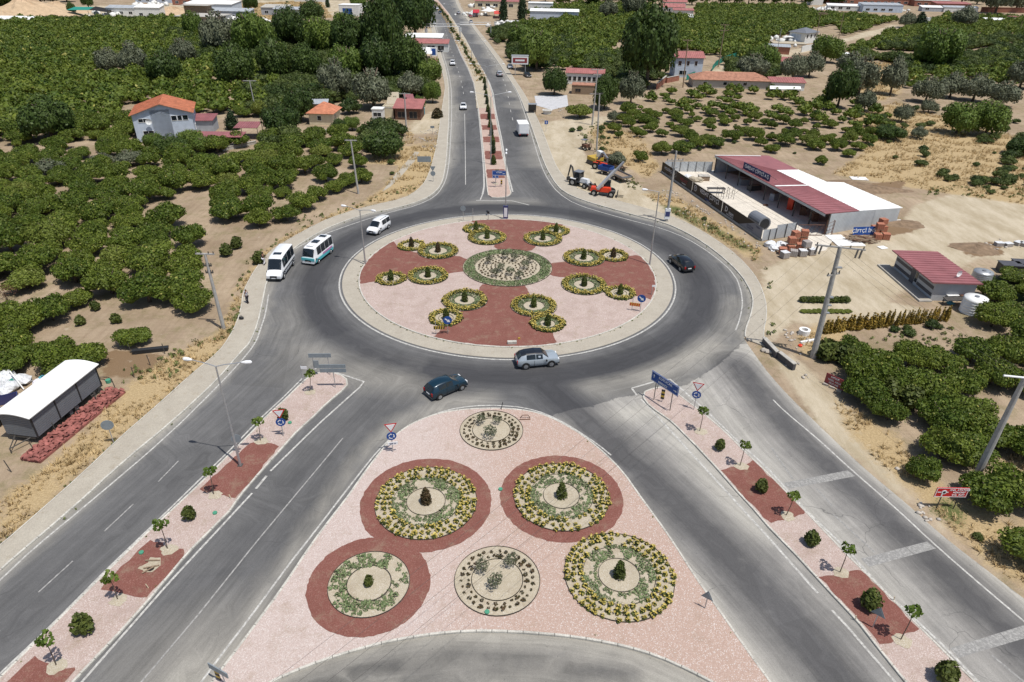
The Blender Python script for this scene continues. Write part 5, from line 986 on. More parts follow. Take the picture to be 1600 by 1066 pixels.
def bld(name, label, cat, px, py, ang, w, d, h, wall, roof, kind='gable', rh=1.2, ov=.35, wins=(), doors=(), group=None, ribs=.6, drop=0, z=0, ridge='x'):
    """walls w x d from the front-left corner seen at pixel px,py; windows (side, u, z, w, h)"""
    o = at(px, py); t = thing(name, label, cat, o, R(ang), group)
    m = MB(); hh = (h, h, h+drop, h+drop) if kind == 'mono' else (h,)*4
    c4 = [(0, 0), (w, 0), (w, d), (0, d)]; m.add([(x, y, 0) for x, y in c4]+[(x, y, hz) for (x, y), hz in zip(c4, hh)], [(0, 1, 5, 4), (1, 2, 6, 5), (2, 3, 7, 6), (3, 0, 4, 7), (4, 5, 6, 7), (3, 2, 1, 0)])
    if kind == 'gable':
        if ridge == 'x': m.add([(0, 0, h), (0, d, h), (0, d/2, h+rh)], [(0, 1, 2)]).add([(w, 0, h), (w, d, h), (w, d/2, h+rh)], [(0, 1, 2)])
        else: m.add([(0, 0, h), (w, 0, h), (w/2, 0, h+rh)], [(0, 1, 2)]).add([(0, d, h), (w, d, h), (w/2, d, h+rh)], [(0, 1, 2)])
    m.obj('wall', wall, t)
    e = .04
    if kind == 'gable':
        s_ = rh/(d/2 if ridge == 'x' else w/2)*ov
        if ridge == 'x':
            A = [(-ov, -ov, h-s_+e), (w+ov, -ov, h-s_+e), (w+ov, d/2, h+rh+e), (-ov, d/2, h+rh+e)]; B = [(w+ov, d+ov, h-s_+e), (-ov, d+ov, h-s_+e), (-ov, d/2, h+rh+e), (w+ov, d/2, h+rh+e)]
        else:
            A = [(-ov, d+ov, h-s_+e), (-ov, -ov, h-s_+e), (w/2, -ov, h+rh+e), (w/2, d+ov, h+rh+e)]; B = [(w+ov, -ov, h-s_+e), (w+ov, d+ov, h-s_+e), (w/2, d+ov, h+rh+e), (w/2, -ov, h+rh+e)]
        plain_roof(t, A, roof, ribs=ribs); plain_roof(t, B, roof, ribs=ribs)
    elif kind == 'hip':
        s_ = rh/(d/2)*ov; k = min(w, d)/2; zz = h-s_+e; T = h+rh+e
        r0, r1 = ((k, d/2), (w-k, d/2)) if w >= d else ((w/2, k), (w/2, d-k))
        m2 = MB(); c_ = [(-ov, -ov, zz), (w+ov, -ov, zz), (w+ov, d+ov, zz), (-ov, d+ov, zz)]; ra, rb = (r0[0], r0[1], T), (r1[0], r1[1], T)
        F = [(c_[0], c_[1], rb, ra), (c_[1], c_[2], rb), (c_[2], c_[3], ra, rb), (c_[3], c_[0], ra)] if w >= d else [(c_[0], c_[1], ra), (c_[1], c_[2], rb, ra), (c_[2], c_[3], rb), (c_[3], c_[0], ra, rb)]
        for f in F: m2.slab(f, .12)
        for f in F:  # tile courses
            a_, b_ = Vector(f[0]), Vector(f[1]); top = [Vector(q) for q in f[2:]]
            nr = (b_-a_).cross(top[0]-a_).normalized(); nr = nr if nr.z > 0 else -nr
            for j in range(1, 8):
                g_ = j/8; p = a_.lerp(top[-1], g_); q = b_.lerp(top[0], g_); dn_ = (a_-top[-1]).normalized()*.1; m2.slab([p+nr*.03, q+nr*.03, q+nr*.03+dn_, p+nr*.03+dn_], .03)
        m2.obj('roof', roof, t)
    elif kind == 'flat':
        m2 = MB(); m2.box((w/2, d/2, h+.1), (w+2*ov, d+2*ov, .2)); m2.obj('roof', roof, t)
        if ov < .05:
            m3 = MB(); [m3.box(c_, s_) for c_, s_ in (((w/2, .06, h+.35), (w, .12, .3)), ((w/2, d-.06, h+.35), (w, .12, .3)), ((.06, d/2, h+.35), (.12, d-.24, .3)), ((w-.06, d/2, h+.35), (.12, d-.24, .3)))]; m3.obj('parapet', wall, t)
    elif kind == 'mono':
        k = drop/d; plain_roof(t, [(-ov, -ov, h-k*ov+e), (w+ov, -ov, h-k*ov+e), (w+ov, d+ov, h+drop+k*ov+e), (-ov, d+ov, h+drop+k*ov+e)], roof, ribs=ribs)
    elif kind == 'arch':
        m2 = MB(); n = 12; P0 = [(w/2-(w/2+.05)*math.cos(math.pi*i/n), h+rh*math.sin(math.pi*i/n)) for i in range(n+1)]
        m2.add([(x, -ov, zz) for x, zz in P0]+[(x, d+ov, zz) for x, zz in P0], [(i, i+1, n+2+i, n+1+i) for i in range(n)]+[tuple(range(n+1)), tuple(range(2*n+1, n, -1))]); m2.obj('roof', roof, t)
    for wn_ in wins: window(t, wn_[0], w, d, *wn_[1:5], **(wn_[5] if len(wn_) > 5 else {}))
    for dr in doors: window(t, dr[0], w, d, dr[1], 0.02, dr[2], dr[3], frame='white', pane=dr[4] if len(dr) > 4 else 'grey', name='door')
    return t
# house with the orange roof (left)
hs = bld('house', 'pale blue two storey house with an orange tiled gable roof and a satellite dish', 'house', 216, 222, 20, 11.5, 10, 5.6, 'wall_blue', 'orange_tile', 'gable', 1.9, .5,
    wins=((0, 1.0, 3.9, 1.9, .8), (0, 1.4, 1.0, 2.1, 1.2), (0, 7.4, 3.9, 1.1, 1.1), (0, 8.6, 3.9, .9, 1.1), (0, 9.6, 3.9, 1.1, 1.1), (1, 3, 1.2, 1.2, 1.2), (1, 6, 3.6, 1.2, 1.2)), ridge='y', ribs=.55)
MB().box((5.4, .6, 3.2), (3.8, 1.2, 6.2)).obj('stair_bay', 'wall_blue', hs)
def dish(parent, loc, r_=.45, rz=0, name='satellite_dish'):
    m = MB(); n = 14; m.add([(r_*math.cos(2*math.pi*i/n), 0, r_*math.sin(2*math.pi*i/n)) for i in range(n)]+[(r_*.5*math.cos(2*math.pi*i/n), r_*.22, r_*.5*math.sin(2*math.pi*i/n)) for i in range(n)]+[(0, r_*.3, 0)], [(i, (i+1) % n, n+(i+1) % n, n+i) for i in range(n)]+[(n+i, n+(i+1) % n, 2*n) for i in range(n)])
    m.tube([(0, .1, 0), (0, -r_*.8, .1)], .02, 4); m.tube([(0, .12, 0), (0, .25, -r_*1.3)], .03, 5); return m.obj(name, 'white', parent, loc=loc, rz=rz)
dish(hs, (3.0, -.6, 4.1), .62)
bld('shed', 'small shed with a maroon roof built against the orange roofed house', 'shed', 304, 207, 5, 4.2, 4, 2.6, 'wall_grey', 'maroon', 'mono', drop=.5, ribs=.4, ov=.3)
def canopy(name, label, pts, z0, z1, mat, posts=True, cat='canopy', ribs=.5):
    """open sheet roof on posts; pts = four pixel corners of the roof: front-left, front-right, back-right, back-left"""
    q = [at(*p, z) for p, z in zip(pts, (z0, z0, z1, z1))]; o = q[0].copy(); o.z = 0; t = thing(name, label, cat, o); L = [p-o for p in q]
    plain_roof(t, L, mat, .08, ribs=ribs)
    if posts:
        for p in L: c_ = (sum(L, Vector())/4); p2 = p.lerp(c_, .05); MB().box((p2.x, p2.y, (p.z-.1)/2), (.1, .1, p.z-.12)).obj('post', 'steeldark', t)
    return t
canopy('shed_roof', 'long low maroon canopy stretching right from the orange roofed house', [(296, 214.5), (377, 214.5), (385, 206), (291, 205)], 2.4, 2.8, 'maroon')
canopy('carport', 'maroon carport roof on posts among the citrus trees', [(364, 200), (402, 200), (409, 190), (374, 190)], 2.6, 2.8, 'maroon')
# small house, kiosks, maroon shack
bld('small_house', 'small cream house with a faded orange pyramid roof in the trees', 'house', 484, 195, -3, 5.6, 6.5, 2.9, 'wall_cream', 'orange_tile', 'hip', 1.7, .5, wins=((1, 1.5, 1, 1.1, 1.2), (0, 2, 1, 1, 1.1)))
bld('lean_to', 'small lean to with a rusty white sheet roof behind the cream house', 'shed', 480, 178, 8, 5, 3, 2.4, 'wood', 'greyroof', 'mono', drop=.4, ov=.3)
k = bld('kiosk', 'small white kiosk with a dark open serving hatch, left of two', 'kiosk', 582, 188, -2, 2.6, 2.4, 2.5, 'wall_white', 'wall_white', 'flat', ov=.12, wins=((0, .3, .9, 2, 1.0, dict(frame='wall_white', pane='dark')),))
bld('kiosk', 'plain cream kiosk box beside the maroon shack, right of two', 'kiosk', 599, 184, -6, 2.6, 2.6, 2.3, 'wall_cream', 'concrete', 'flat', ov=.03)
sh = bld('shack', 'dark open shack with a pale maroon sheet roof beside the highway', 'shack', 618, 187, -2, 6.2, 5.5, 2.8, 'steelrust', 'maroon2', 'mono', drop=.9, ov=.5, ribs=.4, wins=((0, .6, .4, 2, 1.5, dict(frame='wood', pane='dark')), (0, 3.4, .3, 2, 1.7, dict(frame='wood', pane='dark'))))
canopy('side_roof', 'second higher maroon sheet roof behind the shack', [(632, 156), (648, 156), (645, 147), (630, 147)], 3.4, 3.8, 'maroon', ribs=.4)
canopy('side_roof', 'beige sheet roof left of the maroon shack', [(603, 166), (624, 166), (623, 144), (607, 144)], 2.6, 3.0, 'bed_soil', ribs=0)
tr_ = thing('tarp_bundle', 'turquoise tarpaulin heap at the right side of the maroon shack', 'tarpaulin', at(655, 178)); V, F = ICO2; v = V*np.array([1.0, .9, .75])*(1+.15*np.sin(V[:, [0]]*7+V[:, [1]]*5)); v[:, 2] = np.maximum(v[:, 2]+.5, 0); m = MB(); m.add(v.tolist(), [tuple(f) for f in F]); M['turq'] = pm('turquoise_sheet', (.10, .35, .42), .5, .15, 2); m.obj('sheet', 'turq', tr_); MB().box((1.1, -.3, .8), (.7, .7, 1.6)).obj('crate', 'turq', tr_)
st_ = thing('concrete_steps', 'pale concrete terrace with a rail below the small cream house', 'terrace', at(493, 208)); MB().box((3, .8, .25), (6, 1.8, .5)).obj('slab', 'concrete', st_); m = MB(); [m.box((x, -.1, .95), (.06, .06, .9)) for x in (0.2, 2, 4, 5.8)]; m.box((3, -.1, 1.4), (5.8, .05, .05)); m.obj('rail', 'steeldark', st_)
# roadside shops
bld('shop', 'long low shop with a white ribbed roof beside the highway, upper of two', 'shop', 633, 72, 0, 15, 8, 3.4, 'wall_white', 'whiteroof', 'mono', drop=.6, ribs=1.2)
bld('shop', 'long shop with a maroon roof and white front beside the highway', 'shop', 640, 81, 0, 15, 5, 3.2, 'wall_white', 'maroon2', 'mono', drop=.9, ribs=1.2, wins=((0, 2, .8, 3, 1.6), (0, 7, .8, 3, 1.6), (0, 11, .8, 2.5, 1.6)))
canopy('shop_awning', 'white awning at the front of the maroon roofed shop', [(653, 84), (675, 84), (675, 74), (653, 74)], 2.6, 3.2, 'whiteroof')
canopy('little_awning', 'small maroon awning roof at the pavement under the shops', [(671, 97), (686, 97), (686, 92), (671, 92)], 2.4, 2.6, 'maroon2')
bb = thing('poster_board', 'upright blue and white poster board in front of the roadside shops', 'poster', at(678, 93)); MB().box((0, 0, 2.6), (2.4, .15, 3.0)).obj('board', 'signwhite', bb); MB().box((0, -.09, 2.6), (1.5, .02, 2.2)).obj('poster', 'blue', bb); MB().box((-1, 0, .6), (.1, .1, 1.2)).obj('post', 'steeldark', bb); MB().box((1, 0, .6), (.1, .1, 1.2)).obj('post', 'steeldark', bb)
# right of the highway
bld('house', 'white house with a faded maroon roof and a row of white windows', 'house', 884, 131, -8, 11.5, 6, 3.3, 'wall_white', 'maroon2', 'gable', .9, .3, wins=[(0, .6+i*1.5, .9, 1.1, 1.4, dict(pane='glass')) for i in range(7)])
bld('brick_shed', 'dark wooden shed standing in front of the white maroon roofed house', 'shed', 893, 147, -8, 6.5, 4, 2.4, 'wood', 'old_tile', 'flat', ov=.1, wins=((0, 1, .6, 1.6, 1.0, dict(frame='wood', pane='dark')),))
bld('house', 'blue grey two storey house with a pink roof beyond the huge dark tree', 'house', 1053, 121, 2, 9, 7, 6.2, 'wall_blue', 'maroon2', 'gable', 1.3, .5, wins=((0, .8, 3.6, 1.2, 1.5), (0, 3.6, 3.6, 1.0, 1.5), (0, 6.2, 3.6, 1.0, 1.5), (0, 1.5, .8, 2.4, 1.4)))
bld('long_house', 'long low building with an old orange tiled hip roof behind the right orchard', 'building', 1082, 137, -3, 23, 8, 2.6, 'concrete', 'old_tile', 'hip', 1.6, .5, wins=((0, 3, .9, 1.2, 1), (0, 9, .9, 1.2, 1), (0, 15, .9, 1.2, 1)))
bld('shed', 'long shed with a pink roof and a bright white front edge', 'shed', 1203, 141, -4, 10, 4, 2.4, 'wall_white', 'maroon2', 'mono', drop=.7, ribs=.7)
canopy('white_awning', 'white awning edge in front of the long pink roofed shed', [(1203, 139), (1252, 139.5), (1251, 135), (1203, 134)], 2.2, 2.4, 'whiteroof', ribs=0)
bld('shed', 'small shed with a rusty pink roof among olive trees', 'shed', 1216, 108, 0, 5, 4, 2.6, 'wall_grey', 'maroon2', 'mono', drop=.8, ribs=.8)
bld('red_shed', 'brick red shed with a grey sheet roof left of the white house', 'shed', 1200, 84, -16, 8, 6, 2.8, 'wall_brick', 'greyroof', 'mono', drop=.3, ov=.3, ribs=1)
bld('white_house', 'modern white house with a dark hip roof and a big bluish window', 'house', 1256, 69, 38, 10, 8, 4.6, 'wall_white', 'grey', 'hip', 1.5, .6, wins=((3, 1, 1, 5, 2.8, dict(pane='wall_blue')), (0, 1, 2.2, 1.2, 1.6), (0, 4, 2.2, 1.2, 1.6), (0, 7, 2.2, 1.2, 1.6)))
bld('garden_wall', 'white boundary wall in front of the modern white house', 'wall', 1252, 82, 45, 14, .3, 1.8, 'wall_white', 'wall_white', 'flat', ov=.0)
um = thing('parasol', 'white parasol on the terrace left of the modern white house', 'parasol', at(1235, 66)); m = MB(); m.tube([(0, 0, 0), (0, 0, 2.6)], .06, 6); m.obj('pole', 'galv', um); m = MB(); m.tube([(0, 0, 2.3), (0, 0, 3.2)], [2.6, .05], 8); m.obj('canopy', 'white', um)
bld('terrace', 'beige flat terrace slab left of the modern white house', 'terrace', 1208, 70, -8, 14, 8, .5, 'bed_soil', 'bed_soil', 'flat', ov=.05)
bb = thing('billboard', 'roadside billboard with a red and white poster on two posts', 'billboard', at(812, 118)); MB().box((0, 0, 4.6), (5.4, .3, 2.4)).obj('board', 'signwhite', bb); MB().box((0, -.17, 4.6), (4.6, .02, 1.5)).obj('poster', 'bannerred', bb); MB().box((0, -.2, 4.6), (3, .02, .5)).obj('poster_band', 'signwhite', bb); MB().box((0, .6, 6.0), (5.6, 1.5, .15)).obj('hood', 'greyroof', bb)
for x in (-1.5, 1.8): MB().box((x, .1, 1.7), (.2, .2, 3.4)).obj('post', 'galv', bb)
bx = thing('bus_shelter', 'small glass bus shelter beside the right hand pavement', 'bus shelter', at(826, 177)); MB().box((.9, 0, 2.3), (2.2, 1.6, .1)).obj('roof', 'galv', bx); MB().box((.9, .7, 1.2), (2, .05, 2.0)).obj('back_panel', 'glass', bx); MB().box((.9, .3, .5), (1.6, .4, .06)).obj('bench', 'wood', bx); [MB().box((x, y, 1.1), (.07, .07, 2.25)).obj('post', 'steeldark', bx) for x in (0, 1.8) for y in (-.6, .65)]
fw = thing('stone_fountain', 'round white stone basin in the rubble below the bus shelter', 'basin', at(855, 178)); m = MB(); m.tube([(0, 0, 0), (0, 0, .7), (0, 0, .95)], [1.0, 1.1, 1.3], 18); m.obj('basin', 'wall_white', fw); MB().cyl((0, 0, .95), 1.05, .03, 18).obj('rim_inset', 'concrete', fw)
sheet('gravel_lot', ats([(835, 150), (886, 149), (888, 166), (862, 172), (838, 165)]), .03, pm('pale_grey_gravel', (.46, .46, .47), .9, .15, 1, obj=False, fine=10))
# far right row of sheds
FR = [('industrial_hall', 'far white roofed hall with a red brick front, longest of the far right row', 1344, 7, -3, 46, 12, 4, 'wall_brick', 'whiteroof'), ('industrial_hall', 'far grey hall below the long white roof', 1347, 19, -3, 26, 10, 4.5, 'wall_blue', 'greyroof'), ('shed', 'far low white shed left of the grey hall', 1292, 16, -14, 20, 8, 3, 'wall_white', 'whiteroof'), ('shed', 'far orange brick shed at the left of the far right row', 1292, 6, -3, 26, 9, 4, 'wall_brick', 'maroon2'),
 ('shed', 'far white box building left end of the far right row', 1266, 8, 0, 9, 8, 4.5, 'wall_white', 'whiteroof'), ('shed', 'far brick shed with a grey flat roof', 1428, 10, -3, 26, 10, 4, 'wall_brick', 'concrete'), ('shed', 'far maroon roofed shed beside the brick wall', 1462, 14, -4, 24, 10, 3.5, 'wall_brick', 'maroon2'), ('shed', 'far white canopy building below the brick sheds', 1440, 18, -4, 14, 6, 2.6, 'wall_grey', 'whiteroof'), ('shed', 'far pale grey fence hut right of the canopy', 1474, 19, -6, 22, 4, 3, 'wall_white', 'greyroof'), ('brick_wall', 'long dark brick wall at the far right', 1532, 19, -4, 34, .6, 3, 'wall_brick', 'wall_brick'), ('shed', 'small white roof in the far right field', 1541, 36, -3, 12, 5, 1.6, 'wall_white', 'whiteroof'), ('shed', 'tiny pink hut in the far right field', 1577, 35, 0, 5, 4, 3, 'wall_cream', 'maroon2'), ('shed', 'small white hut behind the dark upright tree far right', 1447, 38, 30, 3, 6, 3, 'wall_white', 'whiteroof'),
 ('shed', 'tiny white roofed pump house in the dry patch below the round tree', 1312, 96, -6, 3.2, 4, 2.6, 'wall_white', 'whiteroof')]
for n_, lb, x, y, an, w, d, h, wl, rf in FR: bld(n_, lb, 'wall' if 'wall' in n_ else ('hall' if 'hall' in n_ else 'shed'), x, y, an, w, d, h, wl, rf, 'mono' if w > 9 and d > 1 else 'flat', drop=.8, ov=.2, ribs=3, wins=[(0, 2+i*5, 1, 2.6, 1.4) for i in range(int(w/5)-1)] if d > 5 and w > 12 else ())
# far maroon cottages and the white hall
bld('cottage', 'far cottage with a pink roof at the orchard top, left one', 'cottage', 1034, 20, -3, 14, 8, 3.5, 'wall_white', 'maroon2', 'gable', 1.6, .6, ribs=2, wins=((0, 1, 1, 1.4, 1.4), (0, 4, .1, 1.2, 2.2)))
bld('cottage', 'far cottage with a second pink roof behind the left one', 'cottage', 1036, 14, -3, 15, 7, 4.5, 'wall_white', 'maroon2', 'gable', 1.4, .6, ribs=2)
bld('cottage', 'far low pink roofed wing at the orchard top, right one', 'cottage', 1052, 23, -5, 12, 5, 2.6, 'wall_white', 'maroon2', 'mono', drop=.7, ribs=2)
canopy('tent_roof', 'tiny white sheet roof right of the far pink cottages', [(1070, 26), (1084, 27), (1083, 23), (1069, 22.5)], 2.2, 2.5, 'whiteroof', ribs=0)
bld('industrial_hall', 'long grey hall with a white roof edge right of the cypresses', 'hall', 828, 30, -4, 27, 9, 4.2, 'wall_blue', 'whiteroof', 'mono', drop=.6, ribs=2)
bld('industrial_hall', 'white box building behind the long grey hall', 'hall', 825, 19, -4, 15, 9, 5, 'wall_white', 'whiteroof', 'flat', ov=.2, wins=((0, 4, 1.2, 4, 1.6), (0, 9, 1.2, 4, 1.6)))
bld('store_building', 'wide pink roofed roadside building behind the white tent canopy', 'store', 742, 12, -6, 30, 12, 4, 'wall_cream', 'maroon2', 'mono', drop=.8, ribs=2, wins=[(0, 2+i*5, .8, 3, 1.8) for i in range(5)])
bld('store_building', 'dark grey modern building at the top edge right of the highway', 'store', 752, 3, -6, 30, 12, 6, 'grey', 'steeldark', 'flat', ov=.1)
t = thing('tent', 'white pyramid tent canopy in front of the pink roofed store', 'tent', at(764, 25)); m = MB(); m.tube([(0, 0, 2.6), (0, 0, 4.4)], [4.6, .2], 4); m.obj('canopy', 'white', t); [MB().box((x, y, 1.3), (.12, .12, 2.6)).obj('post', 'galv', t) for x, y in ((-3, 0), (3, 0), (0, 3), (0, -3))]
for x, y, lb, mt in ((744, 20, 'red awning stall left of the white tent canopy', 'red'), (777, 22, 'orange red stall right of the white tent canopy', 'redpaint')): canopy('stall', lb, [(x-5, y), (x+5, y), (x+5, y-5), (x-5, y-5)], 2.4, 2.8, mt, cat='stall', ribs=0)
bld('wall_block', 'pale stone yard wall in front of the tent canopy', 'wall', 772, 40, -10, 9, 2, 1.6, 'wall_white', 'concrete', 'flat', ov=.05); bld('wall_block', 'light block stacks beside the yard wall by the cypresses', 'blocks', 790, 38, -4, 8, 3, 1.2, 'wall_white', 'wall_white', 'flat', ov=0)
# far left cluster
bld('garage', 'white box garage with a big blue roller door, far left', 'garage', 530.5, 25, -3, 11, 9, 5.5, 'wall_white', 'whiteroof', 'flat', ov=.1, wins=((0, 2.0, .05, 5.5, 4.0, dict(frame='white', pane='blue')),))
bld('flat_house', 'grey concrete flat roofed house with a wide terrace slab, far left', 'house', 285, 37, -4, 17, 12, 3.4, 'concrete', 'concrete', 'flat', ov=2.5); bld('flat_house', 'brown upper storey block with a flat slab on the concrete terrace', 'house', 291, 30.5, -4, 12, 6, 6.6, 'wood', 'concrete', 'flat', ov=1.2)
FL = [('industrial_hall', 'far blue grey hall with a white sheet roof behind the flat roofed house', 290, 21, -3, 27, 14, 5, 'wall_blue', 'whiteroof'), ('shed', 'far white box shed left of the flat roofed house', 213, 28, 0, 13, 6, 5, 'wall_white', 'whiteroof'), ('shed', 'far white striped sheds behind the orchard edge', 168, 25, -2, 22, 5, 4, 'wall_white', 'greyroof'), ('shed', 'far grey shed right of the flat roofed house', 327, 30, -3, 22, 7, 4, 'wall_grey', 'greyroof'), ('shed', 'far grey block building with a wide slab roof beside white rubble', 409, 24, -2, 14, 9, 4, 'wall_grey', 'concrete'), ('shed', 'long grey wall shed right of the grey block building', 428, 25, -3, 24, 4, 3.5, 'wall_grey', 'greyroof'),
 ('shed', 'far white shed at the top edge left of the dry mound', 212, 4, 0, 26, 9, 5, 'wall_blue', 'greyroof'), ('shed', 'far brick shed with a pink roof at the top edge', 270, 8, -2, 24, 8, 4, 'wall_brick', 'maroon2'), ('shed', 'tiny white hut with a pale roof beside the sand', 236, 24, 8, 9, 5, 2.6, 'wall_white', 'whiteroof'), ('shed', 'far ruined grey hut at the top edge', 320, 11, 30, 8, 8, 4, 'wall_grey', 'whiteroof'), ('shed', 'far white shed at the top edge above the dry field', 460, 3, 0, 22, 7, 3, 'wall_white', 'whiteroof'), ('shed', 'small brown house with a pink roof right of the white garage', 576, 11, 0, 10, 7, 4, 'wall_cream', 'maroon2'),
 ('shed', 'long white low shed at the left edge below the sand heap', -8, 38, 4, 20, 5, 2.2, 'wall_white', 'whiteroof'), ('shed', 'long white flat roof below the ribbed warehouse', 600, 40, -3, 22, 5, 3, 'wall_cream', 'whiteroof'), ('shed', 'beige gable shed left of the grey dome tent', 580, 30, 10, 14, 8, 2.6, 'wall_cream', 'bed_soil'), ('shed', 'white sheet shed beside the round beige roof', 567, 20, -10, 11, 6, 2.6, 'wall_white', 'whiteroof')]
for n_, lb, x, y, an, w, d, h, wl, rf in FL: bld(n_, lb, 'hall' if 'hall' in n_ else 'shed', x, y, an, w, d, h, wl, rf, 'mono' if w > 9 else 'flat', drop=.9, ov=.3, ribs=3, wins=[(0, 2+i*5, 1, 2, 1.4) for i in range(int(w/6))] if h > 3.4 else ())
bld('warehouse', 'warehouse with a bright white ribbed arched roof beside the dark roadside tree', 'warehouse', 618, 26, -3, 13, 16, 3.6, 'wall_white', 'whiteroof', 'mono', drop=1.2, ribs=1.4)
t = thing('dome_tent', 'grey dome tent between the beige shed and the ribbed warehouse', 'tent', at(601, 20)); V, F = ICO2; MB().add((V*np.array([4, 4, 4])*np.array([1, 1, 1])).tolist(), [tuple(f) for f in F]).obj('canopy', 'greyroof', t)
t = thing('tarp_roof', 'green and dark tarpaulin roof of a far workshop beside the sand', 'tarpaulin', at(130, 26)); MB().slab([(-8, 0, 3), (4, 0, 3.2), (5, 7, 4), (-7, 7, 4)], .1).obj('canopy', 'teal', t); MB().slab([(4, 0, 3.3), (13, 0, 2.4), (13, 7, 3), (4, 7, 4.4)], .1).obj('dark_canopy', 'black', t); [MB().box((x, y, 1.4), (.15, .15, 2.8)).obj('post', 'steeldark', t) for x in (-7, 3, 12) for y in (.5, 6)]
def mound(name, label, px, py, rx, ry, h, mat, cat='sand heap', seed=1):
    r = np.random.default_rng(seed); n, k = 28, 7; V, F = [(0, 0, h)], []
    for j in range(1, k+1):
        f = j/k
        for i in range(n): a_ = 2*math.pi*i/n; q = 1+.14*math.sin(3*a_+seed)+r.normal(0, .04); V.append((rx*f*q*math.cos(a_), ry*f*q*math.sin(a_), h*max(0, (1-f)**1.15)*(1+r.normal(0, .08))))
    F += [(0, 1+i, 1+(i+1) % n) for i in range(n)]+[(1+(j-1)*n+i, 1+j*n+i, 1+j*n+(i+1) % n, 1+(j-1)*n+(i+1) % n) for j in range(1, k) for i in range(n)]
    m = MB(); m.add(V, F); o = m.obj(name, mat, loc=at(px, py)); return tag(o, label, cat)
M['sand'] = pm('heaped_sand', (.46, .34, .22), .95, .15, .5, obj=False); M['earth'] = pm('dark_earth', (.20, .14, .09), .95, .3, 1.2, obj=False, bump=.5)
mound('sand_heap', 'big beige sand heap at the far left edge', 45, 24, 26, 18, 9, 'sand'); mound('sand_heap', 'orange sand heap behind the beige one', 88, 18, 20, 15, 5, 'sand', seed=3); mound('sand_heap', 'grey sand ramp at the left end of the heaps', 8, 30, 22, 12, 4, 'sand', seed=5); mound('dry_mound', 'dry grassy mound left of the flat roofed house', 270, 24, 18, 14, 4.5, 'sand', 'mound', 6)
for i, (x, y, rx, ry, h, lb) in enumerate([(1368, 296, 6, 2.2, .7, 'dark earth heap behind the white warehouse roof, right one'), (1320, 288, 6, 2.5, .6, 'dark earth heap behind the white warehouse roof, left one'), (1410, 350, 3.5, 2, .4, 'low earth heap right of the brick packs'), (1525, 388, 3.6, 2.4, .6, 'low brown earth heap in the right yard'), (1345, 300, 4, 1.8, .6, 'middle earth heap behind the white warehouse roof')]): mound('earth_heap', lb, x, y, rx, ry, h, 'earth', 'earth heap', i+9)
scatter('far_rubble', [(q.x+rnd.gauss(0, 5), q.y+rnd.gauss(0, 5), rnd.uniform(4, 13)) for x, y, n in [(365, 34, 26), (395, 35, 22), (175, 24, 30), (340, 14, 30), (430, 34, 14), (290, 20, 16), (600, 36, 20), (790, 40, 26), (760, 12, 30), (1290, 16, 22), (1400, 18, 22), (240, 10, 24), (740, 24, 20), (210, 14, 24), (1230, 66, 12)] for q in [at(x, y)] for _ in range(n)], [(V_*np.array([1, 1, 1.6]), F_, m_) for V_, F_, m_ in STN], ['wall_white'], 'pale building rubble, junk and pallets round the far yards', z=0)
# --- maroon and white warehouse
wh = thing('warehouse', 'open fronted warehouse with a maroon and white sheet roof behind the black banner wall', 'warehouse', at(1291.6, 367.6)); WO = wh.location.copy()
D0, A0 = at(1290, 334, 3.5), at(1117, 242, 3.5); ed = (A0-D0).normalized(); nrm = Vector((-ed.y, ed.x, 0)); nrm = nrm if nrm.x > 0 else -nrm; SL = .075
def onroof(px, py, dz=0):
    z = 3.3
    for _ in range(12): p_ = at(px, py, z); z = 3.5-SL*(p_-D0).dot(nrm)+dz
    return at(px, py, z)-WO
rc = {k: onroof(*v) for k, v in dict(A=(1117, 242), B=(1200.7, 243), Cc=(1343, 329.3), D=(1290, 334), E=(1213.5, 266.3), F=(1247.8, 265.5), G=(1294.8, 285.5), H=(1318.8, 285.5), I=(1410.5, 324.5)).items()}
def inter(a_, b_, c_, d_):
    r_ = (b_-a_).xy; s_ = (d_-c_).xy; t_ = (c_-a_).xy.cross(s_)/r_.cross(s_) if hasattr(Vector((1, 0)), 'cross') else 0; return a_+(b_-a_)*t_
ribbed(wh, [rc['A'], rc['D'], rc['Cc'], rc['E']], 'maroon', name='roof_panel', sp=1.0, pw=1.05, t=.1, top='roof')
ribbed(wh, [rc['E'], rc['E'].lerp(rc['Cc'], .30), rc['G'].lerp(rc['B'], 0), rc['F']], 'whiteroof', sp=1.0, pw=1.05, t=.1)
MB().slab([rc['A'], rc['E'], rc['F'], rc['B']], .1).obj('roof', 'maroon', wh)
ribbed(wh, [rc['E'].lerp(rc['Cc'], .30), rc['Cc'], rc['I'], rc['H']], 'whiteroof', sp=1.0, pw=1.05, t=.1)
def zr(p_): return 3.5-SL*((p_+WO)-D0).dot(nrm)
Dg = at(1291.6, 367.6)-WO; Ig = Vector((rc['I'].x, rc['I'].y, 0)); Ag = Vector((rc['A'].x, rc['A'].y, 0)); Bg = Vector((rc['B'].x, rc['B'].y, 0)); De = Vector((rc['D'].x, rc['D'].y, 0)).lerp(Ig, .03)
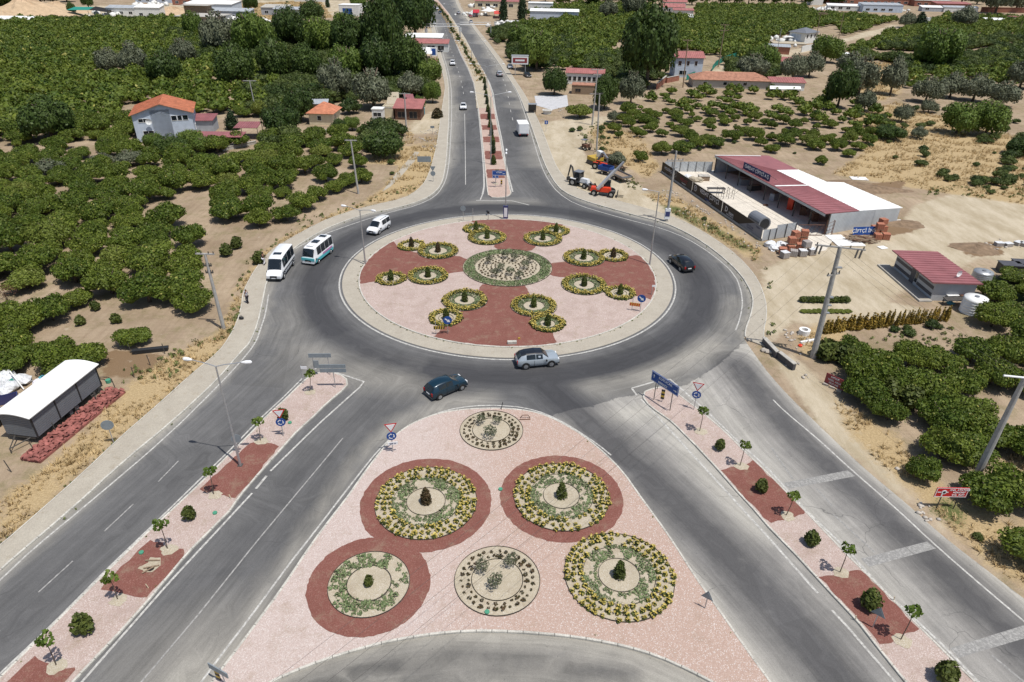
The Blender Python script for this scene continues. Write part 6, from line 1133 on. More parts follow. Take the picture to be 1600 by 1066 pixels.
def wallq(name, a_, b_, mat, z0=0, corr=.25, zt=None):
    n = max(2, int((b_-a_).length/corr)); d = (b_-a_).normalized(); nn = Vector((-d.y, d.x, 0)); m = MB(); P_ = []
    for i in range(n*2+1): P_.append(a_.lerp(b_, i/(2*n))+nn*(.03 if i % 2 else -.03))
    vs = [(p_.x, p_.y, z0) for p_ in P_]+[(p_.x, p_.y, (zt if zt else zr(p_)-.1)) for p_ in P_]; k = len(P_)
    m.add(vs, [(i, i+1, k+i+1, k+i) for i in range(k-1)])
    m.add([(q_.x+nn.x*.08, q_.y+nn.y*.08, q_.z) for q_ in [Vector(v_) for v_ in vs]], [(k+i, k+i+1, i+1, i) for i in range(k-1)]); return m.obj(name, mat, wh)
wallq('end_wall', De+ (Ig-De).normalized()*.6, Ig-(Ig-De).normalized()*.5, 'corr', corr=.3); wallq('back_wall', Ig-(Ig-De).normalized()*.5, Vector((rc['H'].x, rc['H'].y, 0)), 'wall_grey'); wallq('back_wall', Vector((rc['G'].x, rc['G'].y, 0)), Vector((rc['F'].x, rc['F'].y, 0)), 'wall_grey'); wallq('far_end_wall', Ag.lerp(Bg, .05), Bg, 'wall_grey')
wallq('inner_wall', Ag.lerp(Bg, .9), De.lerp(Ig, .62), 'wall_grey')
nf = 8
for i in range(nf+1):
    p_ = Ag.lerp(De, i/nf)+nrm*.5; MB().box((p_.x, p_.y, 1.68), (.16, .16, 3.36)).obj('post', 'steeldark', wh)
fs = MB(); fa, fb = rc['A']-Vector((0, 0, .02)), rc['D']-Vector((0, 0, .02)); fs.add([fa, fb, fb-Vector((0, 0, .45)), fa-Vector((0, 0, .45)), fa+nrm*.05, fb+nrm*.05, fb+nrm*.05-Vector((0, 0, .45)), fa+nrm*.05-Vector((0, 0, .45))], [(0, 1, 2, 3), (7, 6, 5, 4), (0, 4, 5, 1), (3, 2, 6, 7)])
fs.obj('eave_gutter', 'greyroof', wh)
l0, l1 = onroof(1212.7, 291, .09), onroof(1263, 290, .09); MB().slab([l0, l1, l1+ed*.45, l0+ed*.45], .03).obj('skylight_strip', 'whiteroof', wh)
a1, b1 = onroof(1117, 242.2, .1), onroof(1188, 243.2, .1); MB().slab([a1, b1, b1-ed*.3, a1-ed*.3], .03).obj('white_edge_strip', 'whiteroof', wh)
# yard slab of poured strips
yd = [at(1189, 374.5), at(1036, 266), at(1118, 264), at(1205, 300), at(1250, 330), at(1296, 372), at(1290, 377), at(1240, 371)]
M['slab'] = pm('pale_yard_concrete', (.60, .55, .47), .85, .1, .5, obj=False, fine=9)
tag(sheet('yard_slab', [at(1188, 376)+Vector((.4, .3, 0)), at(1034, 268)+Vector((.5, 0, 0)), at(1120, 266), at(1250, 300), at(1330, 345), at(1292, 370), at(1300, 378), at(1290, 392), at(1240, 398), at(1246, 372), at(1240, 368)], .05, 'slab', skirt=.05), kind='structure')
j = MB()
for i in range(1, 9): p_, q_ = at(1188, 376).lerp(at(1034, 268), i/9)+Vector((1, 0, 0)), None; q_ = p_+nrm*7; v, f = strip([p_, q_], .06, .056); j.add(v, f)
for dd in (3.2, 6.0): p_ = at(1188, 376)+nrm*dd; v, f = strip([p_+(at(1034, 268)-at(1188, 376)).normalized()*1, p_+(at(1034, 268)-at(1188, 376))*.93], .06, .056); j.add(v, f)
tag(j.obj('slab_joints', 'concrete'), kind='structure')
# banner fence along the road
wa, wb = at(1033.4, 268.8), at(1189, 376.5); fd = (wb-wa).normalized(); FL_ = (wb-wa).length; fu = Vector((0, 0, 1)); fn2 = Vector((fd.y, -fd.x, 0))
bf = thing('banner_fence', 'long black advertising fence with white lettering in front of the warehouse yard', 'fence', wa); HB = 2.0
m = MB(); m.box((FL_/2, 0, .14), (FL_, .3, .28), 0); b_ = m.obj('base', 'concrete', bf, rz=math.atan2(fd.y, fd.x))
segs = [0, .155, .36, .66, 1.0]
def seg_quad(mb, f0, f1, z0, z1, off): p0, p1 = fd*(FL_*f0)+fn2*off, fd*(FL_*f1)+fn2*off; mb.add([p0+fu*z0, p1+fu*z0, p1+fu*z1, p0+fu*z1, p0-fn2*.05+fu*z0, p1-fn2*.05+fu*z0, p1-fn2*.05+fu*z1, p0-fn2*.05+fu*z1], [(0, 1, 2, 3), (7, 6, 5, 4), (3, 2, 6, 7), (0, 4, 5, 1), (1, 5, 6, 2), (0, 3, 7, 4)])
for i in range(4):
    m = MB(); seg_quad(m, segs[i]+.002, segs[i+1]-.002, .3, HB, .05); m.obj('banner', 'banner', bf)
    p_ = fd*(FL_*segs[i+1])+fn2*.1; MB().box((p_.x, p_.y, HB/2), (.07, .07, HB)).obj('post', 'galv', bf)
m = MB(); p0, p1, p2 = fd*(FL_*.82)+fn2*.065+fu*.32, fd*(FL_*.995)+fn2*.065+fu*.32, fd*(FL_*.995)+fn2*.065+fu*(HB-.02); m.add([p0, p1, p2, fd*(FL_*.935)+fn2*.065+fu*(HB-.02)], [(0, 1, 2, 3)]); m.obj('grey_panel', 'bannerg', bf)
def ftext(txt, f, z, size, mat='bannertext', sx=1.0, off=.075, par=None): return text_obj(txt, size, mat, par or bf, frame_mat(fd*(FL_*f)+fn2*off+fu*z, fd, fu), depth=.004, sx=sx)
ftext('VEDAT ÇİFTÇİ', .535, 1.38, .95, sx=1.05); ftext('İNŞAAT', .52, .62, .38, 'blue'); ftext('YAPI MALZEMELERİ', .54, .42, .2)
ftext('HOLDİNG', .08, 1.25, .7, sx=.95); ftext('VEDAT', .265, 1.15, .8, 'bannerred', 1.2); ftext('YAPI MARKET', .27, .62, .26)
ftext('D', .70, 1.2, 1.2); ftext('izayn', .745, .98, .75); ftext('TABELA REKLAM', .735, .52, .3); ftext('ÇİFTÇİ YAPI', .905, 1.0, .34, 'navy', off=.08); ftext('HAZIR BETON', .905, .68, .26, 'navy', off=.08); ftext('İNŞAAT', .965, 1.6, .3, 'navy', off=.08)
def ringlogo(f, z, r_, par, mat='bannertext'):
    m = MB(); n = 20; o = [];
    for k in range(n):
        a_ = 2*math.pi*k/n
        for q in (r_, r_*.8): o.append(fd*(FL_*f+q*math.cos(a_))+fn2*.075+fu*(z+q*math.sin(a_)))
    m.add(o, [(2*k, (2*k+2) % (2*n), (2*k+3) % (2*n), 2*k+1) for k in range(n)]); m.obj('logo_ring', mat, par)
ringlogo(.395, 1.25, .52, bf); ftext('VÇ', .395, 1.25, .5)
# corrugated yard fences
def sheetfence(label, p0, p1, h, mat, n, z=0):
    t = thing('sheet_fence', label, 'fence', p0); d = p1-p0; L = d.length; u = d.normalized(); nn = Vector((-u.y, u.x, 0)); st_ = L/n
    for i in range(n):
        m = MB(); k = max(4, int(st_/.22)); P_ = [u*(st_*(i+.01+.98*j_/(k*2)))+nn*(.02 if j_ % 2 else -.02) for j_ in range(2*k+1)]; q = len(P_)
        m.add([(p_.x, p_.y, .05) for p_ in P_]+[(p_.x, p_.y, h) for p_ in P_], [(a_, a_+1, q+a_+1, q+a_) for a_ in range(q-1)]); m.obj('fence_panel', mat, t)
        p_ = u*(st_*(i+1))-nn*.07; MB().box((p_.x, p_.y, h/2), (.08, .08, h)).obj('post', 'steeldark', t)
    return t
sheetfence('pale blue corrugated fence closing the far side of the warehouse yard', at(1037, 268.5), at(1111, 269), 2.0, 'corr', 6)
sheetfence('low part of the corrugated fence beside the block packs', at(1189.6, 377.3), at(1210, 373.5), 1.75, 'corr', 2); sheetfence('higher part of the corrugated fence left of the gate', at(1210, 373.5), at(1240, 369), 2.2, 'corr', 2)
gt = thing('gate', 'rusty open frame gate at the entrance of the warehouse yard', 'gate', at(1244, 369)); gv = at(1284, 369)-at(1244, 369); m = MB(); m.tube([(0, 0, .15), (0, 0, 1.8), gv+Vector((0, 0, 1.8)), gv+Vector((0, 0, .15)), (0, 0, .15)], .05, 5); m.obj('gate_frame', 'steelrust', gt)
for i in range(4): a_ = gv*(i/4); b_ = gv*((i+1)/4); MB().tube([a_+Vector((0, 0, .15)), b_+Vector((0, 0, 1.8))], .03, 4).obj('brace', 'steelrust', gt)
gp = thing('gate_pillar', 'rusty lattice gate pillar at the corner of the warehouse', 'pillar', at(1288, 368)); m = MB(); [m.tube([(x, y, 0), (x, y, 2.4)], .05, 4) for x in (0, 1.1) for y in (0, .3)]; [m.tube([(0, 0, z_), (1.1, 0, z_+.6)], .03, 4) for z_ in (0, .6, 1.2, 1.8)]; m.obj('lattice', 'steelrust', gp)
# roof sign and leaning panel
def panel_sign(name, label, p0, p1, h, txt, mat, tmat, tilt=0, size=None, logo=None, cat='sign', lean=None):
    o = p0.copy(); t = thing(name, label, cat, o); u = (p1-p0); L = u.length; u.normalize(); up = Vector((0, 0, 1)) if not lean else (Vector((0, 0, 1))+lean).normalized(); nn = u.cross(up).normalized()
    m = MB(); m.add([Vector((0, 0, 0)), u*L, u*L+up*h, up*h, -nn*.06, u*L-nn*.06, u*L+up*h-nn*.06, up*h-nn*.06], [(0, 1, 2, 3), (7, 6, 5, 4), (3, 2, 6, 7), (1, 5, 6, 2), (0, 4, 5, 1), (0, 3, 7, 4)]); m.obj('panel', mat, t)
    text_obj(txt, size or h*.5, tmat, t, frame_mat(u*(L*.55 if logo else L*.5)+up*(h*.5)+nn*.012, u, up), depth=.004)
    if logo: text_obj(logo, h*.75, tmat, t, frame_mat(u*(L*.1)+up*(h*.5)+nn*.012, u, up), depth=.004)
    return t
s0, s1 = onroof(1160.7, 263, .05)+WO, onroof(1201.8, 284, .05)+WO
rs = panel_sign('roof_sign', 'dark blue sign panel with white lettering standing on the maroon warehouse roof', s0, s1, 1.15, 'VEDAT ÇİFTÇİ A.Ş.', 'navy', 'signwhite', size=.78, logo='©'.replace('©', 'O'))
MB().tube([(s1-s0)*.98+Vector((0, 0, 1.0)), (s1-s0)*.98+Vector((1.6, .3, .1))], .03, 4).obj('brace', 'steeldark', rs)
panel_sign('leaning_sign', 'blue panel with white lettering leaning on the end wall of the warehouse', at(1332, 367.8), at(1358, 366.9)+Vector((.8, .1, 0)), 1.25, 'ÇİFTÇİ İNŞ', 'blue', 'signwhite', size=.72, lean=Vector((0, .18, 0)))
# small grey building with ribbed maroon roof
ho = at(1453, 470); hp = thing('small_building', 'small grey panel building with a ribbed maroon roof and a terrace', 'building', ho); ha = at(1395, 421); hl = (ha-ho); HLn = hl.length; hu = hl.normalized(); hn = Vector((hu.y, -hu.x, 0)); hn = hn if hn.x > 0 else -hn; HW = 5.2; HH = 2.5
def hpnt(a_, b_, z): return hu*a_+hn*b_+Vector((0, 0, z))
def hbox(name, a0, a1, b0, b1, z0, z1, mat, par=hp):
    m = MB(); c8 = [hpnt(a_, b_, z_) for z_ in (z0, z1) for a_, b_ in ((a0, b0), (a1, b0), (a1, b1), (a0, b1))]; m.add(c8, [(3, 2, 1, 0), (4, 5, 6, 7), (0, 1, 5, 4), (1, 2, 6, 5), (2, 3, 7, 6), (3, 0, 4, 7)]); return m.obj(name, mat, par)
hbox('terrace', -.4, HLn+1.2, -1.6, 0, 0, .22, 'concrete'); hbox('terrace_floor', -.2, HLn+1.0, -1.35, -.02, .22, .235, 'pave'); hbox('wall', 0, HLn, 0, HW, 0, HH, 'hutwall')
for a0, a1 in ((.15, 3.6), (5.4, HLn-.15)):
    for z0 in (.55, 1.45): hbox('wall_band', a0, a1, -.03, .001, z0, z0+.42, 'hutdark')
hbox('door', 4.4, 5.3, -.05, .001, .24, 2.2, 'hutdark'); hbox('window', 3.75, 4.25, -.05, .001, .7, 2.0, 'glass')
ribbed(hp, [hpnt(-.45, -.75, HH+.2), hpnt(HLn+.35, -.75, HH+.2), hpnt(HLn+.35, HW+.35, HH+.04), hpnt(-.45, HW+.35, HH+.04)], 'maroon', sp=.8, pw=.75, t=.12)
dish(hp, hpnt(1.3, 3.4, HH+.62), .42, .3)
def wtank(label, px, py, r_, h, mat='white', group=None):
    t = thing('water_tank', label, 'water tank', at(px, py)); m = MB(); P_, Rr = [], []
    for i in range(6): z_ = h*i/5*.86; P_ += [(0, 0, z_), (0, 0, z_+h*.08), (0, 0, z_+h*.10)]; Rr += [r_*.98, r_, r_*.96]
    P_ += [(0, 0, h*1.0), (0, 0, h*1.05)]; Rr += [r_*.95, r_*.25]; m.tube(P_, Rr, 28); m.obj('body', mat, t, True); MB().cyl((0, 0, h*1.05), r_*.2, .1, 12).obj('lid', 'grey', t); MB().cyl((r_*.35, -r_*.5, h*1.0), .06, .1, 8).obj('valve', 'steeldark', t); return t
wtank('large white ribbed water tank standing at the corner by the dark trees', 1517, 488, 1.35, 2.0); wtank('pale grey ribbed water tank behind the small grey building', 1531, 440, 1.2, 1.5, 'galv')
tb = thing('work_bench', 'cluttered dark table with a white board at the side of the small grey building', 'table', at(1476, 478)); MB().box((1.3, .3, .8), (2.8, 1.0, .06)).obj('table_top', 'steeldark', tb); [MB().box((x, y, .4), (.07, .07, .8)).obj('leg', 'steeldark', tb) for x in (.1, 2.5) for y in (0, .7)]
tag(MB().box((0, 0, .03), (1.5, .8, .05), .1).obj('board', 'white', loc=at(1480, 470)+Vector((.3, 0, .85))), 'white board lying on the cluttered table', 'board'); tag(MB().box((0, 0, .03), (1.0, .6, .05), .4).obj('board', 'steelrust', loc=at(1488, 470)+Vector((1.0, 0, .85))), 'rusty brown sheet lying on the cluttered table', 'board')
mound('rag_pile', 'blue and white rag pile under the cluttered table', 1485, 474, .55, .4, .35, 'turq', 'rags', 33)
# grey block storage crates right
for i, (x, y, lb) in enumerate([(1575, 425, 'dark green covered crate at the right edge, back left'), (1596, 422, 'dark green covered crate at the right edge, back right'), (1590, 440, 'long dark green covered crate at the right edge, front')]):
    t = thing('covered_crate', lb, 'crate', at(x, y), -.1); MB().box((0, 0, .6), (2.6 if i < 2 else 3.4, 1.6, 1.2)).obj('crate', 'steeldark', t); MB().box((0, 0, 1.24), (2.8 if i < 2 else 3.6, 1.8, .08)).obj('cover', 'hutdark', t)
for i, (x, y) in enumerate([(1560, 384), (1574, 385), (1590, 383), (1598, 384)]): t = thing('stone_block_pack', 'pale block pack in the far right yard, %s from the left' % ORD[i].replace('nearest', 'first'), 'block pack', at(x, y), .2*i); MB().box((0, 0, .25), (1.1, .8, .5)).obj('blocks', 'brick_g', t); MB().box((0, 0, .53), (1.15, .85, .06)).obj('wrap', 'wrap', t)
# brick packs: each pack a thing with brick courses
PK = {}
def pack(px, py, z, rz, kind, label, dx=0, dy=0):
    if kind not in PK:
        m = MB(); n = 5; mt = {'o': 'brick_o', 'g': 'brick_g'}[kind]
        bl = MB(); bl.box((0, 0, 0), (.235, .48, .15)); PK[kind] = bl.mesh('brick', mt)
    q = at(px, py); t = thing('brick_pack', label, 'brick pack', (q.x+dx, q.y+dy, z), rz)
    MB().box((0, 0, .05), (1.0, 1.0, .1)).obj('pallet', 'wood', t)
    for a_ in range(4):
        for b_ in range(2):
            for c_ in range(5): link('brick', PK[kind], t, ((a_-1.5)*.25+rnd.uniform(-.008, .008), (b_-.5)*.5, .18+c_*.16))
    if rnd.random() < .6: MB().box((0, 0, .93), (1.02, 1.02, .03)).obj('wrap_sheet', 'wrap' if kind == 'g' else 'brick_o', t)
    return t
BP = [(1240, 381, 0, 'o', 'orange brick pack at the back left of the heap beside the fence'), (1240, 381, 1, 'o', 'upper orange brick pack at the back left of the heap'), (1254, 379, 0, 'o', 'orange brick pack at the back right of the heap'), (1254, 379, 1, 'o', 'topmost orange brick pack at the back right'), (1234, 392, 0, 'o', 'orange brick pack in the middle of the heap'), (1234, 390, 1, 'o', 'upper middle orange brick pack'), (1249, 390, 0, 'o', 'orange brick pack right of the middle'), (1222, 397, 0, 'o', 'leftmost orange brick pack beside white sacks'), (1225, 403, 0, 'g', 'grey block pack at the front left'), (1239, 400, 0, 'g', 'grey block pack at the front middle'), (1253, 400, 0, 'g', 'grey block pack at the front right'), (1267, 398, 0, 'g', 'rightmost grey block pack at the front'), (1257, 396, 1, 'g', 'upper grey block pack near the right'),
 (1370, 374, 0, 'o', 'orange brick pack left of the pair by the blue panel'), (1383, 374, 0, 'o', 'orange brick pack right of the pair by the blue panel'), (1371, 368, 1, 'o', 'upper orange brick pack by the blue panel'), (1378, 362, 0, 'o', 'orange brick pack behind the pair by the blue panel'), (1376, 360, 1, 'o', 'topmost orange brick pack by the blue panel'), (1366, 362, 0, 'o', 'orange brick pack touching the blue panel')]
for i, (x, y, lv, kd, lb) in enumerate(BP): pack(x, y, lv*1.0, rnd.uniform(-.3, .3), kd, lb)
def sack(px, py, s_, label, mat='wrap', seed=0, z=0):
    r = np.random.default_rng(seed); V, F = ICO2; v = V*np.array([.6, .45, .3])*(1+r.normal(0, .16, (len(V), 1)))*s_; v[:, 2] = np.maximum(v[:, 2]+.2*s_, .0); m = MB(); m.add(v.tolist(), [tuple(f) for f in F]); return tag(m.obj('sack', mat, loc=at(px, py, 0)+Vector((0, 0, z)), rz=seed), label, 'sack')
for i, (x, y, s_, lb) in enumerate([(1203, 385, 1.6, 'large white sack heap by the end of the banner fence'), (1213, 388, 1.4, 'white sack right of the first beside the fence'), (1208, 391, 1.2, 'grey white sack in front of the corrugated fence'), (1221, 384, 1.3, 'white sack touching the orange packs')]): sack(x, y, s_, lb, seed=i)
for i, (x, y, z, w, d, a_, mt, lb) in enumerate([(1305, 371, .1, 2.6, 1.6, .1, 'white', 'white sheet lying beside the gate pillar'), (1325, 380, .1, 4.2, 2.4, .05, 'white', 'large white sheet lying in front of the end wall'), (1379, 387, .05, 1.2, 1, .3, 'white', 'small white sheet right of the timber heap'), (1342, 279, .05, 3.0, 2.0, -.1, 'white', 'white sheet lying on dry soil behind the warehouse'), (1405, 345, .05, .9, .7, .2, 'white', 'white scrap at the far corner of the warehouse')]):
    tag(MB().box((0, 0, z/2), (w, d, z)).obj('loose_sheet', mt, loc=at(x, y, .04), rz=a_), lb, 'sheet')
tm = thing('timber_heap', 'heap of weathered brown timber and mesh in front of the blue panel', 'timber heap', at(1345, 377))
for i in range(46): a_ = rnd.uniform(-.5, .5); L = rnd.uniform(1.2, 2.8); MB().box((rnd.uniform(-1.8, 1.8), rnd.uniform(-1, 1.2), .1+.5*rnd.random()), (L, .12, .06), a_, tilt=Matrix.Rotation(rnd.uniform(-.15, .15), 3, 'Y')).obj('plank', 'wood' if i % 3 else 'steelrust', tm)
# inside yard things
t = thing('tank_drum', 'big grey horizontal drum behind the banner fence', 'drum', at(1187, 358)+Vector((0, 1.0, 0))); ax_ = (wb-wa).normalized(); m = MB(); m.tube([Vector((0, 0, 1.05))-ax_*1.6, Vector((0, 0, 1.05))+ax_*1.6], 1.05, 20); m.obj('shell', 'grey', t); m = MB(); m.tube([Vector((0, 0, 1.05))+ax_*1.6, Vector((0, 0, 1.05))+ax_*1.63], .82, 20); m.obj('end_cap', 'dark', t)
sc = thing('scaffold_frames', 'dark scaffold frames standing behind the banner fence', 'scaffold', at(1132, 312))
for i in range(4): m = MB(); x0 = i*.9-1.2; m.tube([(x0, 0, 0), (x0, 0, 1.9), (x0, 1.1, 1.9), (x0, 1.1, 0)], .04, 5); m.tube([(x0, 0, .9), (x0, 1.1, .9)], .03, 4); m.tube([(x0, 0, .9), (x0+.8, 0, 1.8)], .025, 4); m.obj('frame', 'steeldark', sc)
sc = thing('trestle_table', 'dark steel trestle with a bench behind the banner fence', 'trestle', at(1118, 302)); MB().box((0, 0, .9), (3.2, 1, .06)).obj('table_top', 'steeldark', sc); [MB().box((x, y, .45), (.08, .08, .9)).obj('leg', 'steeldark', sc) for x in (-1.4, 1.4) for y in (-.4, .4)]
for i, (x, y, lb) in enumerate([(1075, 280, 'white sack at the far end of the warehouse yard'), (1083, 283, 'beige heap in the warehouse yard behind the banner fence'), (1091, 284, 'second beige heap in the warehouse yard')]): sack(x, y, 1.7, lb, 'wrap' if i == 0 else 'bed_soil', 20+i)
t = thing('crate_box', 'brown wooden crate in the far part of the warehouse yard', 'crate', at(1099, 282)); MB().box((0, 0, .45), (1.9, 1.3, .9)).obj('crate', 'wood', t); MB().box((0, 0, .93), (2.0, 1.4, .06)).obj('lid', 'concrete', t)
for i, (x, y, w, h, mt, lb) in enumerate([(1155, 290, 1.6, 1.1, 'grey', 'grey machine in the shade under the warehouse roof, first from the far end'), (1170, 298, 2.4, .9, 'steeldark', 'dark bench load in the shade under the warehouse roof'), (1202, 313, 1.8, 1.2, 'wall_grey', 'pale box in the shade under the warehouse roof'), (1226, 328, 1.0, 2.2, 'redpaint', 'tall red machine under the warehouse roof'), (1245, 336, 1.4, 1.2, 'steelrust', 'rusty red load under the warehouse roof'), (1262, 345, 1.8, 1.3, 'steelrust', 'dark rusty stack near the gate end of the warehouse')]):
    t = thing('stored_goods', lb, 'goods', at(x, y)+nrm*1.0, .3*i); MB().box((0, 0, h/2), (w, .9, h)).obj('body', mt, t); MB().box((0, 0, h+.06), (w*.7, .6, .12)).obj('top_load', 'wood', t)
tag(sack(1196, 322, .7, 'small brown and white bundle on the pale yard slab', 'steelrust', 31), cat='bundle')
# vehicles
def paint(name, c, met=0.0): return pm(name, c, .28, .03, 2, metal=met, spec=.5, coat=.6)
M['p_white'] = paint('car_white', (.74, .75, .76)); M['p_teal'] = paint('car_deep_teal', (.005, .026, .045), .2); M['p_blue'] = paint('car_pale_blue', (.38, .43, .47), .3); M['p_black'] = paint('car_black', (.010, .011, .014)); M['p_silver'] = paint('car_silver', (.50, .51, .53), .4); M['p_turq'] = paint('bus_turquoise', (.10, .48, .52)); M['p_red'] = paint('car_red', (.35, .03, .02)); M['p_navy'] = paint('trailer_blue', (.03, .04, .14)); M['pinkprint'] = pm('pink_lettering_band', (.45, .22, .40), .5, .3, 6)
def wheelset(t, xs, y, r, w=.22, arch=True, dark='black'):
    for x in xs:
        for s in (-1, 1):
            if arch: m = MB(); m.tube([(0, -.02, 0), (0, .02, 0)], r*1.17, 18); m.obj('wheel_arch', 'dark', t, loc=(x, s*(y+.005), r*1.03))
            m = MB(); m.tube([(0, -w/2, 0), (0, w/2, 0)], r, 20); wl = m.obj('wheel', dark, t, loc=(x, s*(y-w/2+.05), r))
            m = MB(); m.tube([(0, 0, 0), (0, s*.02, 0)], r*.62, 12)
            for k in range(5): a_ = k*2*math.pi/5; m.box((r*.3*math.cos(a_), s*.03, r*.3*math.sin(a_)), (r*.5, .02, r*.12), 0, 0, Matrix.Rotation(-a_, 3, 'Y'))
            m.obj('rim', 'rim', wl, loc=(0, s*(w/2), 0))
def car(name, label, cat, p, rz, secs, mat, W2_, roof=None, wheels=(), wr=.33, glass=None, lower=None, group=None, lights=True, gl_x=None, pillars=(), tail=None, z=.02):
    """secs: (x, z bottom, z belt, z roof, half width at roof) from the rear (-x) to the nose (+x)"""
    t = thing(name, label, cat, (p[0], p[1], z), rz, group); ring = []
    for (x, zb, zt, zr, wr_, wb_) in secs:
        hw = W2_*wb_; h = zt-zb
        pr = [(0, zb), (hw*.86, zb), (hw*.98, zb+h*.18), (hw, zb+h*.5), (hw*.97, zt-h*.1), (hw*.93, zt), (wr_, max(zr-.07, zt)), (wr_-.12, zr), (0, zr+.025)]
        ring.append([(x, y, z_) for y, z_ in pr]+[(x, -y, z_) for y, z_ in reversed(pr[1:-1])])
    n = len(ring[0]); m = MB(); m.add([v for r_ in ring for v in r_], [(i*n+k, i*n+(k+1) % n, (i+1)*n+(k+1) % n, (i+1)*n+k) for i in range(len(ring)-1) for k in range(n)]+[tuple(range(n))[::-1], tuple((len(ring)-1)*n+k for k in range(n))])
    b = m.obj('body', mat, t, True)
    md = b.modifiers.new('edges', 'EDGE_SPLIT'); md.split_angle = R(38)
    def pan(nm, quads, mt, off=.015, shrink=.06):
        m = MB()
        for q in quads:
            q = [Vector(v) for v in q]; c_ = sum(q, Vector())/4; nr = (q[1]-q[0]).cross(q[3]-q[0]).normalized()
            if nr.dot(c_-Vector((c_.x*.6, 0, .5))) < 0: nr = -nr
            if kind != 'side': c_ = Vector((c_.x, 0, c_.z))
            m.add([v.lerp(c_, shrink)+nr*off for v in q], [(0, 1, 2, 3)])
        return m.obj(nm, mt, t)
    if glass:
        for (nm, i, kind) in glass:
            A, B = ring[i], ring[i+1]
            if kind == 'side':
                pan('side_window', [(A[5], B[5], B[6], A[6])], 'glass'); pan('side_window', [(A[n-5], B[n-5], B[n-6], A[n-6])], 'glass')
            else: pan(nm, [(A[7], B[7], B[8], A[8]), (A[n-7], B[n-7], B[8], A[8]), (A[6], B[6], B[7], A[7]), (A[n-6], B[n-6], B[n-7], A[n-7])], 'glass', .014, .0)
    if roof:
        i0, i1 = roof[1]; m = MB()
        for i in range(i0, i1): A, B = ring[i], ring[i+1]; m.add([Vector(v)+Vector((0, 0, .012)) for v in (A[7], B[7], B[8], A[8])], [(0, 1, 2, 3)]).add([Vector(v)+Vector((0, 0, .012)) for v in (A[n-7], B[n-7], B[8], A[8])], [(0, 1, 2, 3)]).add([Vector(v)+Vector((0, 0, .012)) for v in (A[6], B[6], B[7], A[7])], [(0, 1, 2, 3)]).add([Vector(v)+Vector((0, 0, .012)) for v in (A[n-6], B[n-6], B[n-7], A[n-7])], [(0, 1, 2, 3)])
        m.obj('roof_skin', roof[0], t)
    x0, x1 = secs[0], secs[-1]
    if lights:
        for s in (-1, 1):
            MB().box((x1[0]-.10, s*W2_*.66, x1[2]-.07), (.24, .36, .20)).obj('headlight', 'lampg', t)
            MB().box((x0[0]+.03, s*W2_*.76, x0[2]-.12 if not tail else tail), (.16, .20, .30)).obj('tail_light', 'redlens', t)
            MB().box((gl_x or x1[0]*.4, s*(W2_+.10), x1[2]+.12), (.12, .2, .14)).obj('mirror', 'dark', t)
        MB().box((x1[0]-.02, 0, x1[2]-.12), (.14, W2_*.85, .26)).obj('grille', 'dark', t); [MB().box((x_, s*(W2_*.985), (x1[1]+.95)/2), (.02, .05, .6)).obj('door_seam', 'dark', t) for x_ in (-.45, .55) for s in (-1, 1)]; MB().box((x1[0]+.03, 0, x1[1]+.18), (.05, .5, .11)).obj('number_plate', 'signwhite', t); MB().box((x0[0]-.02, 0, x0[1]+.3), (.04, .5, .11)).obj('number_plate', 'signwhite', t)
        MB().box((x1[0]-.1, 0, x1[1]+.05), (.3, W2_*1.75, .16)).obj('bumper', lower or 'dark', t); MB().box((x0[0]+.1, 0, x0[1]+.08), (.3, W2_*1.75, .2)).obj('bumper', lower or 'dark', t)
    wheelset(t, wheels, W2_, wr); return t
HATCH = [(-2.05, .3, .85, .86, .60, .90), (-1.98, .25, .95, 1.0, .60, .95), (-1.72, .22, 1.0, 1.40, .60, 1), (-1.3, .2, 1.0, 1.52, .62, 1), (-.45, .2, .99, 1.56, .64, 1), (.35, .2, .97, 1.50, .62, 1), (1.1, .2, .95, .99, .66, 1), (1.7, .22, .86, .88, .6, .97), (2.02, .28, .72, .74, .5, .86)]
HG = [('rear_window', 1, 'rear'), ('s', 3, 'side'), ('s', 4, 'side'), ('windshield', 5, 'front')]
SUVS = [(-2.2, .38, .95, .96, .62, .88), (-2.12, .32, 1.05, 1.1, .62, .95), (-1.8, .28, 1.08, 1.50, .62, 1), (-1.3, .26, 1.08, 1.62, .63, 1), (-.3, .26, 1.06, 1.66, .66, 1), (.45, .26, 1.05, 1.58, .64, 1), (1.05, .28, 1.04, 1.08, .70, 1), (1.8, .3, 1.0, 1.02, .64, .98), (2.18, .36, .82, .84, .5, .88)]
SED = [(-2.25, .32, .8, .81, .55, .88), (-2.1, .25, .92, .94, .6, .95), (-1.5, .22, .95, .99, .6, 1), (-.85, .2, .95, 1.40, .58, 1), (-.1, .2, .94, 1.45, .6, 1), (.5, .2, .93, 1.40, .58, 1), (1.15, .2, .92, .96, .62, 1), (1.8, .22, .82, .84, .56, .97), (2.2, .3, .68, .70, .48, .86)]
SG = [('rear_window', 2, 'rear'), ('s', 3, 'side'), ('s', 4, 'side'), ('windshield', 5, 'front')]
def pdir(a_, b_): d = at(*b_)-at(*a_); return math.atan2(d.y, d.x)
t = car('hatchback', 'deep teal hatchback with silver wheels driving out of the roundabout towards the right', 'car', at(697, 611), pdir((687, 617), (720, 603)), HATCH, 'p_teal', .90, wheels=(-1.3, 1.28), wr=.32, glass=HG, lower='p_teal', gl_x=.75)
t = car('suv', 'pale blue grey suv with a black roof driving right below the round island', 'car', at(838.5, 568.5), pdir((822.4, 573.8), (861.4, 570)), SUVS, 'p_blue', .93, roof=('p_black', (2, 6)), wheels=(-1.36, 1.34), wr=.37, glass=HG, gl_x=.8)
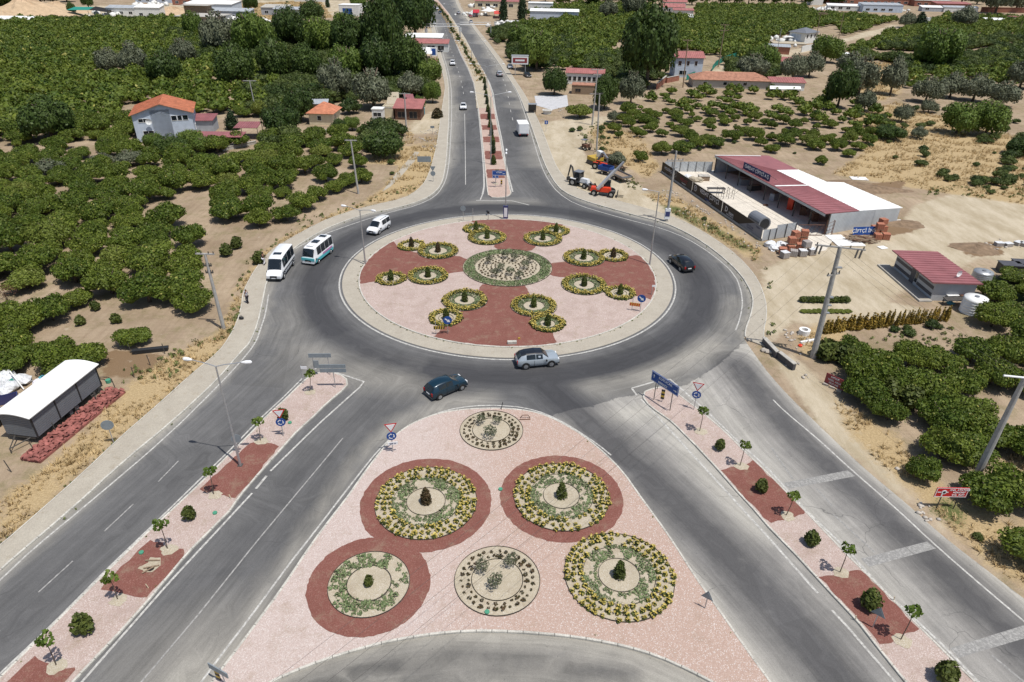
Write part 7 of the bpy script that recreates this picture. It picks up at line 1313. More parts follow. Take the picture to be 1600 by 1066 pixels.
t = car('suv', 'black suv with a red tail light going round the right side of the roundabout', 'car', at(1064, 417), R(107), SUVS, 'p_black', .92, wheels=(-1.36, 1.34), wr=.36, glass=HG, gl_x=.8)
VAN = [(-2.15, .3, 1.05, 1.78, .68, .95), (-2.05, .25, 1.08, 1.84, .70, 1), (-1.0, .22, 1.06, 1.86, .72, 1), (.15, .22, 1.05, 1.84, .72, 1), (.55, .22, 1.04, 1.72, .68, 1), (1.25, .22, 1.02, 1.08, .72, 1), (1.85, .25, .9, .93, .62, .97), (2.1, .3, .72, .75, .5, .88)]
t = car('small_van', 'small white van with dark windows driving towards the camera on the upper left', 'van', at(592, 361), R(249), VAN, 'p_white', .90, wheels=(-1.3, 1.3), wr=.32, glass=[('s', 1, 'side'), ('s', 2, 'side'), ('windshield', 4, 'front')], gl_x=.95)
for s in (-.55, .55): MB().box((-.6, s, 1.93), (1.9, .05, .05)).obj('roof_rail', 'galv', t)
# minibuses
BUS1 = [(-3.2, .35, 1.25, 2.55, .86, .97), (-3.1, .3, 1.25, 2.66, .88, 1), (-1.9, .28, 1.25, 2.70, .88, 1), (-.4, .28, 1.25, 2.70, .88, 1), (.9, .28, 1.25, 2.66, .88, 1), (1.55, .28, 1.24, 2.5, .84, 1), (2.25, .28, 1.22, 1.32, .80, 1), (2.85, .3, 1.0, 1.05, .7, .97), (3.1, .34, .8, .84, .55, .9)]
t = car('minibus', 'large white high roofed minibus parked at the left pavement', 'minibus', at(440, 425), R(270), BUS1, 'p_white', 1.02, wheels=(-2.0, 2.1), wr=.36, glass=[('s', 1, 'side'), ('s', 2, 'side'), ('s', 3, 'side'), ('s', 4, 'side'), ('windshield', 5, 'front')], gl_x=1.9, tail=1.2)
MB().box((.3, 0, 2.74), (.6, 1.0, .06)).obj('roof_hatch', 'glass', t); [MB().box((-.2, s*1.045, .95), (5.2, .03, .12)).obj('side_trim', 'dark', t) for s in (-1, 1)]
BUS2 = [(-2.75, .35, 1.15, 2.25, .80, .97), (-2.65, .3, 1.15, 2.36, .82, 1), (-1.6, .28, 1.15, 2.42, .84, 1), (-.5, .28, 1.15, 2.42, .84, 1), (.6, .28, 1.15, 2.40, .84, 1), (1.7, .28, 1.15, 2.34, .84, 1), (2.2, .28, 1.15, 2.2, .80, 1), (2.62, .3, 1.12, 1.2, .78, .99), (2.72, .34, .8, .84, .7, .96)]
t = car('minibus', 'white minibus with turquoise front driving past the parked white minibus', 'minibus', at(498, 403), R(256), BUS2, 'p_white', .98, roof=('p_white', (1, 6)), wheels=(-1.65, 1.75), wr=.34, glass=[('s', 1, 'side'), ('s', 2, 'side'), ('s', 3, 'side'), ('s', 4, 'side'), ('windshield', 6, 'front')], gl_x=2.3, lower='p_white', tail=1.0)
for x, w in ((.2, .9), (-1.8, .6)): MB().box((x, 0, 2.48), (w, .9, .1)).obj('roof_hatch', 'glass', t)
MB().box((1.6, 0, 2.46), (.5, .9, .12)).obj('roof_pod', 'signwhite', t); [MB().box((-.9, s*1.015, .95), (2.6, .015, .28)).obj('side_graphic', 'pinkprint', t) for s in (-1, 1)]; [MB().box((0, s*1.0, .62), (4.9, .03, .42)).obj('side_panel', 'p_turq', t) for s in (-1, 1)]; MB().box((2.72, 0, .88), (.1, 1.9, .38)).obj('front_panel', 'p_turq', t)
# box truck seen from behind
t = thing('box_truck', 'white box truck driving away up the right carriageway', 'truck', at(816, 210), R(97)); MB().box((-.6, 0, 1.75), (4.2, 2.3, 2.1)).obj('cargo_box', 'p_white', t); MB().box((-.6, 0, 2.83), (4.3, 2.36, .07)).obj('box_roof', 'white', t); m = MB(); m.box((2.3, 0, 1.15), (1.4, 2.0, 1.4), taper=.9); m.obj('cab', 'p_white', t); MB().box((2.98, 0, 1.5), (.1, 1.7, .6)).obj('windshield', 'glass', t); MB().box((-2.74, 0, 1.75), (.05, 1.9, 1.7)).obj('rear_door', 'signwhite', t); [MB().box((-2.74, s*.85, .6), (.08, .3, .16)).obj('tail_light', 'redlens', t) for s in (-1, 1)]; MB().box((0, 0, .6), (5.2, .9, .2)).obj('chassis', 'steeldark', t); wheelset(t, (-1.6, 2.0), 1.0, .38, .28, arch=False)
# cars on the highway
HC = [('sedan', 'white sedan coming down the left carriageway', 724, 170, (724, 150), (725, 200), SED, SG, 'p_white'), ('pickup', 'white pickup like car further up the left carriageway', 707, 102, (702, 85), (712, 115), SUVS, HG, 'p_white'), ('suv', 'silver suv driving up the right carriageway', 780.5, 119, (788, 135), (772, 100), SUVS, HG, 'p_silver'), ('sedan', 'silver sedan parked at the right pavement by the billboard', 797, 107, (790, 100), (803, 120), SED, SG, 'p_silver'), ('suv', 'dark blue car parked at the left kerb by the poster board', 687.5, 81, (684, 72), (690, 90), SUVS, HG, 'p_black'),
 ('sedan', 'grey car in the far right carriageway', 716.5, 22, (720, 30), (712, 14), SED, SG, 'p_silver'), ('sedan', 'dark car with a white roof far up the right side', 736, 36, (740, 44), (731, 28), SED, SG, 'p_silver'), ('sedan', 'black car far up the left carriageway', 675, 16, (672, 8), (678, 24), SED, SG, 'p_black'), ('sedan', 'white car far up the left carriageway beside the divider', 683, 15, (680, 8), (687, 24), SED, SG, 'p_white'), ('sedan', 'dark car far up the left carriageway, lower right', 688, 21, (684, 14), (692, 30), SED, SG, 'p_teal'), ('sedan', 'white car at the very top of the left carriageway', 674.5, 4, (671, 0), (678, 10), SED, SG, 'p_white'),
 ('sedan', 'white car parked by the dark roadside tree, upper one', 671, 25, (669, 18), (673, 32), SED, SG, 'p_white'), ('suv', 'white car parked by the dark roadside tree, middle one', 674.5, 34, (672, 28), (677, 40), SUVS, HG, 'p_white'), ('suv', 'white van parked by the dark roadside tree, lower one', 678, 39, (675, 32), (681, 47), SUVS, HG, 'p_white'), ('sedan', 'red car parked by the red awning stall', 735, 27, (728, 24), (741, 30), SED, SG, 'p_red'), ('sedan', 'dark car parked behind the billboard', 824, 120, (818, 116), (830, 124), SED, SG, 'p_black')]
for nm, lb, x, y, a_, b_, sc_, gl_, mt in HC: car(nm, lb, 'car', at(x, y), pdir(a_, b_), sc_, mt, .9, wheels=(-1.35, 1.33), wr=.33, glass=gl_, gl_x=.8)
# diggers and trailers
def wh4(t, L, mat='black'):
    for x, y, r, w in L: m = MB(); m.tube([(0, -w/2, 0), (0, w/2, 0)], r, 16); k_ = m.obj('wheel', mat, t, loc=(x, y, r)); m = MB(); m.tube([(0, -w/2-.02, 0), (0, w/2+.02, 0)], r*.5, 10); m.obj('rim', 'rim', k_)
t = thing('backhoe_loader', 'white backhoe loader with a raised rear arm beside the right pavement', 'backhoe', at(906, 291), R(-38))
MB().box((1.0, 0, 1.25), (1.7, .9, .7), taper=.85).obj('bonnet', 'p_white', t); MB().box((0, 0, .9), (3.6, .8, .4)).obj('chassis', 'grey', t); m = MB(); [m.box((x, y, 1.85), (.09, .09, 1.5)) for x in (-.9, .2) for y in (-.65, .65)]; m.obj('cab_frame', 'steeldark', t); MB().box((-.35, 0, 1.85), (1.0, 1.2, 1.25)).obj('cab_glass', 'glass', t); MB().box((-.35, 0, 2.65), (1.4, 1.5, .12)).obj('cab_roof', 'grey', t); [MB().box((-.95, s*.95, 1.45), (1.1, .4, .1)).obj('fender', 'p_white', t) for s in (-1, 1)]
m = MB(); m.tube([(-1.5, .4, 1.1), (-2.2, .5, 3.0), (-2.6, .5, 3.2)], [.2, .16, .14], 6); m.obj('boom', 'steeldark', t); m = MB(); m.tube([(-2.5, .5, 3.3), (-3.0, .5, 1.2)], [.16, .12], 6); m.obj('dipper_arm', 'steeldark', t); MB().box((-2.9, .5, .75), (.5, .6, .6), .2).obj('rear_bucket', 'steeldark', t); m = MB(); [m.tube([(1.4, s*.55, 1.1), (2.6, s*.6, .6)], .09, 5) for s in (-1, 1)]; m.obj('loader_arm', 'grey', t); m = MB(); m.add([(2.4, -1.15, .1), (3.1, -1.15, .05), (2.5, -1.15, .85), (2.4, 1.15, .1), (3.1, 1.15, .05), (2.5, 1.15, .85)], [(0, 1, 4, 3), (0, 3, 5, 2), (0, 2, 1), (3, 4, 5)]); m.obj('front_bucket', 'steelrust', t)
wh4(t, [(-1.0, -.85, .75, .42), (-1.0, .85, .75, .42), (1.5, -.8, .5, .32), (1.5, .8, .5, .32)])
t = thing('telehandler', 'red telescopic handler with a dark cab and a raised grey boom', 'telehandler', at(942, 305), R(-14))
MB().box((.1, -.35, 1.15), (2.6, .9, .75), taper=.9).obj('body', 'redpaint', t); MB().box((-1.7, -.2, 1.1), (.9, 1.3, .7), taper=.8).obj('rear_hood', 'redpaint', t); MB().box((0, 0, .75), (4.2, .8, .4)).obj('chassis', 'steeldark', t); MB().box((.55, .55, 1.75), (1.3, .9, 1.4), taper=.85).obj('cab', 'glass', t); MB().box((.55, .55, 2.5), (1.2, .85, .1)).obj('cab_roof', 'dark', t); m = MB(); m.box((0, 0, 0), (5.2, .42, .42), 0, 0, Matrix.Rotation(R(-28), 3, 'Y')); b_ = m.obj('boom', 'galv', t, loc=(.4, .15, 2.8), rz=R(58)); m = MB(); m.box((0, 0, 0), (2.2, .3, .3), 0, 0, Matrix.Rotation(R(-28), 3, 'Y')); m.obj('boom_tip', 'grey', t, loc=(2.2, 3.0, 4.5), rz=R(58)); m = MB(); m.box((2.5, -.1, .55), (.1, 1.5, .9)); [m.box((3.0, y, .15), (1.1, .12, .07)) for y in (-.5, .3)]; m.obj('fork', 'steeldark', t)
wh4(t, [(-1.5, -.95, .55, .4), (-1.5, .95, .55, .4), (1.5, -.95, .55, .4), (1.5, .95, .55, .4)])
t = thing('excavator', 'yellow excavator with a white cab beside the left concrete pole', 'excavator', at(931, 257), R(-60))
[MB().box((0, s*1.0, .4), (3.4, .5, .75), taper=.85).obj('track', 'steeldark', t) for s in (-1, 1)]; MB().box((-.3, 0, 1.15), (2.6, 2.2, .7)).obj('upper_body', 'yellow', t); MB().box((.3, .6, 2.0), (1.2, .9, 1.3), taper=.9).obj('cab', 'signwhite', t); MB().box((.95, .6, 2.0), (.04, .7, .9)).obj('cab_window', 'glass', t); m = MB(); m.tube([(1, -.3, 1.3), (2.6, -.3, 3.0), (4.0, -.3, 2.2)], [.25, .22, .16], 6); m.obj('boom', 'grey', t); m = MB(); m.tube([(4.0, -.3, 2.4), (3.7, -.3, .7)], [.16, .14], 6); m.obj('dipper_arm', 'grey', t); MB().box((3.6, -.3, .4), (.6, .7, .6), .2).obj('bucket', 'steeldark', t)
t = thing('tractor', 'small red tractor with a faded pink bonnet between the excavator and the trailers', 'tractor', at(937, 264), R(-30)); MB().box((.7, 0, 1.0), (1.5, .6, .6), taper=.9).obj('bonnet', 'redpaint', t); MB().box((-.5, 0, 1.0), (.9, .5, .2)).obj('seat', 'dark', t); MB().box((0, 0, .7), (2.4, .4, .35)).obj('chassis', 'steeldark', t); [MB().box((-.7, s*.62, 1.3), (1.0, .35, .08)).obj('fender', 'redpaint', t) for s in (-1, 1)]; m = MB(); m.tube([(-1.0, -.45, 1.2), (-1.0, -.45, 2.0), (-1.0, .45, 2.0), (-1.0, .45, 1.2)], .04, 5); m.obj('roll_bar', 'steeldark', t); wh4(t, [(-.7, -.7, .65, .35), (-.7, .7, .65, .35), (1.1, -.6, .42, .25), (1.1, .6, .42, .25)])
def trailer(name, label, px, py, rz, L, Wd, mat, h0=.9, side=.5):
    t = thing(name, label, 'trailer', at(px, py), rz); MB().box((0, 0, h0), (L, Wd, .12)).obj('bed', 'wood', t); [MB().box(c_, s_).obj('side_board', mat, t) for c_, s_ in (((0, Wd/2-.03, h0+side/2+.07), (L, .06, side)), ((0, -Wd/2+.03, h0+side/2+.07), (L, .06, side)), ((L/2-.03, 0, h0+side/2+.07), (.06, Wd-.14, side)), ((-L/2+.03, 0, h0+side/2+.07), (.06, Wd-.14, side)))]; MB().box((L/2+.6, 0, h0-.25), (1.3, .12, .12)).obj('tow_bar', 'steeldark', t); wh4(t, [(-.3, -Wd/2+.2, .4, .25), (-.3, Wd/2-.2, .4, .25)]); return t
trailer('blue_trailer', 'small bright blue tipping trailer behind the red tractor', 946, 272, R(-40), 2.6, 1.7, 'blue', .8, .7); trailer('flat_trailer', 'empty grey flat trailer right of the red telehandler', 968, 281, R(-62), 4.4, 2.2, 'grey', .9, .3); trailer('old_trailer', 'dull grey trailer half hidden behind the olive tree', 953, 253, R(-20), 3.6, 1.9, 'wood', .8, .4)
trailer('dump_trailer', 'dark blue trailer with ribbed side boards cut by the left edge', 2, 658, R(32), 3.6, 2.2, 'p_navy', .9, 1.0)
t = thing('disc_harrow', 'dark disc harrow between the blue trailer and the flat trailer', 'harrow', at(966, 266), R(-35)); MB().box((0, 0, .55), (3.0, .12, .12)).obj('beam', 'steelrust', t); MB().box((0, .8, .55), (3.0, .12, .12)).obj('beam', 'steelrust', t)
for x in range(-3, 4): m = MB(); m.tube([(x*.4-.03, 0, 0), (x*.4+.03, 0, 0)], .3, 12); m.obj('disc', 'steeldark', t, loc=(0, .1, .3))
t = thing('mini_dumper', 'small dark red dumper machine left of the twin concrete poles', 'dumper', at(914, 234), R(-50)); MB().box((.2, 0, .9), (1.4, 1.1, .6)).obj('body', 'steelrust', t); m = MB(); m.tube([(-.5, -.5, .9), (-.5, -.5, 2.0), (-.5, .5, 2.0), (-.5, .5, .9)], .05, 5); m.obj('roll_bar', 'steeldark', t); MB().box((-.3, 0, 2.05), (1.1, 1.2, .08)).obj('canopy', 'grey', t); m = MB(); m.tube([(.8, 0, 1.0), (1.5, 0, 1.8), (1.9, 0, .8)], .09, 5); m.obj('arm', 'steelrust', t); wh4(t, [(-.5, -.6, .35, .25), (-.5, .6, .35, .25), (.7, -.6, .35, .25), (.7, .6, .35, .25)])
# house trailer on the left
o = at(64, 694); t = thing('house_trailer', 'long grey site trailer on wheels with a bright white barrel roof', 'site trailer', o); L0, L1 = at(64, 694), at(168, 606); u = (L1-L0).normalized(); t.rotation_euler.z = math.atan2(u.y, u.x); TL = (L1-L0).length-.6; TW, z0, z1 = 3.0, .75, 2.95
M['siding'] = pm('grey_siding', (.15, .16, .175), .6, .08, 1)
MB().box((TL/2, TW/2, (z0+z1)/2), (TL, TW, z1-z0)).obj('wall', 'siding', t)
for i in range(3):
    for k in range(11): MB().box((TL*(i+.5)/3, -.012, z0+.1+k*.2), (TL/3-.14, .03, .175)).obj('plank', 'siding', t)
for k in range(11): MB().box((-.012, TW/2, z0+.1+k*.2), (.03, TW-.2, .175)).obj('plank', 'siding', t)
for i in range(4): MB().box((TL*i/3, -.03, (z0+z1)/2), (.12, .07, z1-z0+.1)).obj('corner_trim', 'dark', t)
m = MB(); n = 10; P0 = [(-.25+(TW+.5)*i/n, z1+.26*math.sin(math.pi*i/n)+.02) for i in range(n+1)]; m.add([(-.3, y, z) for y, z in P0]+[(TL+.3, y, z) for y, z in P0]+[(-.3, y, z-.08) for y, z in P0]+[(TL+.3, y, z-.08) for y, z in P0], [(i, i+1, n+2+i, n+1+i) for i in range(n)]+[(2*n+2+i, 3*n+3+i, 3*n+4+i, 2*n+3+i) for i in range(n)]+[(i, 2*n+2+i, 2*n+3+i, i+1) for i in range(n)]+[(n+1+i, n+2+i, 3*n+4+i, 3*n+3+i) for i in range(n)]+[(0, n+1, 3*n+3, 2*n+2), (n, 3*n+2, 4*n+3, 2*n+1)]); m.obj('roof', 'whiteroof', t)
m = MB(); m.add([(-.01, 0, z1-.02), (-.01, TW, z1-.02)]+[(-.01, TW-TW*i/8, z1+.22*math.sin(math.pi*i/8)) for i in range(1, 8)], [tuple(range(9))]); m.obj('gable', 'siding', t); MB().box((TL/2, TW/2, .6), (TL, TW*.8, .2)).obj('chassis', 'steeldark', t)
m = MB(); m.tube([(0, TW*.25, .6), (-1.5, TW/2, .5), (0, TW*.75, .6)], .06, 5); m.tube([(-1.5, TW/2, .5), (-1.5, TW/2, 0)], .05, 5); m.obj('tow_frame', 'steeldark', t); wh4(t, [(TL*.5, .25, .4, .25), (TL*.5, TW-.25, .4, .25), (TL*.6, .25, .4, .25), (TL*.6, TW-.25, .4, .25)]); m = MB(); [m.tube([(x, .2, .6), (x, .1, 0)], .05, 5) for x in (.4, TL-.4)]; m.obj('support_leg', 'steeldark', t)
m = MB(); m.tube([(TL*.80, -.1, .75), (TL*.80, -.35, .1)], .03, 4); m.tube([(TL*.86, -.1, .75), (TL*.86, -.35, .1)], .03, 4); [m.box((TL*.83, -.15-.08*k, .6-.2*k), (.5, .1, .03)) for k in range(3)]; m.obj('step_ladder', 'steeldark', t)
for i in range(4): m = MB(); r0 = .8+.35*i; m.tube([(TL+.3+r0*math.sin(a_*.35), TW*.6+r0*.8*math.cos(a_*.35)-.6*i*.3, .05+.02*i) for a_ in range(8)], .03, 4); tag(m.obj('black_hose', 'black', loc=o, rz=t.rotation_euler.z), 'black hose lying at the far end of the grey site trailer, %s' % ['innermost', 'second', 'third', 'outermost'][i], 'hose')
# clay tile stack
a0, a1 = at(48, 722), at(183, 612); sv = (a1-a0); SLn = sv.length; su = sv.normalized(); sn = Vector((-su.y, su.x, 0)); ts = thing('clay_tile_stack', 'long low bank of red clay roof tiles stacked beside the grey site trailer', 'tile stack', a0)
m = MB(); n = 6; m.add([(.17*math.cos(math.pi*i/n), y, .10*math.sin(math.pi*i/n)) for y in (-.2, .2) for i in range(n+1)]+[(.15*math.cos(math.pi*i/n), y, .08*math.sin(math.pi*i/n)) for y in (-.2, .2) for i in range(n+1)], [(i, i+1, n+2+i, n+1+i) for i in range(n)]+[(2*n+2+i, 3*n+3+i, 3*n+4+i, 2*n+3+i) for i in range(n)]+[(i, 2*n+2+i, 2*n+3+i, i+1) for i in range(n)]); TM = m.mesh('tile', 'tile_red'); cnt = 0
for r_ in range(5):
    for k in range(58):
        lay = 1 if (k+r_) % 3 else 2
        o = link('tile', TM, ts, su*((k+.5)*SLn/58)+sn*(r_*.36-.7+rnd.uniform(-.04, .04))+Vector((0, 0, .12+.12*lay+rnd.uniform(-.06, .06))), math.atan2(su.y, su.x)+rnd.uniform(-.5, .5)); o.rotation_euler.x = rnd.uniform(-.6, .6); cnt += 1
m = MB(); m.box(su*(SLn/2)+Vector((0, 0, .12)), (SLn, 1.9, .22), math.atan2(su.y, su.x)); m.obj('lower_tiles', 'tile_red', ts)
# lamps, poles, wires, signs
def hsolve(b, tp):
    B = at(*b); best = None
    for z in np.arange(1, 18, .05):
        T = at(tp[0], tp[1], z); e = abs(T.y-B.y)
        if best is None or e < best[0]: best = (e, z, T)
    return B, best[1], best[2]
def lamp(label, b, tp, arms, z0=0.0, L=1.9, rise=.5, up=0, poster=None, lean=0):
    B, h, T = hsolve(b, tp); t = thing('street_lamp', label, 'street lamp', (B.x, B.y, z0)); top = Vector((lean, 0, h-z0))
    MB().tube([(0, 0, 0), top*.5, top], [.11, .085, .06], 10).obj('pole', 'galv', t); MB().box((0, 0, .02), (.4, .4, .04)).obj('base_plate', 'steeldark', t)
    for a_ in arms:
        d = Vector((math.cos(R(a_)), math.sin(R(a_)), 0)); e = top+d*L+Vector((0, 0, rise)); MB().tube([top, top+d*.7+Vector((0, 0, rise*.5)), e], .035, 6).obj('arm', 'galv', t)
        m = MB(); m.tube([e-d*.05, e+d*.25, e+d*.6, e+d*.72], [.06, .15, .15, .06], 8); m.obj('lamp_head', 'signwhite', t)
    if poster: MB().box((0, 0, 1.2), (.75, .25, 2.1)).obj('poster', poster, t); MB().box((0, -.13, 1.2), (.5, .02, 1.5)).obj('poster_print', 'signwhite', t)
    return t
lamp('tall double armed street lamp standing in the maroon gravel of the left divider', (376, 729), (335, 573), (168, 5), IZ, 2.0, .3)
lamp('street lamp with two arms at the left rim of the roundabout', (571, 414), (559, 329), (165, -28), 0, 1.9, .4); lamp('street lamp at the right rim of the roundabout, unlit slim pole', (1015, 415), (1033, 300), (172,), 0, 1.5, .2)
lamp('street lamp with posters round its foot behind the roundabout', (790, 343), (790, 238), (90, -90), 0, .5, .1, poster='p_navy'); lamp('double armed lamp in the highway divider near the first conifers', (767, 258), (764, 152), (178, 12), IZ, 3.2, .8)
lamp('double armed lamp in the highway divider beside the silver suv', (761, 138), (761, 105), (175, 8), IZ, 4.5, .8); lamp('tall lamp in the divider between the far dry grass', (737, 94), (736, 68), (5, 175), IZ, 4.5, .8); lamp('slim lamp at the far end of the highway divider', (707, 30), (706.5, 9), (5, 175), IZ, 4, .8)
def upole(label, b, tp, r=.17, arms=(), mat='pole_conc', extra=(), name='utility_pole', z0=0):
    B, h, T = hsolve(b, tp); t = thing(name, label, 'utility pole', B); top = Vector((max(-.6, min(.6, (T-B).x)), 0, h)); MB().tube([(0, 0, 0), top], [r*1.25, r*.75], 12).obj('pole', mat, t)
    for k, (dz, L, a_) in enumerate(arms):
        d = Vector((math.cos(R(a_)), math.sin(R(a_)), 0)); c_ = top*((h-dz)/h); m = MB(); m.box(c_, (L, .16, .14), R(a_)); m.obj('crossarm', mat if L > 1.4 else 'steeldark', t)
        for f in (-.46, -.2, .2, .46): p_ = c_+d*(L*f); MB().tube([p_+Vector((0, 0, .06)), p_+Vector((0, 0, .3))], [.07, .045], 7).obj('insulator', 'steeldark', t)
    for dz, s_ in extra: c_ = top*((h-dz)/h); MB().box(c_+Vector((.25, -.1, 0)), (.5*s_, .3, .12)).obj('bracket', 'galv', t)
    return t, B+top
P1, T1 = upole('large concrete pole with a T crossarm and hanging insulators beside the right road', (1270, 559), (1313, 385), .26, ((.1, 4.6, -14), (3.0, 1.6, 24)), extra=((5.5, 1), (6.4, 1), (7.3, 1), (2.2, 1.4)))
cA = T1
for f in (-.44, -.36, .36, .44): MB().tube([(T1-P1.location)+Vector((math.cos(R(-14))*4.6*f, math.sin(R(-14))*4.6*f, -.15)), (T1-P1.location)+Vector((math.cos(R(-14))*4.6*f-.25, math.sin(R(-14))*4.6*f-.3, -.9))], .09, 7).obj('hanging_insulator', 'steeldark', P1)
P2, T2 = upole('thick grey pole leaning over the right hand orchard with a white lamp arm', (1524, 747), (1601, 590), .24, extra=((.3, 1),)); MB().tube([T2-P2.location, T2-P2.location+Vector((-1.6, .1, .1))], .08, 7).obj('lamp_arm', 'signwhite', P2)
P3, T3 = upole('leaning concrete pole with a short crossarm at the edge of the left orchard', (350, 515), (320, 396), .17, ((.05, 2.0, -2), (1.4, .8, 0), (2.2, .8, 0)))
P4, T4 = upole('concrete pole on the dry grass verge left of the highway', (560, 303), (548, 219), .15, ((.05, 2.0, 0),)); P5, T5 = upole('concrete pole with posters at its foot beside the right pavement', (1041, 347), (1057, 236), .18, ((1.4, 2.6, 8), (3.4, 1.0, 0), (3.9, 1.0, 0)), extra=((2.5, 1),))
MB().box((0, -.05, 1.4), (.8, .4, 1.7)).obj('poster', 'signwhite', P5); MB().box((0, -.26, 1.4), (.7, .02, .8)).obj('poster_print', 'p_navy', P5)
upole('front pole of the twin concrete poles beside the dirt track', (932, 237), (937, 146), .16, ((.1, 1.4, 0),)); upole('taller rear pole of the twin concrete poles beside the dirt track', (925, 196), (934, 108), .16, ((.1, 3.0, 10), (1.2, 2.0, 10), (5.5, 2.6, 0)))
upole('concrete pole in front of the maroon roadside shack', (635, 206), (632, 145), .15, ((.2, 2.6, 0), (1.2, 1.0, 0))); upole('slim concrete pole with a crossarm among the far left orchard trees', (400, 176), (390, 126), .13, ((.05, 3.2, 5),))
upole('tall wooden pole with crossarms by the blue grey house', (1067, 137), (1075, 62), .16, ((.2, 3.0, 0), (3, 2.6, 0)), 'wood'); upole('tall pole beside the green fence at the bend of the dirt road', (1122, 105), (1133, 38), .16, ((.2, 3.0, 0), (2, 3.0, 0)), 'wood'); upole('pole with a stork nest like crown above the white house', (1272, 76), (1282, 22), .15, ((.2, 2.0, 0),), 'wood')
upole('thin pole left of the red shed', (1213, 88), (1221, 45), .12, ((.2, 1.0, 0),), 'galv'); upole('lattice like pole right of the white house', (1310, 62), (1319, 18), .14, ((.2, 3, 0), (4, 2.5, 0)), 'wood'); upole('leaning thin pole in the far right field', (1496, 43), (1503, 22), .12, (), 'wood'); upole('thin pole at the far right edge of the field', (1592, 54), (1598, 33), .12, (), 'wood'); upole('thin pole above the far brick sheds', (1440, 12), (1444, -6), .12, (), 'wood')
B_, h_, T_ = hsolve((1272, 76), (1282, 22)); r = np.random.default_rng(3); nt_ = MB()
for i in range(70): a_ = r.uniform(0, 6.28); L = r.uniform(.5, 2.4); nt_.box((L*math.cos(a_)*.8, L*math.sin(a_)*.8, r.uniform(0, .6)), (1.6, .06, .06), a_+r.uniform(.6, 2.2))
tag(nt_.obj('stork_nest', 'wood', loc=(B_.x+.4, B_.y, h_)), 'big twig nest on top of the pole above the white house', 'nest')
def wire(label, a_, b_, sag=.8, r=.016, group=None): m = MB(); m.tube([a_.lerp(b_, i/14)-Vector((0, 0, sag*4*(i/14)*(1-i/14))) for i in range(15)], r, 4); return tag(m.obj('power_line', 'steeldark'), label, 'power line', group)
far_ = at(150, 1330, 9.5)
for i, f in enumerate((-2.0, -.7, .7, 2.0)): wire('thin power line crossing the near road and island from the T topped concrete pole', T1+Vector((f, -f*.25, -.1)), far_+Vector((f*1.2, f*.4, 0)), .9, .008, 'power lines over the near island')
for i, f in enumerate((-.9, 0, .9)): wire('thin power line from the T topped pole to the leaning grey pole', T1+Vector((f, 0, -.4)), T2+Vector((f, 0, 0)), .5, .009, 'power lines over the right orchard'); wire('thin power line between the posted pole and the T topped pole', T5+Vector((f, 0, -.2)), T1+Vector((f, 0, -.3)), .5, .009, 'power lines over the right yard')
# gantry
for lb, x0, x1, y, zg in (('overhead sign gantry frame spanning the left carriageway', 666.5, 719, 62, 5.3), ('overhead sign gantry frame spanning the right carriageway', 719, 767, 60, 5.6)):
    a_, b_ = at(x0, y), at(x1, y); t = thing('gantry', lb, 'gantry', a_); d = b_-a_; [MB().tube([o_, o_+Vector((0, 0, zg))], .2, 8).obj('post', 'galv', t) for o_ in (Vector(), d)]; m = MB(); m.tube([Vector((0, 0, zg)), d+Vector((0, 0, zg))], .16, 6); m.tube([Vector((0, 0, zg+.9)), d+Vector((0, 0, zg+.9))], .1, 6); m.obj('beam', 'galv', t); MB().box((0, 0, 3.6), (1.2, .5, 1.6)).obj('cabinet', 'signwhite', t)
def face(px0, px1): d = at(*px1)-at(*px0); return math.atan2(d.y, d.x)
def disc(par, r_, z, mat, y=0, n=20, name='disc'): m = MB(); m.tube([(0, y, z), (0, y-.03, z)], r_, n); return m.obj(name, mat, par)
def tri_sign(par, r_, z, y=0, mat='red', inner='signwhite', up=False, name='give_way_plate'):
    for s, mt, yy in ((1, mat, y), (.72, inner, y-.02)):
        m = MB(); P_ = [(r_*s*math.cos(R(a_)), r_*s*math.sin(R(a_))) for a_ in ((90, 210, 330) if up else (270, 30, 150))]; m.add([(x, yy, z+v) for x, v in P_]+[(x, yy-.02, z+v) for x, v in P_], [(2, 1, 0), (3, 4, 5), (0, 1, 4, 3), (1, 2, 5, 4), (2, 0, 3, 5)])
        o = m.obj(name if s == 1 else 'inner_plate', mt, par if s == 1 else o)
    return o
def roundabout_disc(par, r_, z, y=0):
    d = disc(par, r_, z, 'blue', y, name='roundabout_plate')
    for k in range(3):
        m = MB(); a0 = R(90+120*k); pts = []
        for i in range(6): a_ = a0+R(12)+R(70)*i/5; pts += [(r_*.62*math.cos(a_), y-.04, z+r_*.62*math.sin(a_)), (r_*.44*math.cos(a_), y-.04, z+r_*.44*math.sin(a_))]
        m.add(pts, [(2*i, 2*i+1, 2*i+3, 2*i+2) for i in range(5)]); a_ = a0+R(12); t_ = a_-R(26); m.add([(r_*.78*math.cos(a_), y-.04, z+r_*.78*math.sin(a_)), (r_*.28*math.cos(a_), y-.04, z+r_*.28*math.sin(a_)), (r_*.53*math.cos(t_), y-.04, z+r_*.53*math.sin(t_))], [(0, 1, 2)]); m.obj('arrow', 'signwhite', d)
def arrow(par, x, z, L, ang, mat='signwhite', y=-.05):
    c_, s_ = math.cos(ang), math.sin(ang); f = lambda a_, b_: (x+a_*c_-b_*s_, y, z+a_*s_+b_*c_); m = MB(); m.add([f(-L/2, -L*.1), f(L*.1, -L*.1), f(L*.1, L*.1), f(-L/2, L*.1)], [(0, 1, 2, 3)]); m.add([f(L*.05, -L*.3), f(L/2, 0), f(L*.05, L*.3)], [(0, 1, 2)]); return m.obj('arrow', mat, par)
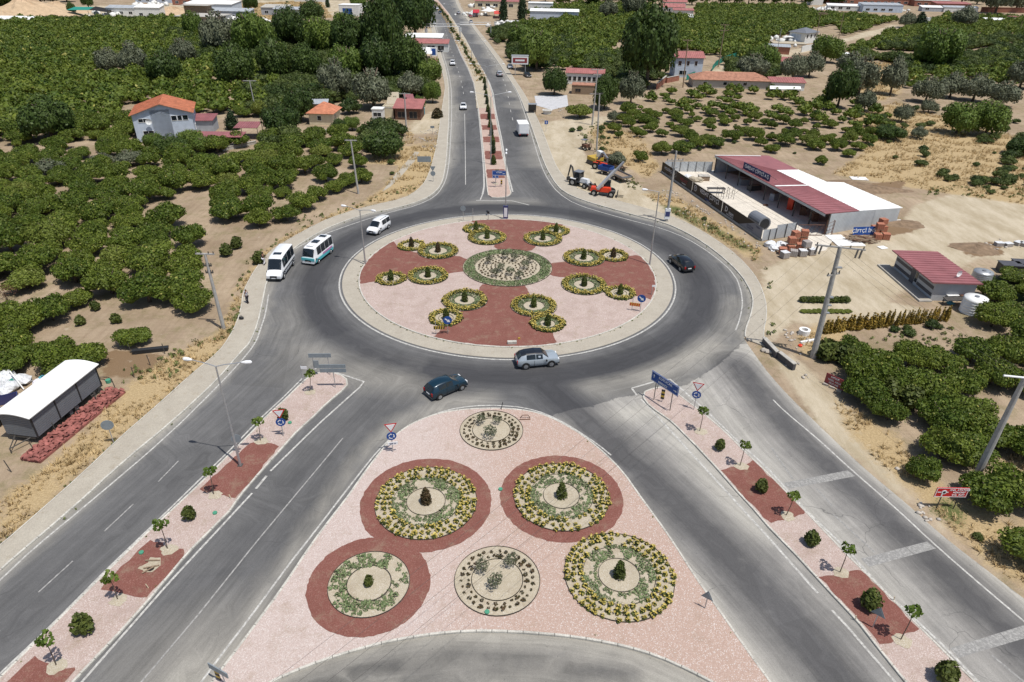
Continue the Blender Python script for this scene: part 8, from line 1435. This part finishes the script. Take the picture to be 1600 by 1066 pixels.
def giveway(label, px, py, rz, z0=IZ, h=2.9, s_=1.0, plaque=False, name='give_way_sign'):
    t = thing(name, label, 'traffic sign', at(px, py, z0), rz); MB().tube([(0, 0, 0), (0, 0, h)], .04, 8).obj('post', 'galv', t); tri_sign(t, .62*s_, h-.15, -.05); roundabout_disc(t, .42*s_, h-1.15*s_, -.05)
    if plaque: p_ = MB().box((.05, -.06, h-1.95), (.85, .03, .3)).obj('plaque', 'signwhite', t); text_obj('200 m', .22, 'navy', p_, frame_mat((.05, -.08, h-1.95), (1, 0, 0), (0, 0, 1)))
    return t
giveway('give way triangle, blue disc and small plaque at the edge of the near island', 614, 706, .25, plaque=True); giveway('give way triangle over a blue roundabout disc on the left divider by the round shrub', 443, 681, .2, h=2.7); giveway('give way triangle over a blue roundabout disc on the right divider tip', 1084, 640, -.3, h=2.9)
def post_sign(name, label, px, py, rz, h, fn, z0=IZ, posts=(0,), pm_='galv'):
    t = thing(name, label, 'traffic sign', at(px, py, z0), rz); [MB().tube([(x, .04, 0), (x, .04, h)], .04, 6).obj('post', pm_, t) for x in posts]; fn(t); return t
def disc_back(t): disc(t, .5, 2.1, 'signback', name='sign_disc')
post_sign('traffic_sign', 'grey back of a round sign on the dirt beside the clay tile stack', 178, 693, .35, 2.0, lambda t: disc(t, .5, 2.0, 'signback', name='sign_disc'), 0); post_sign('traffic_sign', 'back of a round sign at the foot of the tall double lamp', 374, 707, .3, 1.2, lambda t: disc(t, .42, 1.5, 'signback', name='sign_disc'))
post_sign('traffic_sign', 'grey back of a triangular sign near the right edge of the near island', 1101, 951, -.6, 1.3, lambda t: tri_sign(t, .48, 1.25, mat='signback', inner='signback', up=True)); post_sign('traffic_sign', 'grey back of a triangular sign inside the lower right maroon gravel', 1363, 981, -.7, 1.6, lambda t: tri_sign(t, .5, 1.5, mat='signback', inner='signback', up=True))
post_sign('traffic_sign', 'grey backs of a triangle over a disc on the upper left pavement', 677, 284, 0, 2.6, lambda t: (tri_sign(t, .6, 2.5, mat='signback', inner='signback'), disc(t, .45, 1.5, 'signback', name='sign_disc')), .14); post_sign('traffic_sign', 'small grey sign back on the verge above the dry grass', 676, 210, 0, 1.6, lambda t: MB().box((0, 0, 1.6), (.9, .04, .5)).obj('plate', 'signback', t), 0)
post_sign('direction_board', 'grey back of a wide board on the dry grass left of the highway', 660, 261, .05, 1.6, lambda t: MB().box((.4, 0, 1.5), (2.6, .05, 1.1)).obj('board', 'signback', t), 0, (-.5, 1.3)); post_sign('traffic_sign', 'small blue square sign beside the dirt track entrance', 853, 206, .1, 2.3, lambda t: MB().box((0, 0, 2.1), (.8, .05, .8)).obj('plate', 'blue', t) and arrow(t, 0, 2.1, .5, R(90), y=-.04), 0)
for lb, x, y, rz, d in (('blue arrow disc with striped board, lower left of the round island', 700, 522, .1, -.95), ('blue arrow disc with a striped board on the right rim of the roundabout island', 1000, 487, -.25, -.7)):
    def keep(t):
        k_ = disc(t, .5, 1.75, 'blue', name='keep_plate'); arrow(k_, 0, 1.75, .72, R(-38), y=-.045); b_ = MB().box((d, 0, .85), (1.25, .04, .42)).obj('striped_board', 'yellow', t)
        for i in range(5): m = MB(); x0 = d-.6+i*.26; m.add([(x0, -.026, .65), (x0+.13, -.026, .65), (x0+.2, -.026, 1.05), (x0+.07, -.026, 1.05)], [(0, 1, 2, 3)]); m.obj('stripe', 'red' if d > -.8 else 'dark', b_)
    post_sign('keep_sign', lb, x, y, rz, 1.8, keep, posts=(0, d*1.4))
post_sign('traffic_sign', 'grey back of a keep sign with a board at the far rim of the roundabout', 724, 345, 0, 2.0, lambda t: (disc(t, .42, 2.0, 'signback', name='sign_disc'), MB().box((.9, 0, 1.1), (1.2, .04, .1)).obj('board', 'signback', t)), posts=(0, 1.5)); post_sign('marker_post', 'small dark marker post at the far rim of the roundabout', 763, 344, 0, 1.2, lambda t: MB().box((0, 0, 1.25), (.35, .05, .35)).obj('plate', 'dark', t)); post_sign('flag_post', 'little white tag on a thin post at the right rim of the roundabout', 1018, 461, 0, 1.3, lambda t: MB().box((.15, 0, 1.25), (.45, .03, .25)).obj('tag', 'signwhite', t))
def dirboard(t, w=2.9, hgt=1.15, z=2.35, mat='blue', text=(), x=0):
    b_ = MB().box((x, 0, z), (w, .06, hgt)).obj('board', mat, t); m = MB(); [m.box(c_, s_) for c_, s_ in (((x, -.034, z+hgt/2-.05), (w-.06, .008, .035)), ((x, -.034, z-hgt/2+.05), (w-.06, .008, .035)), ((x-w/2+.05, -.034, z), (.035, .008, hgt-.14)), ((x+w/2-.05, -.034, z), (.035, .008, hgt-.14)))]; m.obj('border', 'signwhite', b_)
    for s_, tx, tz, sz in text: text_obj(s_, sz, 'signwhite', b_, frame_mat((x+tx, -.045, z+tz), (1, 0, 0), (0, 0, 1)))
    return b_
t = post_sign('direction_sign', 'blue direction board on two posts at the tip of the right divider', 1033.5, 633, -.95, 2.9, lambda t: (dirboard(t, 3.4, 1.05, 2.5, text=(('KUYUCAK', .1, .22, .36), ('MERKEZ', -.2, -.24, .32))), arrow(t, -1.35, 2.6, .4, R(90)), arrow(t, 1.35, 2.4, .4, R(0))), posts=(-1.05, 1.05), pm_='steeldark')
t = post_sign('chevron_marker', 'black and yellow striped marker post beside the blue board', 1034, 628, -.4, 1.2, lambda t: [MB().box((0, -.02, .45+.22*i), (.34, .05, .2), 0).obj('stripe', 'yellow' if i % 2 else 'dark', t) for i in range(5)])
t = post_sign('direction_sign', 'stacked blue direction boards at the tip of the highway divider', 779, 293, 0, 2.9, lambda t: (dirboard(t, 2.5, .85, 2.6, text=(('AYDIN', 0, .1, .34),), x=.1), dirboard(t, 1.1, .5, 1.9, text=(('İL', 0, 0, .3),), x=-.55), arrow(t, .9, 2.5, .4, R(0))), posts=(-.55,)); post_sign('chevron_marker', 'orange striped marker below the stacked blue boards', 783.5, 290, 0, 1.1, lambda t: [MB().box((0, -.02, .3+.22*i), (.32, .05, .2)).obj('stripe', 'yellow' if i % 2 else 'dark', t) for i in range(4)])
for lb, x, y, w, z, n in (('grey back of a two post direction board at the tip of the left divider', 504, 586, 2.2, 2.3, 1), ('grey backs of stacked direction boards on one post, left divider tip', 524, 606, 2.5, 2.5, 2)):
    def bk(t, w=w, z=z, n=n):
        for k in range(n): MB().box((0, 0, z-k*.5), (w, .05, .4 if n > 1 else .45)).obj('board', 'signback', t)
        if n == 1: MB().box((-.45, -.05, 1.3), (.5, .05, .9)).obj('lower_board', 'signback', t)
    post_sign('direction_sign', lb, x, y, .05, z+.1, bk, posts=((-.75, .75) if n == 1 else (0,)))
post_sign('flag_post', 'slim post with a white tag beside the left divider kerb', 474, 600, 0, 2.1, lambda t: MB().box((.3, 0, 1.9), (.6, .03, .3)).obj('tag', 'signwhite', t)); t = post_sign('direction_sign', 'grey back of a direction board cut by the bottom edge on the near island', 352, 1072, -.45, 1.7, lambda t: (MB().box((-.2, 0, 1.35), (1.5, .06, .45)).obj('board', 'signback', t), [MB().box((-.5, .05, .3+.2*i), (.3, .05, .18), .1).obj('stripe', 'yellow' if i % 2 else 'dark', t) for i in range(4)]))
def redsign(t):
    b_ = MB().box((.6, 0, 1.75), (2.5, .06, .95)).obj('board', 'red', t); m = MB(); [m.box(c_, s_) for c_, s_ in (((.6, -.035, 2.19), (2.46, .008, .05)), ((.6, -.035, 1.31), (2.46, .008, .05)), ((-.6, -.035, 1.75), (.05, .008, .8)), ((1.8, -.035, 1.75), (.05, .008, .8)))]; m.obj('border', 'signwhite', b_)
    for s_, z, q in (('ANA  ATATÜRK', 2.0, .22), ('HÜRRİYET', 1.75, .2), ('CAD.  KURT', 1.5, .18)): text_obj(s_, q, 'signwhite', b_, frame_mat((1.15, -.045, z), (1, 0, 0), (0, 0, 1)))
    for a_ in (0, 180, 270): m = MB(); c_, s_ = math.cos(R(a_)), math.sin(R(a_)); L = .22; m.add([(-.1+c_*.14-s_*.05, -.045, 1.78+s_*.14+c_*.05), (-.1+c_*.14+s_*.05, -.045, 1.78+s_*.14-c_*.05), (-.1+c_*.42+s_*.05, -.045, 1.78+s_*.42-c_*.05), (-.1+c_*.42-s_*.05, -.045, 1.78+s_*.42+c_*.05)], [(0, 1, 2, 3)]); m.obj('road_arm', 'signwhite', b_)
    disc(b_, .2, 1.78, 'signwhite', -.02, 16, 'ring'); disc(b_, .11, 1.78, 'dark', -.035, 12, 'hub')
post_sign('direction_board', 'red direction board with white lettering and a roundabout pictogram on the right verge', 1463, 795, .0, 1.4, redsign, 0, (0, 1.35), 'steeldark')
a_, b_ = at(1297, 605), at(1311, 614); t = thing('notice_board', 'maroon notice board with pale lettering leaning on stones by the right road', 'notice board', at(1301, 606), R(-50)); m = MB(); m.box((0, 0, .75), (1.9, .06, 1.15)); m.obj('board', 'bannerred', t); [text_obj(s_, .26, 'bannertext', t, frame_mat((0, -.045, z), (1, 0, 0), (0, 0, 1))) for s_, z in (('SATILIK', 1.1), ('YEŞİL ARSA', .75), ('0532 548', .42))]; [MB().box((x, -.1, .1), (.5, .35, .22), .2).obj('support_stone', 'rubble', t) for x in (-.7, 0, .7)]
# low walls and concrete ring at the right road
def wall2(label, a_, b_, h, w=.35, mat='hutdark', top='concrete'):
    A, B = at(*a_), at(*b_); d = B-A; t = thing('low_wall', label, 'wall', A, math.atan2(d.y, d.x)); n = max(1, int(d.length/1.2)); [MB().box((d.length*(i+.5)/n, 0, h/2), (d.length/n-.03, w, h)).obj('block', mat, t) for i in range(n)]; MB().box((d.length/2, 0, h+.04), (d.length, w+.12, .08)).obj('coping', top, t)
wall2('low brown block wall at the end of the right pavement', (1192, 537), (1213, 560), .75); wall2('low brown block wall between the pavement end and the shrubs', (1215, 559), (1240, 579), .75)
t = thing('concrete_ring', 'white concrete well ring standing on bare ground', 'well ring', at(1256, 522)); m = MB(); n = 20; o_, i_ = [(.62*math.cos(2*math.pi*k/n), .62*math.sin(2*math.pi*k/n)) for k in range(n)], [(.36*math.cos(2*math.pi*k/n), .36*math.sin(2*math.pi*k/n)) for k in range(n)]
m.add([(x, y, 0) for x, y in o_]+[(x, y, .6) for x, y in o_]+[(x, y, .6) for x, y in i_]+[(x, y, 0) for x, y in i_], [(j*n+k, j*n+(k+1) % n, (j+1)*n+(k+1) % n, (j+1)*n+k) for j in range(3) for k in range(n)]); m.obj('ring', 'white', t)
tag(MB().box((0, 0, .1), (2.3, .3, .2), .35).obj('white_beam', 'white', loc=at(1264, 534)), 'white beam lying below the concrete well ring', 'beam'); tag(sack(1250, 541, .5, 'small orange bag on the rubble by the white beam', 'redpaint', 5), cat='bag')
for i, (x, y) in enumerate([(1193, 549), (1199, 551), (1205, 552)]): V, F = ICO2; m = MB(); v = V*np.array([.38, .3, .24])*(1+.1*np.sin(V[:, [0]]*9+i)); v[:, 2] = np.maximum(v[:, 2]+.15, 0); m.add(v.tolist(), [tuple(f) for f in F]); tag(m.obj('boulder', 'rubble', loc=at(x, y)), 'grey boulder in front of the low brown wall, %s' % ['leftmost', 'middle', 'rightmost'][i], 'boulder')
# trough, fence posts, green barrel, debris on the left
t = thing('trough', 'long black trough on the dirt below the lone round citrus tree', 'trough', at(236, 550), R(14)); MB().box((0, 0, .25), (3.4, .5, .4), taper=1.05).obj('basin', 'dark', t); [MB().box((x, 0, .05), (.1, .6, .1)).obj('leg', 'steeldark', t) for x in (-1.4, 1.4)]
for i, (x, y, dx) in enumerate([(18, 738, -9), (54, 705, -8), (90, 678, -7), (124, 652, -3), (153, 630, -3), (181, 609, -4), (210, 590, 0), (235, 571, -4), (258, 553, -2), (205, 552, -1), (100, 556, 0)]): tag(MB().tube([(0, 0, 0), (dx*.02, 0, 1.25)], .04, 6).obj('fence_post', 'steeldark', loc=at(x, y)), 'thin dark fence post in the line along the left dirt verge', 'fence post', 'thin fence posts on the left verge')
t = thing('barrel', 'bright green can hung on the fence post beyond the grey site trailer', 'can', at(181, 609)+Vector((-.45, 0, 1.0))); MB().cyl((0, 0, -.18), .24, .34, 12).obj('shell', 'green_can', t) if 'green_can' in M else None
# junk by the site trailer, small litter, people
for i, (x, y, s_, m_, lb) in enumerate([(12, 596, 2.2, 'wrap', 'big heap of white plastic sheeting at the left edge'), (34, 598, 1.8, 'wrap', 'white sheeting heap right of the biggest one'), (14, 612, 1.8, 'wrap', 'lower white sheeting heap at the left edge'), (24, 600, .9, 'teal', 'dark green bundle on the white sheeting'), (69, 594, .9, 'turq', 'blue and white bag left of the site trailer'), (58, 598, .7, 'clothw', 'small pale bag left of the site trailer'), (54, 607, .5, 'wood', 'small brown lump left of the site trailer')]): sack(x, y, s_, lb, m_, 40+i, .35 if 'bundle on' in lb else 0)
tag(MB().box((0, 0, .06), (3.6, .18, .12), .25).obj('white_plank', 'white', loc=at(18, 619)), 'long white plank lying below the plastic sheeting', 'plank'); tag(MB().tube([(0, 0, .1), (-1.4, .9, 1.6)], .06, 6).obj('white_pipe', 'white', loc=at(38, 610)), 'white pipe leaning on the plastic sheeting', 'pipe')
bx_ = thing('stone_block', 'pale stone block lying on the lower rim of the roundabout apron', 'stone block', at(800, 538, .05), .1); m = MB(); m.box((0, 0, .2), (1.0, .35, .4)); m.obj('block', 'kerb', bx_); tag(MB().box((0, 0, .1), (.25, .1, .2), .4).obj('yellow_scrap', 'yellow', loc=at(811, 530, IZ)), 'small yellow scrap on the lower maroon wedge', 'scrap')
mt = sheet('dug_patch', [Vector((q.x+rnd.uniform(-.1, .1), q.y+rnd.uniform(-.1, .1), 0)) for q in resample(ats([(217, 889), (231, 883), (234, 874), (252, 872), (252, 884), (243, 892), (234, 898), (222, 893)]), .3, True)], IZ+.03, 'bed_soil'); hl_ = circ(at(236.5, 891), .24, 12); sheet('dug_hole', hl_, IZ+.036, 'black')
for k, (x, y, a_, L) in enumerate([(237, 887, .3, 1.0), (239, 877, .05, 1.0), (232, 892, .8, .8)]): tag(MB().box((0, 0, .1), (L, .08, .06), a_).obj('loose_plank', 'wood', loc=at(x, y, IZ)), 'short plank lying over the dug hole in the maroon gravel, %s' % ['lower', 'upper', 'slanting'][k], 'plank')
for k, (x, y, lb) in enumerate([(453, 661, 'green valve cover beside the round shrub of the left divider'), (221, 864, 'pale green valve cover on the maroon gravel of the left divider'), (336, 802, 'green valve cover near the kerb of the left divider'), (782, 765, 'small green valve cover at the left edge of the upper right maroon ring'), (761, 957, 'green valve cover at the rim of the lower middle sandy bed')]): tag(MB().cyl((0, 0, 0), .17, .1, 12).obj('valve_cover', 'green_can', loc=at(x, y, IZ+.02)), lb, 'valve cover')
t = thing('metal_cradle', 'small rusty metal cradle lying right of the tip bed', 'metal frame', at(820, 656, IZ), .05); m = MB(); m.tube([(-.5, 0, .05), (.5, 0, .05)], .04, 5); m.tube([(-.4, .25, .05), (-.2, .3, .3), (.3, .3, .3), (.5, .2, .05)], .04, 5); m.obj('frame', 'steelrust', t)
t = thing('marker_stake', 'short dark stake at the tip of the near island', 'stake', at(783, 640, IZ)); MB().tube([(0, 0, 0), (.15, 0, .85)], .035, 5).obj('stake', 'dark', t); t = thing('marker_stake', 'short dark stake at the nose of the right divider', 'stake', at(1027, 608, IZ)); MB().tube([(0, 0, 0), (.03, 0, .6)], .035, 5).obj('stake', 'dark', t)
for k, (x, y) in enumerate([(232, 919), (361, 779), (1397, 938), (1337, 968)]): tag(MB().tube([(0, 0, 0), (-.08, 0, .4)], .03, 5).obj('short_stake', 'wall_cream', loc=at(x, y, IZ)), 'short pale stake at the kerb, %s' % ['middle left maroon gravel', 'maroon gravel below the lamp', 'right side of the lower right maroon gravel', 'left side of the lower right maroon gravel'][k], 'stake')
# green mesh fences by the dirt road
for lb, pts in (('green mesh fence curving along the far dirt road', [(1112, 112), (1118, 104), (1130, 97), (1148, 91), (1168, 88)]), ('short green mesh fence beside the blue grey house', [(1072, 126), (1089, 120)])):
    P_ = ats(pts); t = thing('mesh_fence', lb, 'fence', P_[0])
    for a_, b_ in zip(P_, P_[1:]): m = MB(); A, B = a_-P_[0], b_-P_[0]; u_ = Vector((0, 0, 1)); m.add([A+u_*.1, B+u_*.1, B+u_*1.9, A+u_*1.9, A+u_*.1+Vector((0, .04, 0)), B+u_*.1+Vector((0, .04, 0)), B+u_*1.9+Vector((0, .04, 0)), A+u_*1.9+Vector((0, .04, 0))], [(0, 1, 2, 3), (7, 6, 5, 4)]); m.obj('mesh_panel', 'teal', t); MB().tube([B, B+u_*2], .06, 5).obj('post', 'steeldark', t)
# stone yard walls near the blue grey house
wall2('brick red low wall beside the dirt track under the huge tree', (1026, 140), (1040, 128), 1.8, .4, 'wall_brick', 'concrete'); wall2('brick red low wall in front of the blue grey house', (1041, 130), (1060, 126), 1.6, .4, 'wall_brick', 'concrete'); wall2('pale stone wall along the path below the maroon canopy', (348, 236), (400, 225), .6, .4, 'concrete', 'concrete')
# people: one continuous skinned body each, with clothing and hair as children
def person(label, p, rz, pose, top, trouser, z=.14):
    t = thing('person', label, 'person', (p[0], p[1], z), rz)
    J = {'pel': (0, 0, .92, .13), 'wai': (0, 0, 1.08, .12), 'che': (.01, 0, 1.32, .15), 'nek': (.02, 0, 1.50, .055), 'hd0': (.03, 0, 1.58, .085), 'hd1': (.04, 0, 1.70, .085)}
    E_ = [('pel', 'wai'), ('wai', 'che'), ('che', 'nek'), ('nek', 'hd0'), ('hd0', 'hd1')]
    for s, n in ((1, 'l'), (-1, 'r')):
        hip, kn, an, toe, el, wr_, hd = pose[n]
        J.update({'hip'+n: (0, s*.10, .86, .095), 'kn'+n: (kn[0], s*.10, kn[1], .062), 'an'+n: (an[0], s*.10, an[1], .042), 'toe'+n: (toe[0], s*.11, toe[1], .035), 'sh'+n: (.01, s*.19, 1.42, .062), 'el'+n: (el[0], s*el[1], el[2], .045), 'wr'+n: (wr_[0], s*wr_[1], wr_[2], .032), 'ha'+n: (hd[0], s*hd[1], hd[2], .036)})
        E_ += [('pel', 'hip'+n), ('hip'+n, 'kn'+n), ('kn'+n, 'an'+n), ('an'+n, 'toe'+n), ('che', 'sh'+n), ('sh'+n, 'el'+n), ('el'+n, 'wr'+n), ('wr'+n, 'ha'+n)]
        for q in range(5):
            a_ = (q-2)*.018; f = 'fi%d' % q+n; d = Vector(hd)-Vector(wr_); d.normalize(); J[f] = (hd[0]+d.x*.07+(.03 if q == 0 else 0), s*(hd[1]+d.y*.07)+a_, hd[2]+d.z*(.08 if q else .03), .009); E_.append(('ha'+n, f))
    def skin(name, keys, edges, grow, mat, par):
        k = {n: i for i, n in enumerate(keys)}; me = bpy.data.meshes.new(name); me.from_pydata([J[n][:3] for n in keys], [(k[a_], k[b_]) for a_, b_ in edges], []); me.materials.append(M[mat]); o = link(name, me, par)
        md = o.modifiers.new('skin', 'SKIN'); md.use_smooth_shade = True
        for n, i in k.items(): r_ = J[n][3]*grow; me.skin_vertices[0].data[i].radius = (r_, r_)
        me.skin_vertices[0].data[0].use_root = True; s_ = o.modifiers.new('sub', 'SUBSURF'); s_.levels = 1; s_.render_levels = 1; return o
    me0 = skin('body', list(J), E_, 1.0, 'skin', t)
    tk = ['che', 'wai', 'pel', 'shl', 'shr', 'ell', 'elr']; skin('shirt', tk, [('pel', 'wai'), ('wai', 'che'), ('che', 'shl'), ('che', 'shr'), ('shl', 'ell'), ('shr', 'elr')], 1.18, top, t)
    lk = ['pel', 'hipl', 'hipr', 'knl', 'knr', 'anl', 'anr']; skin('trousers', lk, [('pel', 'hipl'), ('pel', 'hipr'), ('hipl', 'knl'), ('hipr', 'knr'), ('knl', 'anl'), ('knr', 'anr')], 1.2, trouser, t)
    V, F = ICO2; m = MB(); v = V*np.array([.108, .098, .10])+np.array([.02, 0, 1.715]); m.add(v.tolist(), [tuple(f) for f in F]); m.obj('hair', 'hair', t, True)
    m = MB(); m.box((.145, 0, 1.64), (.03, .025, .04)); m.obj('nose', 'skin', t); [MB().box((.13, s*.035, 1.665), (.015, .022, .012)).obj('eye', 'dark', t) for s in (-1, 1)]; [MB().box((.03, s*.098, 1.65), (.035, .02, .055)).obj('ear', 'skin', t) for s in (-1, 1)]; MB().box((.128, 0, 1.605), (.012, .05, .012)).obj('mouth', 'bannerred', t)
    [MB().box((J['toe'+n][0]-.05, J['toe'+n][1], .045), (.27, .09, .09)).obj('shoe', 'dark', t) for n in 'lr']; return t
walk = {'l': (0, (.16, .48), (.22, .08), (.36, .045), (-.10, .27, 1.16), (-.02, .30, .92), (.02, .30, .84)), 'r': (0, (.02, .48), (-.24, .12), (-.12, .05), (.14, .27, 1.17), (.28, .28, .96), (.31, .28, .88))}
wave = {'l': (0, (.10, .48), (.04, .08), (.17, .045), (.10, .33, 1.50), (.14, .30, 1.76), (.16, .26, 1.84)), 'r': (0, (.14, .47), (-.06, .08), (.07, .045), (-.02, .29, 1.17), (.10, .30, .95), (.13, .30, .87))}
person('person in a dark shirt and light trousers walking away behind the parked white minibus', at(413.5, 415), R(70), walk, 'clothd', 'clothw'); person('person in a white shirt raising one arm to the head on the left pavement', at(388, 475), R(-110), wave, 'clothw', 'clothd')
bg = thing('black_bag', 'black bag standing on the left pavement near the person in white', 'bag', at(377.5, 499, .14)); V, F = ICO2; m = MB(); v = V*np.array([.3, .18, .2]); v[:, 2] = np.maximum(v[:, 2]+.18, 0); m.add(v.tolist(), [tuple(f) for f in F]); m.obj('bag_body', 'dark', bg); m = MB(); m.tube([(-.15, 0, .33), (-.08, 0, .5), (.08, 0, .5), (.15, 0, .33)], .02, 5); m.obj('handle', 'dark', bg)
